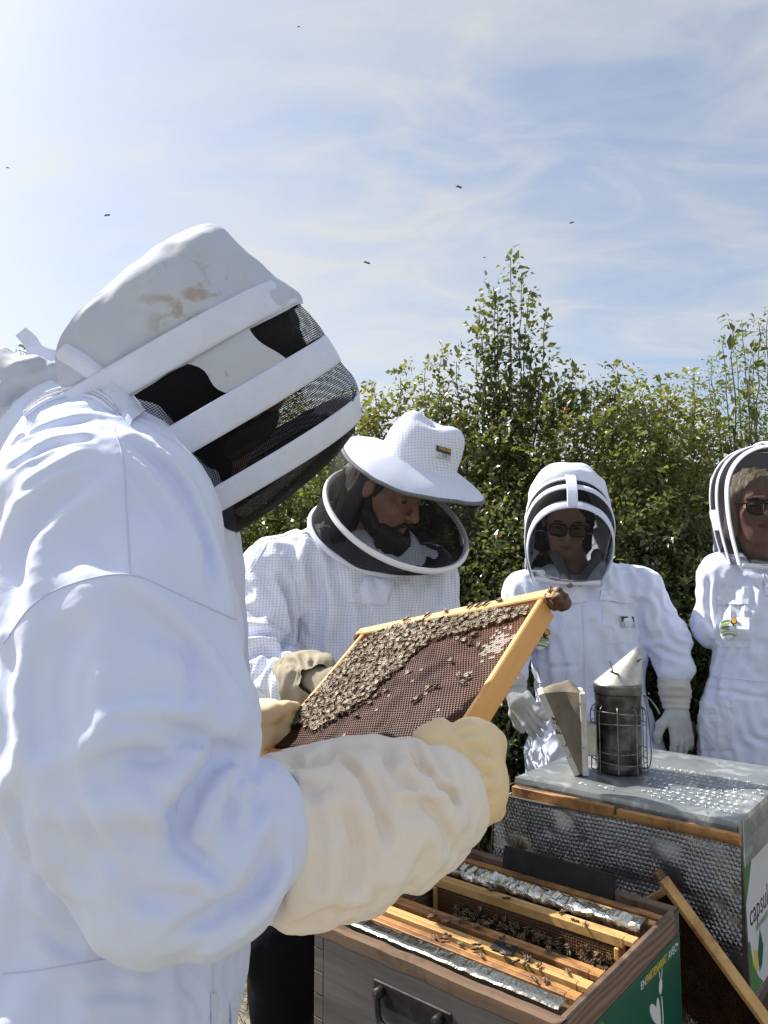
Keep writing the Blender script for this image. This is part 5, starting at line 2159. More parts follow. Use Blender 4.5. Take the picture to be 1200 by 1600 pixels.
def head_sdf(p, jaw=1.0, beard=False):
    ax = np.abs(p[:, 0])
    q = np.stack([ax, p[:, 1], p[:, 2]], 1)
    d = s_ell(q, (0, -0.018, 0.030), (0.076, 0.096, 0.098))
    d = smin(d, s_ell(q, (0, 0.030, -0.045), (0.060 * jaw, 0.062, 0.082)), 0.03)
    d = smin(d, s_cone(q, (0, 0.066, -0.108), (0.020, 0.058, -0.104), 0.020, 0.020), 0.03)          # chin
    d = smin(d, s_cone(q, (0.0, 0.086, 0.026), (0.042, 0.074, 0.024), 0.011, 0.009), 0.014)         # brow
    d = smin(d, s_ell(q, (0.042, 0.062, -0.028), (0.022, 0.020, 0.022)), 0.025)                     # cheek
    d = smax(d, -s_ell(q, (0.033, 0.098, 0.003), (0.019, 0.016, 0.013)), 0.012)                     # socket
    d = smin(d, s_ell(q, (0.033, 0.077, 0.003), (0.0130, 0.0130, 0.0115)), 0.003)                   # eyeball and lid
    d = smin(d, s_cone(q, (0, 0.088, 0.016), (0, 0.113, -0.030), 0.0075, 0.0115), 0.010)            # nose
    d = smin(d, s_ell(q, (0.012, 0.100, -0.034), (0.009, 0.010, 0.008)), 0.007)
    d = smin(d, s_cone(q, (0, 0.094, -0.061), (0.022, 0.084, -0.065), 0.0070, 0.003), 0.006)        # lips
    d = smin(d, s_cone(q, (0, 0.092, -0.074), (0.018, 0.084, -0.071), 0.0080, 0.003), 0.006)
    d = smax(d, -s_cone(q, (0, 0.103, -0.0672), (0.024, 0.090, -0.068), 0.0016, 0.0010), 0.003)
    d = smin(d, s_ell(q, (0.078, -0.006, 0.0), (0.010, 0.022, 0.032)), 0.008)                       # ear
    return d


def make_head(fr, skin, root, neck_to, jaw=1.0, h=0.0035, bust=0.15):
    """head, neck and the bust inside the suit as one surface"""
    nb = np.asarray(neck_to, float)
    def f(P):
        p = fr.loc(P)
        d = head_sdf(p, jaw)
        n0 = fr(-0.020, -0.070, 0.0)
        d = smin(d, s_cone(P, n0, nb, 0.054, 0.058), 0.025)
        d = smin(d, s_ell(P, nb + np.array([0, 0.02, -0.13]), (bust, 0.09, 0.11)), 0.05)
        return d
    pts = np.array([fr(0.13, 0.14, 0.1), fr(-0.12, 0.14, -0.1), fr(0.13, -0.13, 0.1), fr(-.12, -.13, -.1), fr(0.13, 0.14, -0.1), fr(-0.12, 0.14, 0.1), fr(0.13, -0.13, -0.1), nb + [0.16, 0.12, -0.25], nb - [0.16, 0.08, 0.0]])
    V, Q = sdf_mesh(f, pts.min(0) - 0.01, pts.max(0) + 0.01, h)
    V = smooth_mesh(V, Q, 1)
    c = fr.loc(V[Q].mean(1))
    ax = np.abs(c[:, 0])
    mi = np.zeros(len(Q), int)
    mi[(np.hypot(ax / 0.023, (c[:, 2] + 0.0685) / 0.0085) < 1) & (c[:, 1] > 0.082)] = 1
    mi[(np.hypot((ax - 0.033) / 0.0105, (c[:, 2] - 0.001) / 0.0048) < 1) & (c[:, 1] > 0.07)] = 2
    mi[(np.hypot((ax - 0.036) / 0.021, (c[:, 2] - 0.0225 + 0.12 * (ax - 0.036)) / 0.0045) < 1) & (c[:, 1] > 0.06)] = 3
    return obj_np('body', V, Q, [skin, LIP, EYE, HAIRD], root, midx=mi)


def hair_shape(fr, root, mat, fn, h=0.004, name='hair', ext=(0.2, 0.2, 0.2), noise_amp=0.006, nscale=(60, 60, 9)):
    def f(P):
        p = fr.loc(P)
        return fn(p) + noise_amp * noise(p * np.array(nscale)) + noise_amp * 0.5 * noise(p * np.array(nscale) * 2.1)
    c = fr.O
    V, Q = sdf_mesh(f, c - np.array(ext) * 1.25, c + np.array(ext) * 1.25, h)
    return obj_np(name, V, Q, mat, root)


def arch(vtop, vbot, hw, n=41, neck=0.85, k=2.3):
    """arch profile (v, w) from one foot over the top to the other"""
    t = np.linspace(0, 1, n)
    vm = vtop - min(hw * 1.05, (vtop - vbot) * 0.6)
    L1 = vm - vbot
    L2 = hw * 2.9
    tot = 2 * L1 + L2
    s = t * tot
    v = np.zeros(n)
    w = np.zeros(n)
    for i, q in enumerate(s):
        if q < L1:
            f = q / L1
            v[i] = vbot + q
            w[i] = -hw * (neck + (1 - neck) * math.sin(f * math.pi / 2))
        elif q > tot - L1:
            f = (tot - q) / L1
            v[i] = vbot + tot - q
            w[i] = hw * (neck + (1 - neck) * math.sin(f * math.pi / 2))
        else:
            a = math.pi * (1 - (q - L1) / L2)
            ca, sa = math.cos(a), math.sin(a)
            w[i] = hw * np.sign(ca) * abs(ca) ** (2 / k)
            v[i] = vm + (vtop - vm) * abs(sa) ** (2 / k)
    return v, w


def loft(fr, secs, nu, ns=41, neck=0.85, k=2.3, amp=0.0, seed=0, nsc=16):
    S = densify(np.array(secs), nu)
    G = np.zeros((nu, ns, 3))
    UV = np.zeros((nu, ns, 2))
    for i, (u, vt, vb, hw) in enumerate(S):
        v, w = arch(vt, vb, max(hw, 0.004), ns, neck, k)
        G[i] = fr(np.full(ns, u), v, w)
    UV[:, :, 1] = np.concatenate([np.zeros((nu, 1)), np.cumsum(np.linalg.norm(np.diff(G, axis=1), axis=2), 1)], 1)
    UV[:, :, 1] = UV[:, :, 1] - UV[:, ns // 2:ns // 2 + 1, 1]
    dl = np.concatenate([[0], np.cumsum(np.linalg.norm(np.diff(G[:, ns // 2], axis=0), axis=1))])
    UV[:, :, 0] = dl[:, None]
    if amp:
        P = G.reshape(-1, 3)
        c = fr(S[:, 0].mean(), 0.0, 0.0)
        d = P - c
        d /= np.linalg.norm(d, axis=1)[:, None]
        G = (P + d * (amp * (noise(P * nsc + seed) + 0.5 * noise(P * nsc * 2.3 + seed)))[:, None]).reshape(G.shape)
    return G, UV


def grid_obj(name, G, UV, mat, root, smooth=True):
    a, b = G.shape[:2]
    i = np.arange(a - 1)[:, None]
    j = np.arange(b - 1)[None]
    Q = np.stack([i * b + j, (i + 1) * b + j, (i + 1) * b + j + 1, i * b + j + 1], -1).reshape(-1, 4)
    return obj_np(name, G.reshape(-1, 3), Q, mat, root, smooth=smooth, uv=UV.reshape(-1, 2))


def wrinkle_grid(G, *a, **k):
    n, m = G.shape[:2]
    i = np.arange(n - 1)[:, None]
    j = np.arange(m - 1)[None]
    Q = np.stack([i * m + j, (i + 1) * m + j, (i + 1) * m + j + 1, i * m + j + 1], -1).reshape(-1, 4)
    sel = np.zeros((n, m), bool)
    sel[2:-2, 2:-2] = True
    P = G.reshape(-1, 3)
    # outward normals
    if (vnormals(P, Q) * (P - P.mean(0))).sum() < 0:
        Q = Q[:, ::-1]
    return wrinkle(P, Q, *a, sel=sel.ravel(), **k).reshape(G.shape)


def band(fr, u0, u1, s0, s1, mat, root, name='hoop_band', th=0.005, ns=61, neck=0.85, k=2.3, puff=1.0):
    """flat padded hoop; s0 and s1 = (vtop, vbot, hw) at its two edges"""
    rows = []
    for f, o in ((0, -0.002), (0.0, 0.5), (0.12, 0.9), (0.5, 1.0 * puff), (0.88, 0.9), (1.0, 0.5), (1.0, -0.002)):
        s = np.array(s0) * (1 - f) + np.array(s1) * f
        off = o * th
        v, w = arch(s[0] + off, s[1], s[2] + off, ns, neck, k)
        rows.append(fr(np.full(ns, u0 + (u1 - u0) * f), v, w))
    G = np.array(rows)
    G = np.concatenate([G, G[:1]])
    return grid_obj(name, G, np.zeros(G.shape[:2] + (2,)), mat, root)


def dent(G, fr, lines, dep=0.006, w=0.012):
    """press a few fold lines, given in head coordinates, into a cloth grid"""
    P = G.reshape(-1, 3)
    c = fr(-0.05, 0.0, 0.0)
    d = P - c
    d /= np.linalg.norm(d, axis=1)[:, None]
    for ln in lines:
        pts = np.array([fr(*q) for q in densify(ln, 14)])
        r = np.full(len(P), 9.0)
        for i in range(len(pts) - 1):
            a, b = pts[i], pts[i + 1]
            ab = b - a
            t = np.clip(((P - a) @ ab) / (ab @ ab), 0, 1)
            r = np.minimum(r, np.linalg.norm(P - a - t[:, None] * ab, axis=1))
        P += d * (dep * (-np.exp(-(r / w) ** 2) + 0.6 * np.exp(-((r - 1.9 * w) / w) ** 2)))[:, None]
    G[:] = P.reshape(G.shape)


def stain(m, centre, rad, col, scale=26, lo=0.48, hi=0.60):
    """a smear of dirt round one place on the cloth"""
    nt = m.node_tree
    b = nt.nodes['Principled BSDF']
    tc = nt.nodes.new('ShaderNodeTexCoord')
    vd = nt.nodes.new('ShaderNodeVectorMath')
    vd.operation = 'DISTANCE'
    nt.links.new(tc.outputs['Object'], vd.inputs[0])
    vd.inputs[1].default_value = [float(q) for q in centre]
    mr = nt.nodes.new('ShaderNodeMapRange')
    mr.inputs['From Min'].default_value = rad
    mr.inputs['From Max'].default_value = rad * 0.35
    nt.links.new(vd.outputs['Value'], mr.inputs['Value'])
    nz = nt.nodes.new('ShaderNodeTexNoise')
    nz.inputs['Scale'].default_value = scale
    nz.inputs['Detail'].default_value = 6
    nz.inputs['Distortion'].default_value = 1.6
    nt.links.new(tc.outputs['Object'], nz.inputs['Vector'])
    m2 = nt.nodes.new('ShaderNodeMapRange')
    m2.inputs['From Min'].default_value = lo
    m2.inputs['From Max'].default_value = hi
    nt.links.new(nz.outputs['Fac'], m2.inputs['Value'])
    mul = nt.nodes.new('ShaderNodeMath')
    mul.operation = 'MULTIPLY'
    nt.links.new(mr.outputs[0], mul.inputs[0])
    nt.links.new(m2.outputs[0], mul.inputs[1])
    mx = nt.nodes.new('ShaderNodeMix')
    mx.data_type = 'RGBA'
    nt.links.new(mul.outputs[0], mx.inputs['Factor'])
    src = b.inputs['Base Color'].links[0].from_socket
    nt.links.new(src, mx.inputs['A'])
    mx.inputs['B'].default_value = (*col, 1)
    nt.links.new(mx.outputs['Result'], b.inputs['Base Color'])


def hand(root, mat, wrist, knuck, palm_n, side, curl, size=1.0, name='glove', cuff=None, spread=0.10, thumb_out=0.9, h=0.003, cuff_r=0.040):
    """gloved hand: palm, four fingers of unequal length bent at two joints, thumb from the side of the palm"""
    wrist, knuck = np.asarray(wrist, float), np.asarray(knuck, float)
    ax = nrm(knuck - wrist)
    pn = nrm(np.asarray(palm_n, float) - (np.asarray(palm_n, float) @ ax) * ax)    # out of the palm
    sd = np.cross(ax, pn) * side                                                   # towards the thumb
    S = size
    parts = []
    for i, (off, L) in enumerate(((0.030, 0.070), (0.010, 0.078), (-0.010, 0.073), (-0.029, 0.058))):
        b = knuck + sd * off * S
        d = nrm(ax + sd * (off / 0.03) * spread)
        pts = [b - ax * 0.012 * S]
        q = b
        ang = 0.0
        for j, fr_ in enumerate((0.42, 0.32, 0.26)):
            ang += curl[j]
            dd = d * math.cos(ang) + pn * math.sin(ang)
            q = q + dd * L * fr_ * S
            pts.append(q)
        parts.append((pts, [0.0120 * S, 0.0108 * S, 0.0100 * S, 0.0085 * S]))
    tb = wrist + (knuck - wrist) * 0.35 + sd * 0.030 * S + pn * 0.006 * S
    t1 = tb + nrm(sd * thumb_out + ax * 0.7 + pn * 0.35) * 0.034 * S
    t2 = t1 + nrm(sd * thumb_out * 0.45 + ax * 1.0 + pn * 0.35) * 0.034 * S
    t3 = t2 + nrm(sd * 0.1 + ax * 1.0 + pn * 0.25) * 0.020 * S
    thumb = ([wrist + (knuck - wrist) * 0.2 + sd * 0.015 * S, tb, t1, t2, t3], [0.018 * S, 0.0165 * S, 0.0145 * S, 0.012 * S, 0.009 * S])
    pc = wrist * 0.45 + knuck * 0.55
    plen = np.linalg.norm(knuck - wrist)
    R = np.stack([ax, sd, pn], 1)
    def f(P):
        d = s_ell(P, pc, (plen * 0.66, 0.043 * S, 0.019 * S), R)
        d = smin(d, s_cone(P, wrist - ax * 0.03, wrist + ax * 0.02, 0.030 * S, 0.030 * S), 0.02)
        fd = None
        for pts, rs in parts:
            e = s_chain(P, pts, rs, 0.004)
            fd = e if fd is None else np.minimum(fd, e)
        fd = smin(fd, s_chain(P, *thumb, 0.006), 0.005)
        d = smin(d, fd, 0.010)
        return d + 0.0012 * noise(P * 55)
    allp = np.array([p for pts, _ in parts for p in pts] + thumb[0] + [wrist - ax * 0.06, knuck])
    V, Q = sdf_mesh(f, allp.min(0) - 0.05, allp.max(0) + 0.05, h)
    V = smooth_mesh(V, Q, 1)
    return obj_np(name, V, Q, mat, root)


def boots(root, feet):
    for p, yaw in feet:
        c, s = math.cos(yaw), math.sin(yaw)
        d = np.array([c, s, 0])
        p = np.asarray(p, float)
        V, Q = sdf_mesh(lambda P: smax(smin(s_cone(P, p + [0, 0, 0.05], p + d * 0.16 + [0, 0, 0.035], 0.05, 0.042), s_cone(P, p + [0, 0, 0.05], p + [0, 0, 0.22], 0.05, 0.055), 0.04), 0.003 - P[:, 2], 0.01), p - [0.25, 0.25, 0.02], p + [0.25, 0.25, 0.3], 0.008)
        obj_np('boot', V, Q, BOOT, root)


def subsurf(o, lv=1):
    md = o.modifiers.new('smooth', 'SUBSURF')
    md.levels = lv
    md.render_levels = lv
    return o


def fine_creases(V, Q, amt, sel):
    """small sharp creases in patches, as in washed cotton"""
    def ex(m, d):
        q = noise(m * np.array([9, 9, 6]) + 5.0)
        ax = np.stack([noise(m * 4 + 1), noise(m * 4 + 7), 0.6 + 0 * q], 1)
        ax /= np.linalg.norm(ax, axis=1)[:, None]
        return amt * np.clip(q + 0.35, 0.1, 1.0) * (0.35 + 0.65 * (1 - (d * ax).sum(1) ** 2))
    return wrinkle(V, Q, ex, 70, 0.05, 0.002, 0.004, 2.0, seedamp=0.0012, seedscale=55, sel=sel)


def suit_mesh(name, fn, lo, hi, h, mat, root, creases=(), smooth=1, wr=None, fine=None):
    V, Q = sdf_mesh(fn, lo, hi, h)
    V = smooth_mesh(V, Q, smooth)
    if creases:
        V = apply_creases(V, Q, creases)
    if wr:
        V = wrinkle(V, Q, sel=in_view(V), **wr)
    if fine:
        V, Q = subdivide(V, Q)
        V = apply_creases(V, Q, fine)
    o = obj_np(name, V, Q, mat, root)
    subsurf(o)
    return o, Surf(V, Q)


def cloth_noise(P, amp, sc=(9, 9, 4), seed=0.0):
    q = P * np.array(sc) + seed
    w = q + 0.6 * np.stack([noise(q * 0.7 + 3), noise(q * 0.7 + 11), noise(q * 0.7 + 23)], 1)
    return amp * (ridged(w, 2) - 0.6)


SHARP1 = [([(386, 1180), (355, 1192), (330, 1205), (308, 1235), (295, 1270), (283, 1312)], 0.006, 0.008), ([(386, 1184), (378, 1215), (360, 1250), (352, 1290)], 0.006, 0.006),
          ([(436, 1325), (412, 1370), (375, 1396), (330, 1410)], 0.007, 0.008), ([(428, 1358), (392, 1410), (340, 1434), (290, 1440)], 0.007, 0.006), ([(283, 1316), (310, 1340), (345, 1368), (365, 1395)], 0.006, 0.006),
          ([(165, 1140), (205, 1128), (250, 1132), (300, 1150), (350, 1168), (384, 1180)], 0.007, 0.006), ([(150, 1190), (205, 1180), (262, 1188)], 0.006, 0.004), ([(205, 905), (262, 952), (318, 1010), (355, 1075)], 0.007, -0.004),
          ([(290, 1000), (300, 1060), (292, 1110)], 0.006, 0.004), ([(60, 1010), (50, 1100), (62, 1190)], 0.008, 0.005), ([(110, 1250), (150, 1320), (200, 1375)], 0.007, 0.005), ([(140, 1020), (128, 1090), (140, 1160)], 0.007, 0.003),
          ([(225, 700), (275, 760), (312, 830), (330, 900)], 0.0055, 0.006), ([(205, 690), (265, 735), (310, 795)], 0.0055, 0.005), ([(195, 720), (240, 775), (275, 840)], 0.0055, 0.004),
          ([(10, 700), (60, 672), (140, 655)], 0.005, 0.005), ([(10, 735), (70, 700), (150, 682)], 0.005, 0.005), ([(20, 775), (80, 735), (150, 710)], 0.005, 0.004), ([(393, 1205), (402, 1245), (396, 1300)], 0.006, 0.005),
          ([(230, 1230), (262, 1262), (270, 1310)], 0.006, 0.004), ([(205, 1395), (260, 1410), (320, 1400)], 0.007, 0.005), ([(300, 1480), (345, 1470), (385, 1440)], 0.006, 0.004), ([(120, 1560), (180, 1548), (250, 1556)], 0.006, 0.004), ([(280, 1530), (310, 1560), (316, 1598)], 0.006, 0.004), ([(40, 1430), (90, 1470), (140, 1485)], 0.007, 0.004), ([(16, 1230), (40, 1330), (75, 1400)], 0.008, 0.005)]


# ---------------------------------------------------------------- the nearest beekeeper
def person_front():
    root = empty('person', (-0.34, 0.97, 0.0))
    stain(CREAM, at(298, 488, 0.87), 0.075, (0.37, 0.30, 0.24), 34, 0.50, 0.62)
    stain(CREAM, at(335, 600, 0.85), 0.05, (0.45, 0.37, 0.28), 46, 0.57, 0.65)
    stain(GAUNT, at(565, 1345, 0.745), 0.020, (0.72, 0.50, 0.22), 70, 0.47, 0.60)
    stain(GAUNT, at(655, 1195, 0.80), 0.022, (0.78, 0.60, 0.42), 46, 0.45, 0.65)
    tag(root, 'nearest person in white coverall and stained cream hood, holding up the comb frame', 'person')
    k = 0.97 / 1170 * 1.0
    fr = Fr(at(330, 600, 0.985), (0.51, 0.33, -0.86), (0.86, 0.07, 0.51))
    nb = at(170, 740, 1.0)
    make_head(fr, SKIN, root, nb, h=0.007, bust=0.09)
    hair_shape(fr, root, HAIRD, lambda p: np.maximum(s_ell(p, (0, -0.022, 0.035), (0.088, 0.108, 0.108)), np.maximum(p[:, 1] - 0.062, -p[:, 2] - 0.10)), 0.006)
    hair_shape(fr, root, HAIRD, lambda p: smin(s_ell(p, (0, 0.055, -0.085), (0.070, 0.055, 0.065)), s_ell(p, (0, 0.075, -0.01), (0.066, 0.030, 0.07)), 0.02), 0.006, name='dark_face_fill')  # added dark mass that makes the face behind the netting read black
    hair_shape(fr, root, BLACKC, lambda p: smin(s_ell(p, (0, 0.02, -0.095), (0.118, 0.125, 0.085)), s_ell(p, (0, 0.0, -0.02), (0.098, 0.085, 0.10)), 0.03), 0.006, name='hood_lining', noise_amp=0.002)
    K = 1.03
    sec = lambda L: [(a * K, b * K, c * K, d * 1.0) for a, b, c, d in L]
    # hood cloth
    G, UV = loft(fr, sec([(-0.176, 0.080, 0.064, 0.006), (-0.169, 0.098, 0.030, 0.045), (-0.152, 0.114, -0.045, 0.088), (-0.126, 0.120, -0.110, 0.112), (-0.088, 0.130, -0.140, 0.130), (-0.052, 0.150, -0.14, 0.136), (-0.030, 0.153, -0.14, 0.136)]), 80, 101, 0.92, 2.2, 0.0055, 5, 16)
    dent(G, fr, [((-0.16, -0.03, -0.10), (-0.10, 0.05, -0.13), (-0.075, 0.10, -0.125)), ((-0.165, 0.03, -0.06), (-0.12, 0.07, -0.11), (-0.07, 0.02, -0.14)), ((-0.17, 0.08, -0.03), (-0.13, 0.10, -0.07), (-0.09, 0.115, -0.10)), ((-0.10, -0.09, -0.13), (-0.085, -0.02, -0.14), (-0.075, 0.06, -0.135))])
    G = wrinkle_grid(G, lambda m, d: 0.035 + 0 * m[:, 0], 160, 0.22, 0.001, 0.006, 4.0, seedscale=11, seedamp=0.002)
    hood_o = subsurf(grid_obj('hood', G, UV, CREAM, root))
    hood_sf = Surf(G.reshape(-1, 3), np.array([list(p.vertices) for p in hood_o.data.polygons]))
    # netting between the hoops and over the face
    n1 = sec([(-0.036, 0.150, -0.125, 0.133), (-0.005, 0.158, -0.125, 0.138), (0.022, 0.158, -0.125, 0.138), (0.052, 0.159, -0.12, 0.138), (0.080, 0.166, -0.12, 0.141), (0.104, 0.161, -0.115, 0.138), (0.126, 0.150, -0.110, 0.130)])
    G, UV = loft(fr, n1, 50, 81, 0.9, 2.2, 0.0035, 9, 22)
    grid_obj('veil', G, UV, NET1, root)
    G, UV = loft(fr, sec([(0.124, 0.150, -0.112, 0.130), (0.148, 0.122, -0.108, 0.116), (0.166, 0.062, -0.104, 0.088), (0.177, -0.02, -0.10, 0.05), (0.180, -0.075, -0.098, 0.02)]), 30, 61, 0.9, 2.2, 0.003, 3, 20)
    grid_obj('veil_front', G, UV, net_front(), root)
    # padded hoops
    for (u0, u1, a, b, th) in ((-0.070, -0.033, (0.139, -0.15, 0.136), (0.152, -0.14, 0.136), 0.0026), (0.018, 0.056, (0.159, -0.13, 0.139), (0.160, -0.125, 0.139), 0.0026), (0.102, 0.132, (0.160, -0.118, 0.138), (0.147, -0.112, 0.129), 0.0026)):
        band(fr, u0 * K, u1 * K, np.array(a) * K, np.array(b) * K, BANDM, root, th=th, neck=0.9, k=2.2, ns=81)
    # sewn cloth patch on each side of the veil
    for sg in (-1, 1):
        rows = []
        for f in np.linspace(0, 1, 10):
            u = (-0.034 + 0.056 * f) * K
            v0 = (-0.014 + 0.030 * f + 0.006 * math.sin(f * 6)) * K
            v1 = (0.070 + 0.016 * f - 0.004 * math.sin(f * 5)) * K
            vv = np.linspace(v0, v1, 12)
            S = densify(np.array(n1), 50)
            hw = np.interp(u, S[:, 0], S[:, 3])
            rows.append(fr(np.full(12, u), vv, np.full(12, sg * (hw + 0.0035)) + 0.002 * np.sin(vv * 90)))
        G = np.array(rows)
        # follow the arch where it turns inwards
        for i in range(10):
            for j in range(12):
                q = fr.loc(G[i, j][None])[0]
                S = densify(np.array(n1), 50)
                vt = np.interp(q[1], S[:, 0], S[:, 1])
                vb = np.interp(q[1], S[:, 0], S[:, 2])
                hw = np.interp(q[1], S[:, 0], S[:, 3])
                av, aw = arch(vt, vb, hw, 81, 0.9, 2.2)
                half = slice(0, 41)
                w = -np.interp(q[2], av[half], aw[half])
                G[i, j] = fr(q[1], q[2], sg * (w + 0.004))
        grid_obj('side_patch', G, np.zeros(G.shape[:2] + (2,)), CREAM, root)
    # coverall
    S = at(165, 832, 0.80)
    M = at(192, 1070, 0.715)
    E = at(286, 1348, 0.665)
    G1 = at(405, 1290, 0.735)
    S2, E2, H2 = np.array([-0.33, 1.14, 1.34]), np.array([-0.39, 1.20, 1.12]), at(345, 1150, 1.27)
    NB = at(118, 724, 0.975)
    def f(P):
        d = s_ell(P, (-0.335, 0.975, 1.22), (0.150, 0.205, 0.34))
        d = smin(d, s_ell(P, (-0.345, 0.975, 0.90), (0.170, 0.205, 0.36)), 0.08)
        d = smin(d, s_chain(P, [NB, S], [0.105, 0.112], 0.03), 0.06)
        d = smin(d, s_cone(P, NB, S2, 0.105, 0.10), 0.06)
        for sy in (-0.10, 0.10):
            d = smin(d, s_chain(P, [(-0.35, 0.975 + sy, 0.78), (-0.33, 0.975 + sy * 1.2, 0.46), (-0.35, 0.975 + sy * 1.3, 0.14)], [0.15, 0.12, 0.10], 0.04), 0.05)
        d = smin(d, s_chain(P, [S2, E2, H2], [0.085, 0.080, 0.050], 0.04), 0.04)
        d = d - cloth_noise(P, 0.0040, (7, 7, 3.2), 2.0)
        up = s_chain(P, [S, at(184, 1000, 0.745), at(206, 1180, 0.70), at(250, 1316, 0.678)], [0.112, 0.107, 0.102, 0.076], 0.05)
        fo = s_chain(P, [at(255, 1368, 0.670), at(312, 1332, 0.690), at(360, 1298, 0.720)], [0.070, 0.077, 0.068], 0.03)
        arm = smin(up, fo, 0.009)
        arm = arm - cloth_noise(P, 0.0030, (7, 7, 5), 7.0)
        return smin(d, arm, 0.022)
    cr = [([(385, 1182), (352, 1198), (320, 1225), (298, 1262), (284, 1316)], 0.012, 0.020),
          ([(425, 1318), (405, 1375), (360, 1420), (300, 1440)], 0.012, 0.013), ([(384, 1190), (340, 1222), (315, 1275), (322, 1330)], 0.010, -0.008), ([(382, 1183), (345, 1168), (300, 1166), (240, 1174), (180, 1190)], 0.014, 0.010), ([(210, 905), (262, 952), (318, 1010), (355, 1075), (380, 1132)], 0.012, -0.007), ([(130, 1225), (200, 1205), (262, 1215)], 0.015, 0.008), ([(110, 960), (85, 1080), (95, 1200)], 0.016, 0.006), ([(215, 700), (280, 770), (320, 850), (335, 930)], 0.010, 0.007),
          ([(18, 960), (30, 860), (75, 790), (140, 745)], 0.013, 0.008)]
    elb = at(330, 1230, 0.66)
    def exc(m, d):
        near = np.exp(-(np.linalg.norm(m - elb, axis=1) / 0.11) ** 2)
        z2 = d[:, 2] ** 2
        return (0.030 + 0.12 * near) * z2 + (0.062 + 0.03 * near) * (1 - z2)
    o, sf = suit_mesh('coverall', f, (-0.62, 0.50, 0.06), (0.02, 1.42, 1.58), 0.0080, COTTON, root, cr, wr=dict(excess=exc, iters=260, bend=0.11, k0=0.0006, dmax=0.018, seed=3.0, seedscale=12, seedamp=0.004), fine=SHARP1)
    seam_obj('sleeve_seam', sf, [(6, 1005), (55, 942), (120, 910), (200, 898), (265, 922), (338, 955), (368, 968)], 0.0008, COTTON_SEAM, root, 60, 0.0002)
    seam_obj('shoulder_seam', sf, [(203, 898), (198, 800), (193, 720), (178, 668)], 0.0008, COTTON_SEAM, root, 40, 0.0002)
    seam_obj('waist_seam', sf, [(5, 1522), (60, 1516), (120, 1506), (165, 1498)], 0.0008, COTTON_SEAM, root, 40, 0.0002)
    patch_obj('side_pocket', sf, [(358, 1568), (392, 1545), (394, 1640), (360, 1640)], COTTON_FLAP, root, 8, 10, 0.002, 0.003, 0.85)
    # collar roll that carries the hood
    cc = at(98, 664, 0.985)
    ax = nrm([0.35, 0.0, 0.94])
    def fcol(P):
        q = P - cc
        t = q @ ax
        rad = np.linalg.norm((q - t[:, None] * ax) * np.array([1.0, 0.85, 1.0]), axis=1)
        d = np.hypot(rad - 0.088, (t - 0.02) * 0.62) - 0.026
        d2 = np.hypot(rad - 0.098, (t + 0.016) * 0.9) - 0.024
        return smin(d, d2, 0.012) - cloth_noise(P, 0.004, (14, 14, 14), 4.0)
    V, Q = sdf_mesh(fcol, cc - 0.24, cc + 0.24, 0.006)
    V = smooth_mesh(V, Q, 1)
    V = wrinkle(V, Q, lambda m, d: 0.08 + 0 * m[:, 0], 140, 0.10, 0.001, 0.010, 2.0, seedscale=18, seedamp=0.003)
    V = apply_creases(V, Q, [([(0, 640), (30, 610), (80, 588), (110, 580)], 0.008, 0.008), ([(20, 590), (60, 572), (100, 560)], 0.008, 0.006), ([(5, 665), (40, 640), (90, 610)], 0.007, 0.007)])
    col = obj_np('hood_collar', V, Q, CREAM, root)
    sc = Surf(V, Q)
    surfs = [sc, sf, hood_sf]
    def near_hit(x, y, Y):
        best = None
        for q in surfs:
            h_, n_ = q.hit(x, y)
            if h_ is not None and (best is None or np.linalg.norm(h_ - CAM) < np.linalg.norm(best[0] - CAM)):
                best = (h_, n_)
        return best or (at(x, y, Y), np.array([0, -1.0, 0]))
    # zip: teeth along the collar
    mb = MB()
    zl = densify([(40, 645), (70, 624), (100, 614), (130, 613), (156, 622), (180, 642)], 60)
    for (x, y) in zl:
        p, n = near_hit(x, y, 0.86)
        mb.ell(p + n * 0.002, (0.0015, 0.0015, 0.0015), seg=6, rings=4)
    tag(mb.build('zip_teeth', PIPING, root, smooth=True), kind='stuff')
    mb = MB()
    for dy in (-6, 6):
        mb.tube(np.array([np.add(*[q * k for q, k in zip(near_hit(x, y + dy, 0.86), (1, 0.0015))]) for x, y in zl[::2]]), 0.0022, 6)
    mb.build('zip_tape', COTTON_FLAP, root, smooth=True)
    # pale strap and its loose end
    G = []
    for (x, y) in densify([(96, 548), (126, 566), (158, 592), (190, 624), (214, 654)], 24):
        row = []
        for s_ in (-1, -0.8, 0.8, 1):
            p, n = near_hit(x + 11 * s_, y - 11 * s_, 0.88)
            row.append(p + n * (0.005 if abs(s_) < 1 else 0.0))
        G.append(row)
    mb = MB()
    mb.grid(np.array(G))
    mb.build('strap', BANDM, root, smooth=True)
    mb = MB()
    Pd = densify([at(32, 518, 0.93), at(46, 532, 0.93), at(56, 548, 0.935), at(80, 556, 0.94), at(106, 550, 0.94)], 16)
    wv = at(9, -7, 1) - at(0, 0, 1)
    G = np.array([[p + wv * s_ * (0.8 + 0.4 * i / 15) for s_ in (-1, 1)] for i, p in enumerate(Pd)])
    mb.grid(G)
    mb.grid(G + np.array([0, 0.002, 0.0]), flip=True)
    mb.build('strap_end', BANDM, root, smooth=True)
    # right gauntlet
    g0, gm, gw = at(408, 1312, 0.745), at(560, 1288, 0.81), at(690, 1250, 0.868)
    gax = nrm(gw - g0)
    def fg(P):
        d = s_chain(P, [g0, at(480, 1306, 0.775), gm, at(640, 1266, 0.845), gw], [0.066, 0.0740, 0.0765, 0.065, 0.049], 0.03)
        d = d - cloth_noise(P, 0.004, (12, 12, 9), 13.0)
        return smax(d, -((P - g0) @ gax - 0.004), 0.012)
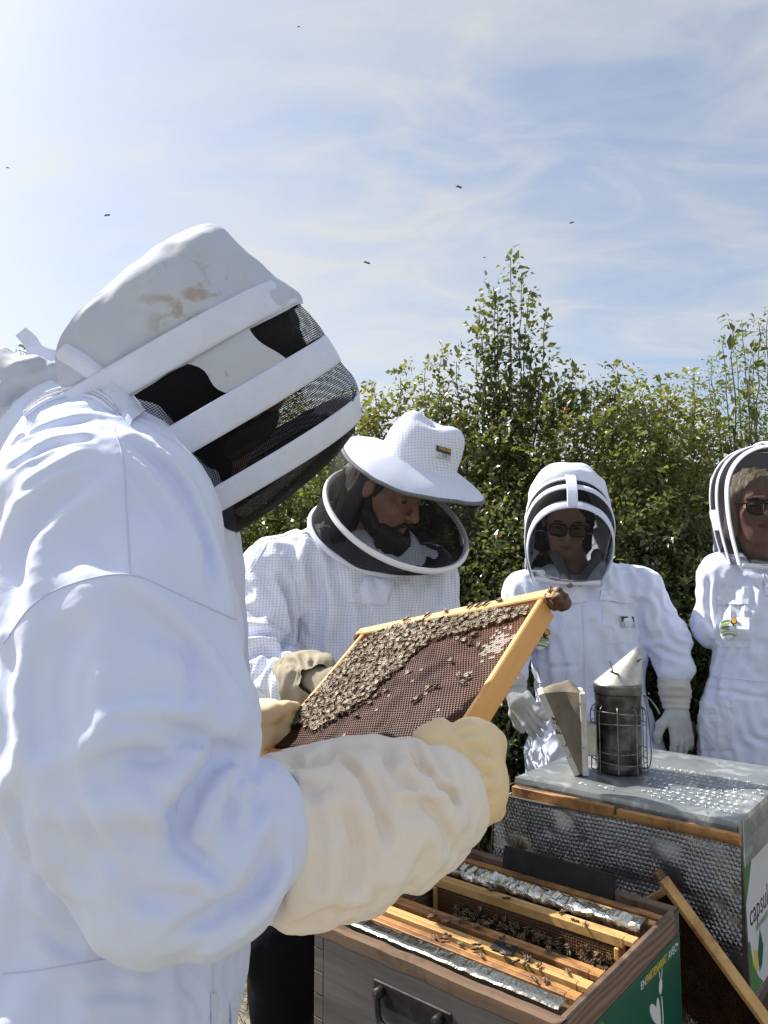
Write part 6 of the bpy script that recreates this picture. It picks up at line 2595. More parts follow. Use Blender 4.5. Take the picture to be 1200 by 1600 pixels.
    cg = [([(520, 1180), (560, 1212), (585, 1262), (598, 1305)], 0.008, 0.011), ([(640, 1158), (660, 1200), (695, 1238), (726, 1250)], 0.008, 0.010),
          ([(680, 1168), (705, 1205), (722, 1250), (726, 1290)], 0.007, -0.006), ([(445, 1180), (472, 1198), (500, 1190), (518, 1172)], 0.008, 0.010),
          ([(455, 1195), (452, 1270), (462, 1350)], 0.010, 0.007), ([(600, 1168), (612, 1208), (650, 1240)], 0.008, 0.007), ([(575, 1190), (600, 1250), (605, 1330)], 0.010, 0.006),
          ([(650, 1235), (690, 1290), (708, 1330)], 0.010, 0.007), ([(540, 1250), (555, 1330), (550, 1410)], 0.014, 0.006), ([(610, 1242), (660, 1240), (700, 1244)], 0.009, -0.006), ([(448, 1300), (456, 1330), (440, 1390)], 0.008, 0.009),
          ([(480, 1220), (500, 1300), (495, 1400)], 0.013, 0.005), ([(620, 1180), (655, 1215), (690, 1222)], 0.007, -0.005), ([(440, 1210), (470, 1230), (520, 1225)], 0.010, 0.006)]
    V, Q = sdf_mesh(fg, np.minimum(g0, gw) - 0.13, np.maximum(g0, gw) + 0.13, 0.0070)
    V = smooth_mesh(V, Q, 1)
    V = apply_creases(V, Q, [(a_, b_, c_ * 0.55) for a_, b_, c_ in cg])
    V = wrinkle(V, Q, lambda m, d: 0.07 * (d @ gax) ** 2 + 0.08 * (1 - (d @ gax) ** 2), 240, 0.08, 0.0006, 0.015, 5.0, seedscale=14, seedamp=0.004)
    V, Q = subdivide(V, Q)
    V = fine_creases(V, Q, 0.05, np.ones(len(V), bool))
    V = apply_creases(V, Q, [(a_, 0.0052, c_ * 0.55) for a_, b_, c_ in cg])
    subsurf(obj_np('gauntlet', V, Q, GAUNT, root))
    sg_ = Surf(V, Q)
    # hand in cream leather gripping the end bar
    hc = at(731, 1212, 0.900)
    def fh(P):
        R = np.stack([nrm([1, 0.35, 0]), nrm([-0.35, 1, 0]), np.array([0, 0, 1.0])], 1)
        d = s_ell(P, hc, (0.034, 0.040, 0.064), R)
        d = smin(d, s_cone(P, at(690, 1245, 0.875), at(735, 1225, 0.90), 0.048, 0.046), 0.02)
        d = smin(d, s_chain(P, [at(742, 1158, 0.905), at(758, 1164, 0.935)], [0.023, 0.018], 0.01), 0.018)
        th = s_chain(P, [at(672, 1190, 0.868), at(668, 1158, 0.872), at(688, 1134, 0.885)], [0.021, 0.0165, 0.0095], 0.01)
        d = smin(d, th, 0.010)
        web = s_chain(P, [at(690, 1172, 0.875), at(722, 1160, 0.885)], [0.020, 0.020], 0.01)
        d = smin(d, web, 0.014)
        for i in range(4):
            y = 1158 + 34 * i
            d = smin(d, s_chain(P, [at(760, y, 0.915), at(768, y + 2, 0.950), at(738, y - 2, 0.985), at(700, y - 6, 0.985)], [0.0170, 0.0160, 0.0150, 0.012], 0.008), 0.016)
        return d - 0.0020 * noise(P * 34)
    V, Q = sdf_mesh(fh, hc - 0.14, hc + 0.15, 0.0032)
    V = smooth_mesh(V, Q, 1)
    V = apply_creases(V, Q, [([(662, 1160), (680, 1158), (700, 1152)], 0.004, 0.003), ([(655, 1176), (690, 1166), (720, 1160)], 0.004, 0.003), ([(738, 1190), (745, 1240), (742, 1280)], 0.005, 0.002), ([(752, 1150), (764, 1190), (766, 1240)], 0.006, 0.002), ([(732, 1170), (755, 1172), (775, 1178)], 0.0042, 0.0045), ([(734, 1203), (757, 1206), (779, 1211)], 0.0042, 0.0045), ([(734, 1237), (757, 1240), (777, 1244)], 0.0042, 0.0045), ([(700, 1168), (714, 1185), (720, 1210)], 0.0045, 0.003), ([(712, 1150), (735, 1142), (752, 1146)], 0.004, 0.003)])
    obj_np('glove', V, Q, HIDE, root)
    # far hand on the other end bar
    hl = at(412, 1136, 1.285)
    def fl(P):
        d = s_ell(P, hl, (0.040, 0.034, 0.046))
        d = smin(d, s_cone(P, at(372, 1142, 1.27), hl, 0.045, 0.040), 0.02)
        for i in range(4):
            b = hl + np.array([0.006, -0.005, 0.030 - 0.020 * i])
            d = smin(d, s_chain(P, [b, b + np.array([0.032, -0.012, 0.004]), b + np.array([0.046, 0.02, 0.0])], [0.014, 0.0125, 0.011], 0.006), 0.006)
        d = smin(d, s_chain(P, [at(400, 1118, 1.25), at(425, 1112, 1.25), at(446, 1112, 1.27)], [0.019, 0.016, 0.011], 0.008), 0.008)
        return d - 0.002 * noise(P * 34)
    V, Q = sdf_mesh(fl, hl - 0.13, hl + 0.13, 0.0035)
    V = smooth_mesh(V, Q, 1)
    obj_np('glove', V, Q, HIDE, root)
    boots(root, [((-0.35, 0.84, 0), 0.2), ((-0.35, 1.10, 0), 0.2)])


def net_front():
    return net_mat('black_netting_front', 0.0022, 0.6, (0.010, 0.010, 0.012))


# ---------------------------------------------------------------- bearded beekeeper with the hat
def person_hat():
    root = empty('person', (0.0, 1.95, 0.0))
    tag(root, 'bearded person in white eyelet jacket and wide brimmed veil hat, looking down at the frame', 'person')
    fr = Fr(at(606, 768, 1.94), (0.70, -0.56, -0.44), (0.38, -0.20, 0.90))
    nb = at(548, 838, 1.99)
    make_head(fr, SKIN, root, nb, h=0.003)
    # long hair and beard
    def hair(p):
        ax = np.abs(p[:, 0])
        d = s_ell(p, (0, -0.024, 0.032), (0.086, 0.104, 0.104))
        d = np.maximum(d, np.maximum(p[:, 1] - 0.045 + 0.5 * np.maximum(0, 0.03 - p[:, 2]), -0.02 - p[:, 2]))
        q = np.stack([ax, p[:, 1], p[:, 2]], 1)
        d = smin(d, s_cone(q, (0.066, -0.045, 0.02), (0.074, -0.030, -0.17), 0.034, 0.030), 0.02)
        d = smin(d, s_cone(q, (0.030, -0.080, 0.0), (0.035, -0.085, -0.18), 0.045, 0.035), 0.02)
        return d
    hair_shape(fr, root, HAIRD, lambda p: np.maximum(hair(p), (fr(p[:, 1], p[:, 2], p[:, 0]) - at(653, 722, 1.935)) @ nrm([0.37, -0.33, 0.86]) + 0.012), 0.0045, ext=(0.24, 0.24, 0.24))
    def beard(p):
        ax = np.abs(p[:, 0])
        q = np.stack([ax, p[:, 1], p[:, 2]], 1)
        d = s_cone(q, (0.0, 0.078, -0.108), (0.0, 0.082, -0.195), 0.047, 0.026)
        d = smin(d, s_cone(q, (0.0, 0.072, -0.108), (0.060, 0.020, -0.070), 0.040, 0.021), 0.02)
        d = smin(d, s_cone(q, (0.058, 0.018, -0.072), (0.068, 0.000, -0.010), 0.012, 0.006), 0.012)
        m = s_cone(q, (0.004, 0.100, -0.053), (0.032, 0.082, -0.078), 0.0085, 0.008)
        d = smin(d, m, 0.008)
        return np.maximum(d, -(s_ell(p, (0, 0.108, -0.070), (0.020, 0.022, 0.0085))))
    hair_shape(fr, root, HAIRD, beard, 0.0035, name='beard', ext=(0.22, 0.22, 0.24), noise_amp=0.005)
    # hat
    hn = nrm([0.37, -0.33, 0.86])
    hx = nrm(np.array([0.90, -0.10, -0.42]) - (np.array([0.90, -0.10, -0.42]) @ hn) * hn)
    hy = np.cross(hn, hx)
    hc = at(653, 722, 1.935)
    def hp(r, a, z, sq=1.0):
        return hc + hx * r * math.cos(a) + hy * r * math.sin(a) * sq + hn * z
    seg = 72
    A = np.linspace(0, 2 * math.pi, seg, endpoint=False)
    prof = [(0.197, -0.030), (0.184, -0.0205), (0.158, -0.008), (0.130, 0.001), (0.110, 0.008), (0.1035, 0.016), (0.1015, 0.028), (0.100, 0.055), (0.095, 0.080), (0.087, 0.099), (0.072, 0.111), (0.048, 0.112), (0.020, 0.104), (0.001, 0.101)]
    V = []
    for (r, z) in prof:
        for a in A:
            rr, zz = r, z
            if z > 0.05:
                t = (z - 0.05) / 0.08
                # front pinch dents and a soft top crease
                for ac in (math.radians(-62), math.radians(62), math.radians(178)):
                    dd = (a - ac + math.pi) % (2 * math.pi) - math.pi
                    rr *= 1 - 0.16 * t * math.exp(-(dd / 0.45) ** 2)
                zz += 0.010 * t * math.cos(2 * a)
            if z <= 0.001:
                zz += 0.013 * (r - 0.12) / 0.08 * math.cos(2 * a + 0.7) + 0.002 * math.sin(5 * a)
            V.append(hp(rr, a, zz))
    V = np.array(V)
    n = len(prof)
    i = np.arange(n - 1)[:, None]
    j = np.arange(seg)[None]
    Q = np.stack([i * seg + j, i * seg + (j + 1) % seg, (i + 1) * seg + (j + 1) % seg, (i + 1) * seg + j], -1).reshape(-1, 4)
    # subdivide-ish smoothness comes from many segments; crown and brim separate parts
    nb_ = 4 * seg
    V += (0.0014 * noise(V * 40))[:, None] * hn
    hat = obj_np('hat_crown', V, Q[nb_:], EYELET, root)
    brim = obj_np('hat_brim', V, Q[:nb_], BANDM, root)
    und = V.copy() - hn * 0.003
    obj_np('brim_lining', und, Q[:nb_][:, ::-1], pmat('grey_lining', (0.10, 0.105, 0.11), None, 5, 0.9), brim)
    mb = MB()
    mb.tube(V[:seg] - hn * 0.0035, 0.0052, 8, closed=True)
    mb.build('brim_edge', pmat('grey_net_edge', (0.20, 0.21, 0.22), (0.10, 0.105, 0.11), 300, 0.8), brim, smooth=True)
    sh = Surf(V, Q)
    # ring of the veil
    rn = nrm([0.40, -0.57, 0.71])
    rx = nrm(np.array([0.88, -0.05, -0.47]) - (np.array([0.88, -0.05, -0.47]) @ rn) * rn)
    ry = np.cross(rn, rx)
    rc = at(621, 808, 1.905)
    ring = np.array([rc + 0.196 * (rx * math.cos(a) + ry * math.sin(a)) for a in A])
    mb = MB()
    mb.tube(ring, 0.0075, 10, closed=True)
    mb.build('veil_ring', PIPING, root, smooth=True)
    top = V[:seg] - hn * 0.006
    # align angles of both rings
    off = int(np.argmin([np.linalg.norm(np.roll(top, -k, 0) - ring, axis=1).sum() for k in range(seg)]))
    top = np.roll(top, -off, 0)
    rows = []
    for t in np.linspace(0, 1, 16):
        P = top * (1 - t) + ring * t
        c = P.mean(0)
        bul = 1 + 0.05 * math.sin(math.pi * t)
        P = c + (P - c) * bul
        P = P + (0.004 * noise(P * 14 + 3))[:, None] * nrm([0.3, -1, 0])
        rows.append(np.vstack([P, P[:1]]))
    G = np.array(rows)
    UV = np.zeros(G.shape[:2] + (2,))
    UV[:, :, 0] = np.linspace(0, 2 * math.pi * 0.2, seg + 1)[None]
    UV[:, :, 1] = np.linspace(0, 0.12, 16)[:, None]
    grid_obj('veil', G, UV, NETH, root)
    # lower netting to the collar
    nn = nrm([0.30, -0.62, 0.72])
    nx = nrm(rx - (rx @ nn) * nn)
    ny = np.cross(nn, nx)
    ccen = at(572, 838, 1.93)
    neck = np.array([ccen + nx * 0.150 * math.cos(a) + ny * 0.125 * math.sin(a) for a in A])
    rows = []
    for t in np.linspace(0, 1, 14):
        P = ring * (1 - t) + neck * t - rn * (0.016 * math.sin(math.pi * t))
        P = P + (0.006 * noise(P * 16 + 8))[:, None] * rn
        rows.append(np.vstack([P, P[:1]]))
    G = np.array(rows)
    UV = np.zeros(G.shape[:2] + (2,))
    UV[:, :, 0] = np.linspace(0, 2 * math.pi * 0.17, seg + 1)[None]
    UV[:, :, 1] = np.linspace(0, 0.10, 14)[:, None]
    grid_obj('veil_skirt', G, UV, NETD, root)
    # jacket
    def f(P):
        d = s_ell(P, at(580, 950, 1.985), (0.215, 0.135, 0.20))
        d = smin(d, s_ell(P, at(580, 1110, 1.98), (0.222, 0.145, 0.26)), 0.07)
        d = smin(d, s_chain(P, [at(540, 868, 2.0), at(432, 898, 1.95)], [0.095, 0.088], 0.04), 0.05)
        d = smin(d, s_chain(P, [at(585, 868, 2.02), at(660, 900, 2.03)], [0.09, 0.082], 0.04), 0.05)
        d = d - cloth_noise(P, 0.005, (10, 10, 3.5), 31.0)
        arm = s_chain(P, [at(430, 900, 1.94), at(402, 1010, 1.86), at(410, 1045, 1.82), at(462, 1078, 1.70)], [0.088, 0.074, 0.068, 0.052], 0.035)
        arm = arm - cloth_noise(P, 0.005, (12, 12, 10), 5.0)
        arm2 = s_chain(P, [at(665, 905, 2.02), at(684, 1030, 1.96), at(640, 1110, 1.75)], [0.078, 0.068, 0.05], 0.035)
        d = smin(smin(d, arm, 0.02), arm2, 0.03)
        return smax(d, -(P[:, 2] - 0.93), 0.01)
    cr = [([(440, 900), (452, 940), (455, 985), (440, 1012)], 0.011, 0.022), ([(366, 985), (400, 990), (440, 1000)], 0.011, 0.016), ([(366, 1010), (405, 1003), (440, 1018)], 0.011, -0.012), ([(380, 1030), (410, 1020), (445, 1030)], 0.010, 0.014), ([(560, 930), (575, 990), (560, 1060)], 0.013, 0.009), ([(630, 930), (640, 980), (625, 1040)], 0.014, 0.008), ([(470, 1010), (490, 1045), (520, 1060)], 0.012, 0.012),
          ([(400, 1060), (425, 1025), (450, 1015)], 0.010, 0.008), ([(470, 880), (476, 930), (470, 980)], 0.013, -0.010), ([(490, 870), (502, 940), (495, 1000)], 0.013, 0.012), ([(530, 900), (540, 960), (520, 1020)], 0.014, 0.010), ([(370, 1040), (395, 1075), (420, 1090)], 0.008, 0.006)]
    o, sf = suit_mesh('jacket', f, (-0.52, 1.55, 0.90), (0.32, 2.25, 1.45), 0.0095, EYELET, root, cr, wr=dict(excess=lambda m, d: (0.05 + 0.16 * np.exp(-(np.linalg.norm(m - at(405, 1010, 1.84), axis=1) / 0.14) ** 2)) * d[:, 2] ** 2 + 0.12 * (1 - d[:, 2] ** 2), iters=220, bend=0.10, k0=0.001, dmax=0.022, seed=8.0, seedscale=11))
    seam_obj('shoulder_seam', sf, [(418, 830), (440, 838), (470, 822), (490, 800)], 0.0012, COTTON_FLAP, root, 30, 0.0004, 1.9)
    seam_obj('yoke_seam', sf, [(425, 836), (405, 870), (382, 910), (364, 945)], 0.0012, COTTON_FLAP, root, 30, 0.0004, 1.9)
    patch_obj('collar_flap', sf, [(574, 902), (612, 910), (604, 946), (546, 940)], COTTON_FLAP, root, 8, 6, 0.006, 0.004, 1.85)
    mb = MB()
    mb.tube(neck - nn * 0.004, 0.009, 8, closed=True)
    mb.build('collar', COTTON_FLAP, root, smooth=True)
    # trousers
    def ft(P):
        d = s_ell(P, at(590, 1190, 1.98), (0.175, 0.12, 0.14))
        d = smin(d, s_chain(P, [at(545, 1230, 1.96), at(446, 1470, 1.78), (-0.24, 1.86, 0.10)], [0.105, 0.088, 0.070], 0.04), 0.05)
        d = smin(d, s_chain(P, [at(640, 1230, 1.99), (0.09, 2.02, 0.48), (0.10, 2.10, 0.10)], [0.105, 0.085, 0.070], 0.04), 0.05)
        return d - cloth_noise(P, 0.006, (9, 9, 4), 3.0)
    suit_mesh('trousers', ft, (-0.42, 1.6, 0.04), (0.3, 2.3, 1.0), 0.009, TROUS, root)
    boots(root, [((-0.24, 1.84, 0), -1.2), ((0.10, 2.06, 0), -1.2)])
    # suede glove with slack cuff, left of the frame
    w0, w1 = at(452, 1070, 1.71), at(505, 1062, 1.62)
    def fc(P):
        d = s_chain(P, [at(452, 1062, 1.715), at(478, 1062, 1.67), at(500, 1060, 1.62)], [0.056, 0.060, 0.050], 0.02)
        d = d - cloth_noise(P, 0.009, (16, 16, 12), 2.0)
        return d
    V, Q = sdf_mesh(fc, w0 - 0.13, w1 + 0.13, 0.004)
    V = smooth_mesh(V, Q, 1)
    V = apply_creases(V, Q, [([(470, 1020), (478, 1045), (470, 1075)], 0.006, 0.007), ([(490, 1025), (486, 1050), (494, 1085)], 0.006, 0.006), ([(450, 1030), (462, 1040), (455, 1070)], 0.006, 0.005)])
    obj_np('glove_cuff', V, Q, SUEDE, root)
    hand(root, SUEDE, at(505, 1064, 1.60), at(545, 1075, 1.55), (0.2, 0.5, -0.8), 1, (0.5, 0.7, 0.5), 1.08, 'glove', h=0.004)
    hand(root, SUEDE, at(640, 1118, 1.73), at(620, 1140, 1.66), (0.0, 0.5, -0.8), -1, (0.5, 0.7, 0.5), 1.08, 'glove', h=0.005)
    # maker's label on the hat
    lab = patch_obj('hat_label', sh, [(681, 695), (704, 701.5), (703, 721), (680, 714.5)], pmat('label_white', (0.74, 0.74, 0.77), None, 5, 0.7), root, 5, 5, 0.0015, 0.0012, 1.85)
    drk = patch_obj('label_band', sh, [(681.3, 695.4), (703.7, 701.8), (703.4, 710.5), (680.8, 704.2)], pmat('label_dark', (0.05, 0.05, 0.065), None, 5, 0.7), lab, 5, 3, 0.0026, 0.0008, 1.85)
    blue = pmat('label_blue', (0.03, 0.05, 0.20), None, 5, 0.7)
    label_text(sh, lab, [(681, 695), (704, 701.5), (680, 714.5)], (('VAREUSE', 0.30, 0.09, 0.92, pmat('label_yellow', (0.80, 0.50, 0.06), None, 5, 0.6), 0.30), ('ICKO', 0.86, 0.36, 0.90, blue, 0.36)), blue)
    return


def label_text(sf, parent, tri, lines, blue, Y=1.85, plane=None):
    if plane is None:
        tl, tr, bl = [sf.hit(p[0], p[1], Y)[0] for p in tri]
    else:
        tl, tr, bl = plane
    X, Yv = tr - tl, bl - tl
    n = nrm(np.cross(Yv, X))
    if n @ (CAM - tl) < 0:
        n = -n
    o0 = tl + n * (0.0062 if plane is None else 0.0012)
    for s, ty, x0, x1, m, hh in lines:
        W = np.linalg.norm(X) * (x1 - x0)
        hgt = np.linalg.norm(Yv) * hh
        size = hgt / 0.70
        o = text_obj('lettering', s, size, o0 + X * x0 + Yv * ty, X, -Yv, m, None, ext=0.0002)
        # fit width
        vs = np.array([v.co for v in o.data.vertices])
        if len(vs):
            xd = nrm(X)
            t = (vs - (o0 + X * x0 + Yv * ty)) @ xd
            k = W / max(1e-6, t.max())
            vs = vs + np.outer(t * (k - 1), xd)
            o.data.vertices.foreach_set('co', vs.astype(np.float32).ravel())
        o.parent = parent
        o.matrix_parent_inverse = WINV(parent)
    mb = MB()
    q = [o0 + X * 0.02 + Yv * 0.50, o0 + X * 0.98 + Yv * 0.50, o0 + X * 0.98 + Yv * 0.97, o0 + X * 0.02 + Yv * 0.97]
    mb.tube(np.array(q), 0.0005, 4, closed=True)
    c = o0 + X * 0.2 + Yv * 0.73
    t = np.linspace(0, 2 * math.pi, 12, endpoint=False)
    ring = np.array([c + nrm(X) * 0.0022 * math.cos(a) + nrm(Yv) * 0.0022 * math.sin(a) for a in t])
    mb.tube(ring, 0.0004, 4, closed=True)
    mb.build('label_print', blue, parent)


def glasses(fr, root, style='square'):
    mb = MB()
    g = bpy.data.objects
    frames = []
    for s in (-1, 1):
        t = np.linspace(0, 2 * math.pi, 36, endpoint=False)
        ca, sa = np.cos(t), np.sin(t)
        e = 0.55 if style == 'square' else 0.75
        x = 0.0345 * s + 0.0285 * np.sign(ca) * np.abs(ca) ** e
        z = 0.0 + (0.0215 if style == 'square' else 0.026) * np.sign(sa) * np.abs(sa) ** e
        if style != 'square':
            z = z - 0.005 + 0.004 * (x * s - 0.03) / 0.03 * (sa < 0)
        y = 0.112 - 0.25 * np.maximum(0, np.abs(x) - 0.02) ** 1.2
        P = fr(y, z, x)
        mb.tube(P, 0.0030, 6, closed=True)
        lens = MB()
        c = P.mean(0)
        lens.add(np.vstack([P, c]), None, [[i, (i + 1) % 36, 36] for i in range(36)])
        frames.append(lens)
        arm = fr(np.array([0.097, 0.05, -0.005]), np.array([0.008, 0.008, 0.004]), np.array([0.062, 0.078, 0.082]) * s)
        mb.tube(arm, 0.0022, 5)
    mb.tube(fr(np.array([0.111, 0.115, 0.111]), np.array([0.006, 0.008, 0.006]), np.array([-0.009, 0.0, 0.009])), 0.0024, 6)
    if style != 'square':
        mb.tube(fr(np.array([0.112, 0.113, 0.112]), np.array([0.018, 0.0185, 0.018]), np.array([-0.018, 0.0, 0.018])), 0.0022, 6)
    gl = mb.build('glasses', FRAMEK, root, smooth=True)
    for l in frames:
        l.build('lens', LENS, gl, smooth=True)
    return gl


def hooded(root, fr, secs_hood, secs_net, bands, front, neck=0.8, hood_m=None, kk=2.2):
    G, UV = loft(fr, secs_hood, 40, 61, 0.92, kk, 0.004, 5, 18)
    G = wrinkle_grid(G, lambda m, d: 0.05 + 0 * m[:, 0], 120, 0.10, 0.001, 0.009, 4.0, seedscale=14, seedamp=0.003)
    grid_obj('hood', G, UV, hood_m or HOODW, root)
    G, UV = loft(fr, secs_net, 30, 61, neck, kk, 0.0025, 8, 18)
    grid_obj('veil', G, UV, NET2, root)
    for (u0, u1, a, b) in bands:
        band(fr, u0, u1, a, b, BANDM, root, th=0.005, neck=neck, k=kk)
    # front panel inside the last hoop
    u, vt, vb, hw = front
    v, w = arch(vt, vb, hw, 61, neck, kk)
    rows = []
    for i in range(31):
        va, wa, wb = v[i], w[i], w[60 - i]
        t = np.linspace(0, 1, 16)
        f = i / 30
        bul = 0.030 * np.sin(math.pi * t) * math.sin(math.pi * min(1, 0.12 + 0.88 * f)) ** 0.7
        rows.append(fr(u + bul, np.full(16, va), wa + (wb - wa) * t))
    G = np.array(rows)
    q = np.stack([(G - fr.O) @ fr.w, (G - fr.O) @ fr.v], -1)
    grid_obj('veil_front', G, q, NET2, root)
    # bottom edge of the front panel
    P = fr(np.full(20, u + 0.004), np.full(20, vb) - 0.006 * np.sin(np.linspace(0, math.pi, 20)), np.linspace(w[0], w[-1], 20))
    mb = MB()
    mb.tube(P, 0.010, 8)
    mb.build('veil_hem', HOODW, root, smooth=True)


def emblem(sf, parent, c, r, Y, root):
    """round green striped badge with an orange bee"""
    gm = [pmat('badge_white', (0.74, 0.76, 0.72), None, 5, 0.8), pmat('badge_green', (0.11, 0.30, 0.07), None, 5, 0.8), pmat('badge_light', (0.42, 0.56, 0.18), None, 5, 0.8), pmat('badge_orange', (0.72, 0.30, 0.03), None, 5, 0.8), pmat('badge_black', (0.02, 0.02, 0.02), None, 5, 0.8)]
    hs = [sf.hit(c[0] + i * r * 0.8, c[1] + j * r * 0.8, Y) for i in (-1, 0, 1) for j in (-1, 0, 1)]
    n = nrm(np.mean([q[1] for q in hs], 0))
    h = np.mean([q[0] for q in hs], 0)
    h = h + n * max((q[0] - h) @ n for q in hs) * 0.6
    right = nrm(np.array([1.0, 0, 0]) - (n @ [1.0, 0, 0]) * n)
    up = np.cross(n, right) * -1
    if up[2] < 0:
        up = -up
    s = r * Y / 1170
    h = h + n * 0.004
    def plate(name, pts, m, lift, par):
        P = [h + right * x * s + up * y * s + n * lift for x, y in pts]
        bm = bmesh.new()
        vs = [bm.verts.new(Vector(p)) for p in P]
        b2 = [bm.verts.new(Vector(p - n * 0.003)) for p in P]
        bm.faces.new(vs)
        k = len(vs)
        for i in range(k):
            bm.faces.new((vs[i], b2[i], b2[(i + 1) % k], vs[(i + 1) % k]))
        return bm_obj(name, bm, m, par)
    t = np.linspace(0, 2 * math.pi, 32, endpoint=False)
    heart = [(1.0 * math.cos(a), (0.95 if math.sin(a) > 0 else 1.25) * math.sin(a) * (1 if math.sin(a) > 0 else 1 - 0.15 * abs(math.cos(a)))) for a in t]
    b = plate('badge', heart, gm[0], 0.0, parent)
    for i, y in enumerate((0.72, 0.42, 0.12, -0.40, -0.72)):
        pts = []
        xs = np.linspace(-0.92, 0.92, 14)
        lim = lambda x, y: x * math.sqrt(max(0.02, 1 - (y / 1.2) ** 2))
        pts = [(lim(x, y), y + 0.22 * math.cos(x * 1.6) - 0.15) for x in xs] + [(lim(x, y), y + 0.22 * math.cos(x * 1.6) - 0.30) for x in xs[::-1]]
        plate('stripe', pts, gm[1] if i % 2 == 0 else gm[2], 0.0012, b)
    text = text_obj('lettering', 'ABEILLES', 0.62 * s, h + n * 0.0030 + right * s * -0.62 + up * s * -0.28, right, up, gm[4], None, ext=0.0002, sx=0.62)
    text.parent = b
    text.matrix_parent_inverse = WINV(b)
    plate('bee_print', [(0.72 + 0.30 * math.cos(a), 0.62 + 0.34 * math.sin(a)) for a in t[::2]], gm[4], 0.0016, b)
    plate('bee_print', [(0.74 + 0.25 * math.cos(a), 0.64 + 0.28 * math.sin(a)) for a in t[::2]], gm[3], 0.0026, b)
    for x, y in ((0.30, 0.42), (0.52, 0.22)):
        plate('bee_print', [(x + 0.17 * math.cos(a), y + 0.17 * math.sin(a)) for a in t[::3]], gm[4], 0.0016, b)


def small_label(sf, parent, quad, Y):
    lab = patch_obj('suit_label', sf, quad, pmat('label_white_b', (0.50, 0.52, 0.62), None, 5, 0.7), parent, 4, 4, 0.002, 0.0015, Y, True)
    tl, tr, bl = [np.array(lab.data.vertices[k].co) for k in (0, 3, 12)]
    nv = nrm(np.cross(bl - tl, tr - tl))
    if nv @ (CAM - tl) < 0:
        nv = -nv
    mb = MB()
    mb.grid(np.array([[tl + (tr - tl) * u_ + (bl - tl) * v_ + nv * 0.0009 for u_ in (0.04, 0.96)] for v_ in (0.05, 0.5)]))
    mb.build('label_band', pmat('label_dark_b', (0.05, 0.045, 0.04), None, 5, 0.7), lab)
    blue = pmat('label_blue_b', (0.03, 0.05, 0.20), None, 5, 0.7)
    label_text(sf, lab, [quad[0], quad[1], quad[3]], (('ICKO', 0.88, 0.36, 0.9, blue, 0.30),), blue, Y, [np.array(lab.data.vertices[k].co) for k in (0, 3, 12)])


def legs_sdf(P, c, hipw, z_hip, rr=(0.14, 0.115, 0.10)):
    d = None
    for s in (-1, 1):
        e = s_chain(P, [(c[0] + s * hipw, c[1], z_hip), (c[0] + s * hipw * 1.05, c[1], z_hip * 0.55), (c[0] + s * hipw * 1.1, c[1] + 0.03, 0.13)], rr, 0.04)
        d = e if d is None else smin(d, e, 0.03)
    return d


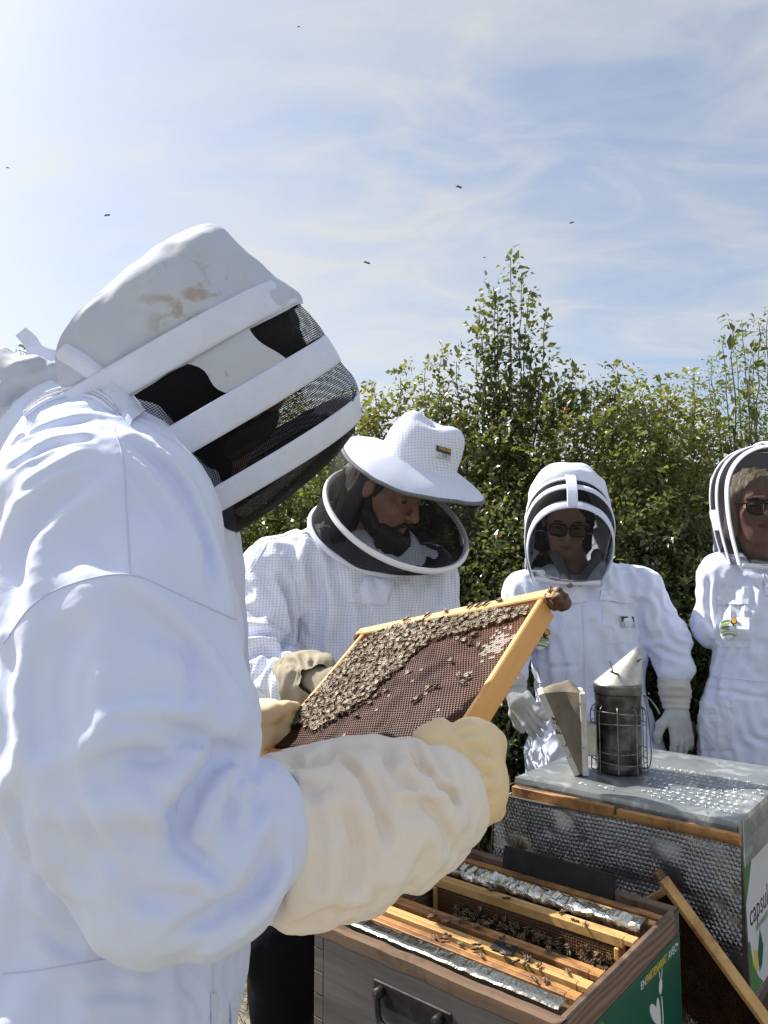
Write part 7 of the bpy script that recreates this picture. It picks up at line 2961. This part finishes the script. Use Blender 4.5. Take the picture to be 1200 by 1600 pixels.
# ---------------------------------------------------------------- person behind the smoker
def person_glasses():
    Y = 2.70
    c0 = at(925, 1100, Y)
    root = empty('person', (c0[0], Y, 0.0))
    tag(root, 'person in black framed glasses and domed white veil hood behind the smoker', 'person')
    fh = Fr(at(886, 832, Y - 0.03), (-0.13, -0.93, -0.33), (0.02, -0.33, 0.94))
    fr = Fr(at(884, 814, Y + 0.005), (-0.15, -0.92, -0.36), (0.02, -0.36, 0.93))
    nb = at(898, 895, Y + 0.04)
    make_head(fr, SKINF, root, nb, 0.98, h=0.0036)
    def hair(p):
        ax = np.abs(p[:, 0])
        q = np.stack([ax, p[:, 1], p[:, 2]], 1)
        d = s_ell(p, (0, -0.024, 0.034), (0.088, 0.106, 0.106))
        d = np.maximum(d, p[:, 1] - 0.060 + 0.9 * np.maximum(0, 0.055 - p[:, 2]))
        d = smin(d, s_cone(q, (0.066, -0.03, 0.03), (0.074, -0.02, -0.10), 0.034, 0.028), 0.02)
        return d
    hair_shape(fr, root, HAIRD, hair, 0.0055, ext=(0.2, 0.2, 0.2))
    glasses(fr, root)
    mb = MB()
    t = np.linspace(0, 2 * math.pi, 26, endpoint=False)
    mb.tube(fr(0.012 * np.ones(26) + 0.012 * np.sin(t), -0.062 + 0.028 * np.sin(t), -0.088 + 0.026 * np.cos(t)), 0.0012, 5, closed=True)
    mb.tube(fr(0.012 * np.ones(26) + 0.012 * np.sin(t), -0.062 + 0.028 * np.sin(t), 0.088 + 0.026 * np.cos(t)), 0.0012, 5, closed=True)
    mb.build('earrings', BANDM, root, smooth=True)
    hooded(root, fh,
           [(-0.165, 0.13, -0.09, 0.05), (-0.140, 0.195, -0.14, 0.095), (-0.085, 0.236, -0.17, 0.128), (-0.035, 0.232, -0.18, 0.142), (0.012, 0.198, -0.18, 0.146)],
           [(0.005, 0.196, -0.175, 0.145), (0.035, 0.192, -0.175, 0.150), (0.062, 0.180, -0.170, 0.150), (0.090, 0.166, -0.165, 0.150), (0.125, 0.132, -0.160, 0.142)],
           [(0.000, 0.016, (0.200, -0.17, 0.146), (0.194, -0.17, 0.146)), (0.052, 0.074, (0.186, -0.168, 0.149), (0.176, -0.166, 0.149)), (0.108, 0.134, (0.142, -0.138, 0.143), (0.124, -0.136, 0.141))],
           (0.126, 0.128, -0.135, 0.138), neck=0.80)
    # strap over the crown
    pts = [(-0.005, 0.205), (0.03, 0.201), (0.062, 0.190), (0.095, 0.170), (0.128, 0.136), (0.134, 0.126)]
    D = densify(pts, 18)
    mb = MB()
    G = np.array([[fh(u, v + o, w + 0.006) for w, o in ((-0.018, 0.0), (-0.016, 0.006), (0.016, 0.006), (0.018, 0.0))] for u, v in D])
    mb.grid(G)
    mb.build('crown_strap', BANDM, root, smooth=False)
    # shirt collar showing inside the veil
    def fsh(P):
        d = s_ell(P, nb + np.array([-0.01, 0.005, -0.055]), (0.150, 0.115, 0.10))
        d = smin(d, s_cone(P, at(868, 868, Y - 0.03), at(890, 912, Y - 0.10), 0.020, 0.014), 0.012)
        d = smin(d, s_cone(P, at(934, 866, Y - 0.02), at(906, 910, Y - 0.10), 0.020, 0.014), 0.012)
        v = s_cone(P, nb + np.array([-0.01, -0.06, 0.05]), nb + np.array([-0.015, -0.12, -0.06]), 0.052, 0.012)
        return smax(d, -v, 0.008) - cloth_noise(P, 0.003, (18, 18, 12), 4)
    V, Q = sdf_mesh(fsh, nb - [0.2, 0.2, 0.22], nb + [0.2, 0.2, 0.18], 0.0048)
    V = smooth_mesh(V, Q, 1)
    obj_np('shirt', V, Q, SHIRT, root)
    # coverall
    sh_r, el_r, wr_r = at(998, 925, Y + 0.02), at(1040, 1000, Y - 0.02), at(1055, 1046, Y - 0.06)
    sh_l, el_l, wr_l = at(822, 930, Y + 0.0), at(793, 1020, Y - 0.06), at(800, 1050, Y - 0.12)
    tc, hc = at(918, 1010, Y + 0.02), at(930, 1175, Y + 0.02)
    def f(P):
        d = s_ell(P, tc, (0.205, 0.135, 0.29))
        d = smin(d, s_ell(P, hc, (0.222, 0.150, 0.30)), 0.08)
        d = smin(d, s_chain(P, [at(905, 912, Y + 0.03), sh_r], [0.085, 0.082], 0.03), 0.05)
        d = smin(d, s_chain(P, [at(900, 912, Y + 0.03), sh_l], [0.085, 0.078], 0.03), 0.05)
        d = smin(d, legs_sdf(P, (hc[0], Y + 0.02), 0.10, 0.62), 0.05)
        d = d - cloth_noise(P, 0.005, (9, 9, 3.5), 41.0)
        a = s_chain(P, [sh_r, el_r, wr_r], [0.082, 0.070, 0.058], 0.03)
        b = s_chain(P, [sh_l, el_l, wr_l], [0.078, 0.064, 0.050], 0.03)
        a = np.minimum(a, b) - cloth_noise(P, 0.005, (12, 12, 9), 8.0)
        # neck opening
        d = smin(d, a, 0.018)
        return smax(d, -s_cone(P, at(898, 880, Y - 0.14), at(900, 850, Y), 0.072, 0.10), 0.01)
    cr = [([(1010, 905), (1000, 960), (1012, 1000)], 0.012, 0.010), ([(1030, 960), (1050, 1000), (1070, 1012)], 0.010, 0.008), ([(1020, 1010), (1045, 1020), (1072, 1030)], 0.010, 0.008), ([(985, 930), (1015, 935), (1030, 970)], 0.012, -0.008),
          ([(960, 870), (985, 880), (1000, 900)], 0.010, 0.006), ([(850, 1010), (855, 1080), (848, 1150)], 0.012, 0.006), ([(870, 1000), (880, 1060), (872, 1130)], 0.014, 0.005), ([(910, 930), (912, 1010), (908, 1100)], 0.006, 0.004),
          ([(960, 1010), (980, 1060), (990, 1130)], 0.014, 0.006), ([(838, 1030), (862, 1042), (900, 1040)], 0.008, 0.005), ([(845, 1160), (870, 1130), (890, 1090)], 0.012, 0.006), ([(1000, 1000), (1010, 1070), (1015, 1140)], 0.012, 0.006)]
    o, sf = suit_mesh('coverall', f, (0.30, 2.30, 0.06), (1.32, 3.02, 1.52), 0.0105, COTTON, root, cr, wr=dict(excess=lambda m, d: (0.06 + 0.12 * np.exp(-(np.linalg.norm(m - at(1045, 1010, 2.68), axis=1) / 0.13) ** 2)) * d[:, 2] ** 2 + 0.13 * (1 - d[:, 2] ** 2), iters=220, bend=0.08, k0=0.001, dmax=0.024, seed=1.0, seedscale=11))
    patch_obj('pocket_flap', sf, [(937, 922), (992, 925), (991, 944), (938, 938)], COTTON_FLAP, root, 8, 4, 0.006, 0.005, Y - 0.12)
    patch_obj('chest_pocket', sf, [(941, 940), (990, 944), (992, 1006), (942, 1004)], COTTON_FLAP, root, 8, 8, 0.002, 0.003, Y - 0.12)
    patch_obj('collar_flap', sf, [(862, 905), (917, 903), (917, 940), (872, 946)], COTTON_FLAP, root, 8, 6, 0.008, 0.005, Y - 0.12)
    seam_obj('zip_line', sf, [(912, 945), (914, 1010), (916, 1080), (918, 1150)], 0.0022, COTTON_FLAP, root, 30, 0.001, Y - 0.12)
    seam_obj('waist_seam', sf, [(838, 1066), (880, 1070), (930, 1072), (1000, 1064)], 0.0018, COTTON_FLAP, root, 30, 0.001, Y - 0.12)
    small_label(sf, root, [(966, 962), (986, 963), (987, 981), (967, 980)], Y - 0.12)
    emblem(sf, root, (845, 996), 15, Y - 0.1, root)
    # hanging glove with knitted cuff
    def cuff(pts, rs, seed):
        V, Q = sdf_mesh(lambda P: s_chain(P, pts, rs, 0.01) - 0.0016 * np.sin((P @ nrm(np.asarray(pts[-1]) - np.asarray(pts[0]))) * 300 + 5.0 * noise(P * 14)) - 0.005 * noise(P * np.array([16, 16, 45]) + seed), np.min(pts, 0) - 0.1, np.max(pts, 0) + 0.1, 0.004)
        obj_np('glove_cuff', V, Q, CUFFM, root)
    cuff([at(1053, 1052, Y - 0.06), at(1054, 1075, Y - 0.07), at(1056, 1100, Y - 0.08)], [0.054, 0.053, 0.046], 1)
    hand(root, GLOVEW, at(1057, 1106, Y - 0.085), at(1064, 1140, Y - 0.10), (-0.4, 0.9, 0.0), -1, (0.10, 0.2, 0.2), 1.15, 'glove', h=0.004)
    cuff([at(797, 1055, Y - 0.13), at(801, 1068, Y - 0.15), at(803, 1078, Y - 0.16)], [0.046, 0.044, 0.038], 2)
    hand(root, GLOVEW, at(806, 1083, Y - 0.17), at(822, 1108, Y - 0.20), (0.5, 0.75, 0.3), -1, (0.05, 0.12, 0.15), 1.15, 'glove', h=0.004, thumb_out=1.3)
    boots(root, [((c0[0] - 0.11, Y + 0.02, 0), -1.6), ((c0[0] + 0.11, Y + 0.02, 0), -1.6)])


# ---------------------------------------------------------------- person at the right edge
def person_edge():
    Y = 2.60
    c0 = at(1215, 1100, Y)
    root = empty('person', (c0[0], Y, 0.0))
    tag(root, 'blond person in aviator glasses and veil hood at the right edge, arm behind the back', 'person')
    fr = Fr(at(1187, 790, Y - 0.02), (-0.12, -0.98, -0.06), (0.0, -0.06, 1.0))
    nb = at(1198, 880, Y + 0.03)
    fh = fr
    fr = Fr(fh.O + np.array([0.0, 0.035, 0.0]), fh.u, fh.v)
    make_head(fr, SKINF, root, nb, 1.0, h=0.004)
    def hair(p):
        ax = np.abs(p[:, 0])
        q = np.stack([ax, p[:, 1], p[:, 2]], 1)
        d = s_ell(p, (0, -0.024, 0.036), (0.090, 0.108, 0.106))
        d = np.maximum(d, p[:, 1] - 0.062 + 0.8 * np.maximum(0, 0.065 - p[:, 2]))
        d = smin(d, s_cone(q, (0.070, 0.010, 0.03), (0.080, 0.0, -0.09), 0.030, 0.022), 0.02)
        return d
    hair_shape(fr, root, HAIRB, hair, 0.0055, ext=(0.2, 0.2, 0.2))
    glasses(fr, root, 'aviator')
    hooded(root, fh,
           [(-0.165, 0.10, -0.07, 0.05), (-0.145, 0.15, -0.14, 0.085), (-0.110, 0.180, -0.19, 0.115), (-0.080, 0.190, -0.20, 0.135), (-0.055, 0.194, -0.20, 0.146)],
           [(-0.056, 0.194, -0.20, 0.146), (-0.02, 0.200, -0.20, 0.156), (0.000, 0.199, -0.20, 0.160), (0.030, 0.202, -0.20, 0.162), (0.058, 0.200, -0.20, 0.158), (0.088, 0.201, -0.20, 0.156), (0.125, 0.190, -0.20, 0.146)],
           [(-0.010, 0.000, (0.201, -0.20, 0.160), (0.200, -0.20, 0.160)), (0.050, 0.068, (0.202, -0.20, 0.159), (0.200, -0.20, 0.157)), (0.112, 0.136, (0.196, -0.20, 0.148), (0.188, -0.20, 0.144))],
           (0.128, 0.186, -0.20, 0.143), neck=0.74)
    G = np.array([[fh(u, v + o, w) for w, o in ((-0.020, 0.0), (-0.018, 0.006), (0.018, 0.006), (0.020, 0.0))] for u, v in densify([(0.0, 0.206), (0.04, 0.208), (0.09, 0.207), (0.132, 0.194)], 12)])
    mb = MB()
    mb.grid(G)
    mb.build('crown_strap', BANDM, root)
    # side patch near the far hoop
    S = []
    for u in np.linspace(-0.004, 0.052, 8):
        av, aw = arch(0.20, -0.20, 0.160, 61, 0.74, 2.2)
        vv = np.linspace(-0.085, -0.015, 8)
        w = np.interp(vv, av[:31], aw[:31])
        S.append(fh(np.full(8, u), vv, w - 0.004))
    Gp = np.array(S)
    Gm = Gp.copy()
    side = 1 if (fh.w @ [1, 0, 0]) > 0 else -1
    if side < 0:
        Gp = np.array([[fh(q[1], q[2], -q[0]) for q in fh.loc(row)] for row in Gp])
    grid_obj('side_patch', Gp, np.zeros(Gp.shape[:2] + (2,)), HOODW, root)
    def fsh(P):
        d = s_ell(P, nb + np.array([0.0, 0.0, -0.07]), (0.155, 0.12, 0.10))
        v = s_cone(P, nb + np.array([0.01, -0.06, 0.05]), nb + np.array([0.02, -0.13, -0.05]), 0.05, 0.015)
        return smax(d, -v, 0.008) - cloth_noise(P, 0.004, (18, 18, 12), 4)
    V, Q = sdf_mesh(fsh, nb - [0.2, 0.2, 0.22], nb + [0.2, 0.2, 0.18], 0.006)
    obj_np('shirt', V, Q, SHIRT, root)
    sh_l, el_l, wr_l = at(1132, 905, Y + 0.03), at(1121, 978, Y + 0.05), at(1136, 1000, Y + 0.16)
    sh_r = at(1290, 905, Y + 0.03)
    tc, hc = at(1215, 990, Y), at(1215, 1150, Y)
    def f(P):
        d = s_ell(P, tc, (0.215, 0.135, 0.30))
        d = smin(d, s_ell(P, hc, (0.262, 0.155, 0.32)), 0.08)
        d = smin(d, s_chain(P, [at(1205, 905, Y + 0.03), sh_l], [0.085, 0.080], 0.03), 0.04)
        d = smin(d, s_chain(P, [at(1205, 905, Y + 0.03), sh_r], [0.085, 0.080], 0.03), 0.04)
        d = smin(d, legs_sdf(P, (hc[0], Y), 0.11, 0.62), 0.05)
        d = d - cloth_noise(P, 0.005, (9, 9, 3.5), 51.0)
        a = s_chain(P, [sh_l, el_l, wr_l], [0.085, 0.073, 0.055], 0.03)
        b = s_chain(P, [sh_r, at(1320, 990, Y + 0.05), at(1290, 1050, Y + 0.2)], [0.078, 0.062, 0.05], 0.03)
        a = np.minimum(a, b) - cloth_noise(P, 0.004, (13, 13, 8), 18.0)
        d = smin(d, a, 0.015)
        return smax(d, -s_cone(P, at(1198, 862, Y - 0.14), at(1198, 830, Y), 0.080, 0.11), 0.01)
    cr = [([(1130, 1020), (1118, 1060), (1112, 1100)], 0.010, 0.007), ([(1145, 1010), (1132, 1050), (1128, 1095)], 0.009, -0.006), ([(1105, 1075), (1140, 1082), (1200, 1090)], 0.006, 0.005), ([(1160, 1110), (1175, 1150), (1200, 1160)], 0.010, 0.005),
          ([(1110, 900), (1105, 940), (1112, 985)], 0.010, 0.007), ([(1140, 870), (1160, 890), (1200, 898)], 0.008, 0.006), ([(1092, 960), (1110, 975), (1125, 1000)], 0.008, 0.006)]
    o, sf = suit_mesh('coverall', f, (0.98, 2.28, 0.06), (1.85, 3.0, 1.52), 0.0110, COTTON, root, cr, wr=dict(excess=lambda m, d: 0.08 * d[:, 2] ** 2 + 0.13 * (1 - d[:, 2] ** 2), iters=220, bend=0.08, k0=0.001, dmax=0.024, seed=6.0, seedscale=11))
    patch_obj('pocket_flap', sf, [(1121, 918), (1170, 918), (1168, 944), (1119, 945)], COTTON_FLAP, root, 8, 4, 0.006, 0.005, Y - 0.1)
    patch_obj('chest_pocket', sf, [(1121, 946), (1171, 945), (1171, 1012), (1117, 1010)], COTTON_FLAP, root, 8, 8, 0.002, 0.003, Y - 0.1)
    patch_obj('hip_pocket', sf, [(1094, 1096), (1145, 1094), (1145, 1170), (1096, 1170)], COTTON_FLAP, root, 8, 8, 0.002, 0.003, Y - 0.1)
    patch_obj('front_flap', sf, [(1191, 880), (1215, 880), (1215, 930), (1193, 930)], COTTON_FLAP, root, 6, 8, 0.006, 0.004, Y - 0.1)
    seam_obj('waist_seam', sf, [(1102, 1052), (1130, 1058), (1165, 1062), (1205, 1066)], 0.0018, COTTON_FLAP, root, 30, 0.001, Y - 0.1)
    emblem(sf, root, (1140, 980), 14.5, Y - 0.1, root)
    hand(root, GLOVEW, at(1150, 1030, Y + 0.22), at(1175, 1040, Y + 0.24), (0, 1, 0), 1, (0.2, 0.3, 0.3), 1.1, 'glove', h=0.006)
    hand(root, GLOVEW, at(1290, 1050, Y + 0.2), at(1260, 1055, Y + 0.22), (0, 1, 0), -1, (0.2, 0.3, 0.3), 1.1, 'glove', h=0.006)
    boots(root, [((c0[0] - 0.12, Y, 0), -1.6), ((c0[0] + 0.12, Y, 0), -1.6)])
# ------------------------------------------------------------------ build everything
build_ground()
build_hedge()
build_hive_front()
build_hive_back()
build_foil_board()
build_leaning_frame()
build_held_frame()
build_bees()
build_smoker()
person_front()
person_hat()
person_glasses()
person_edge()
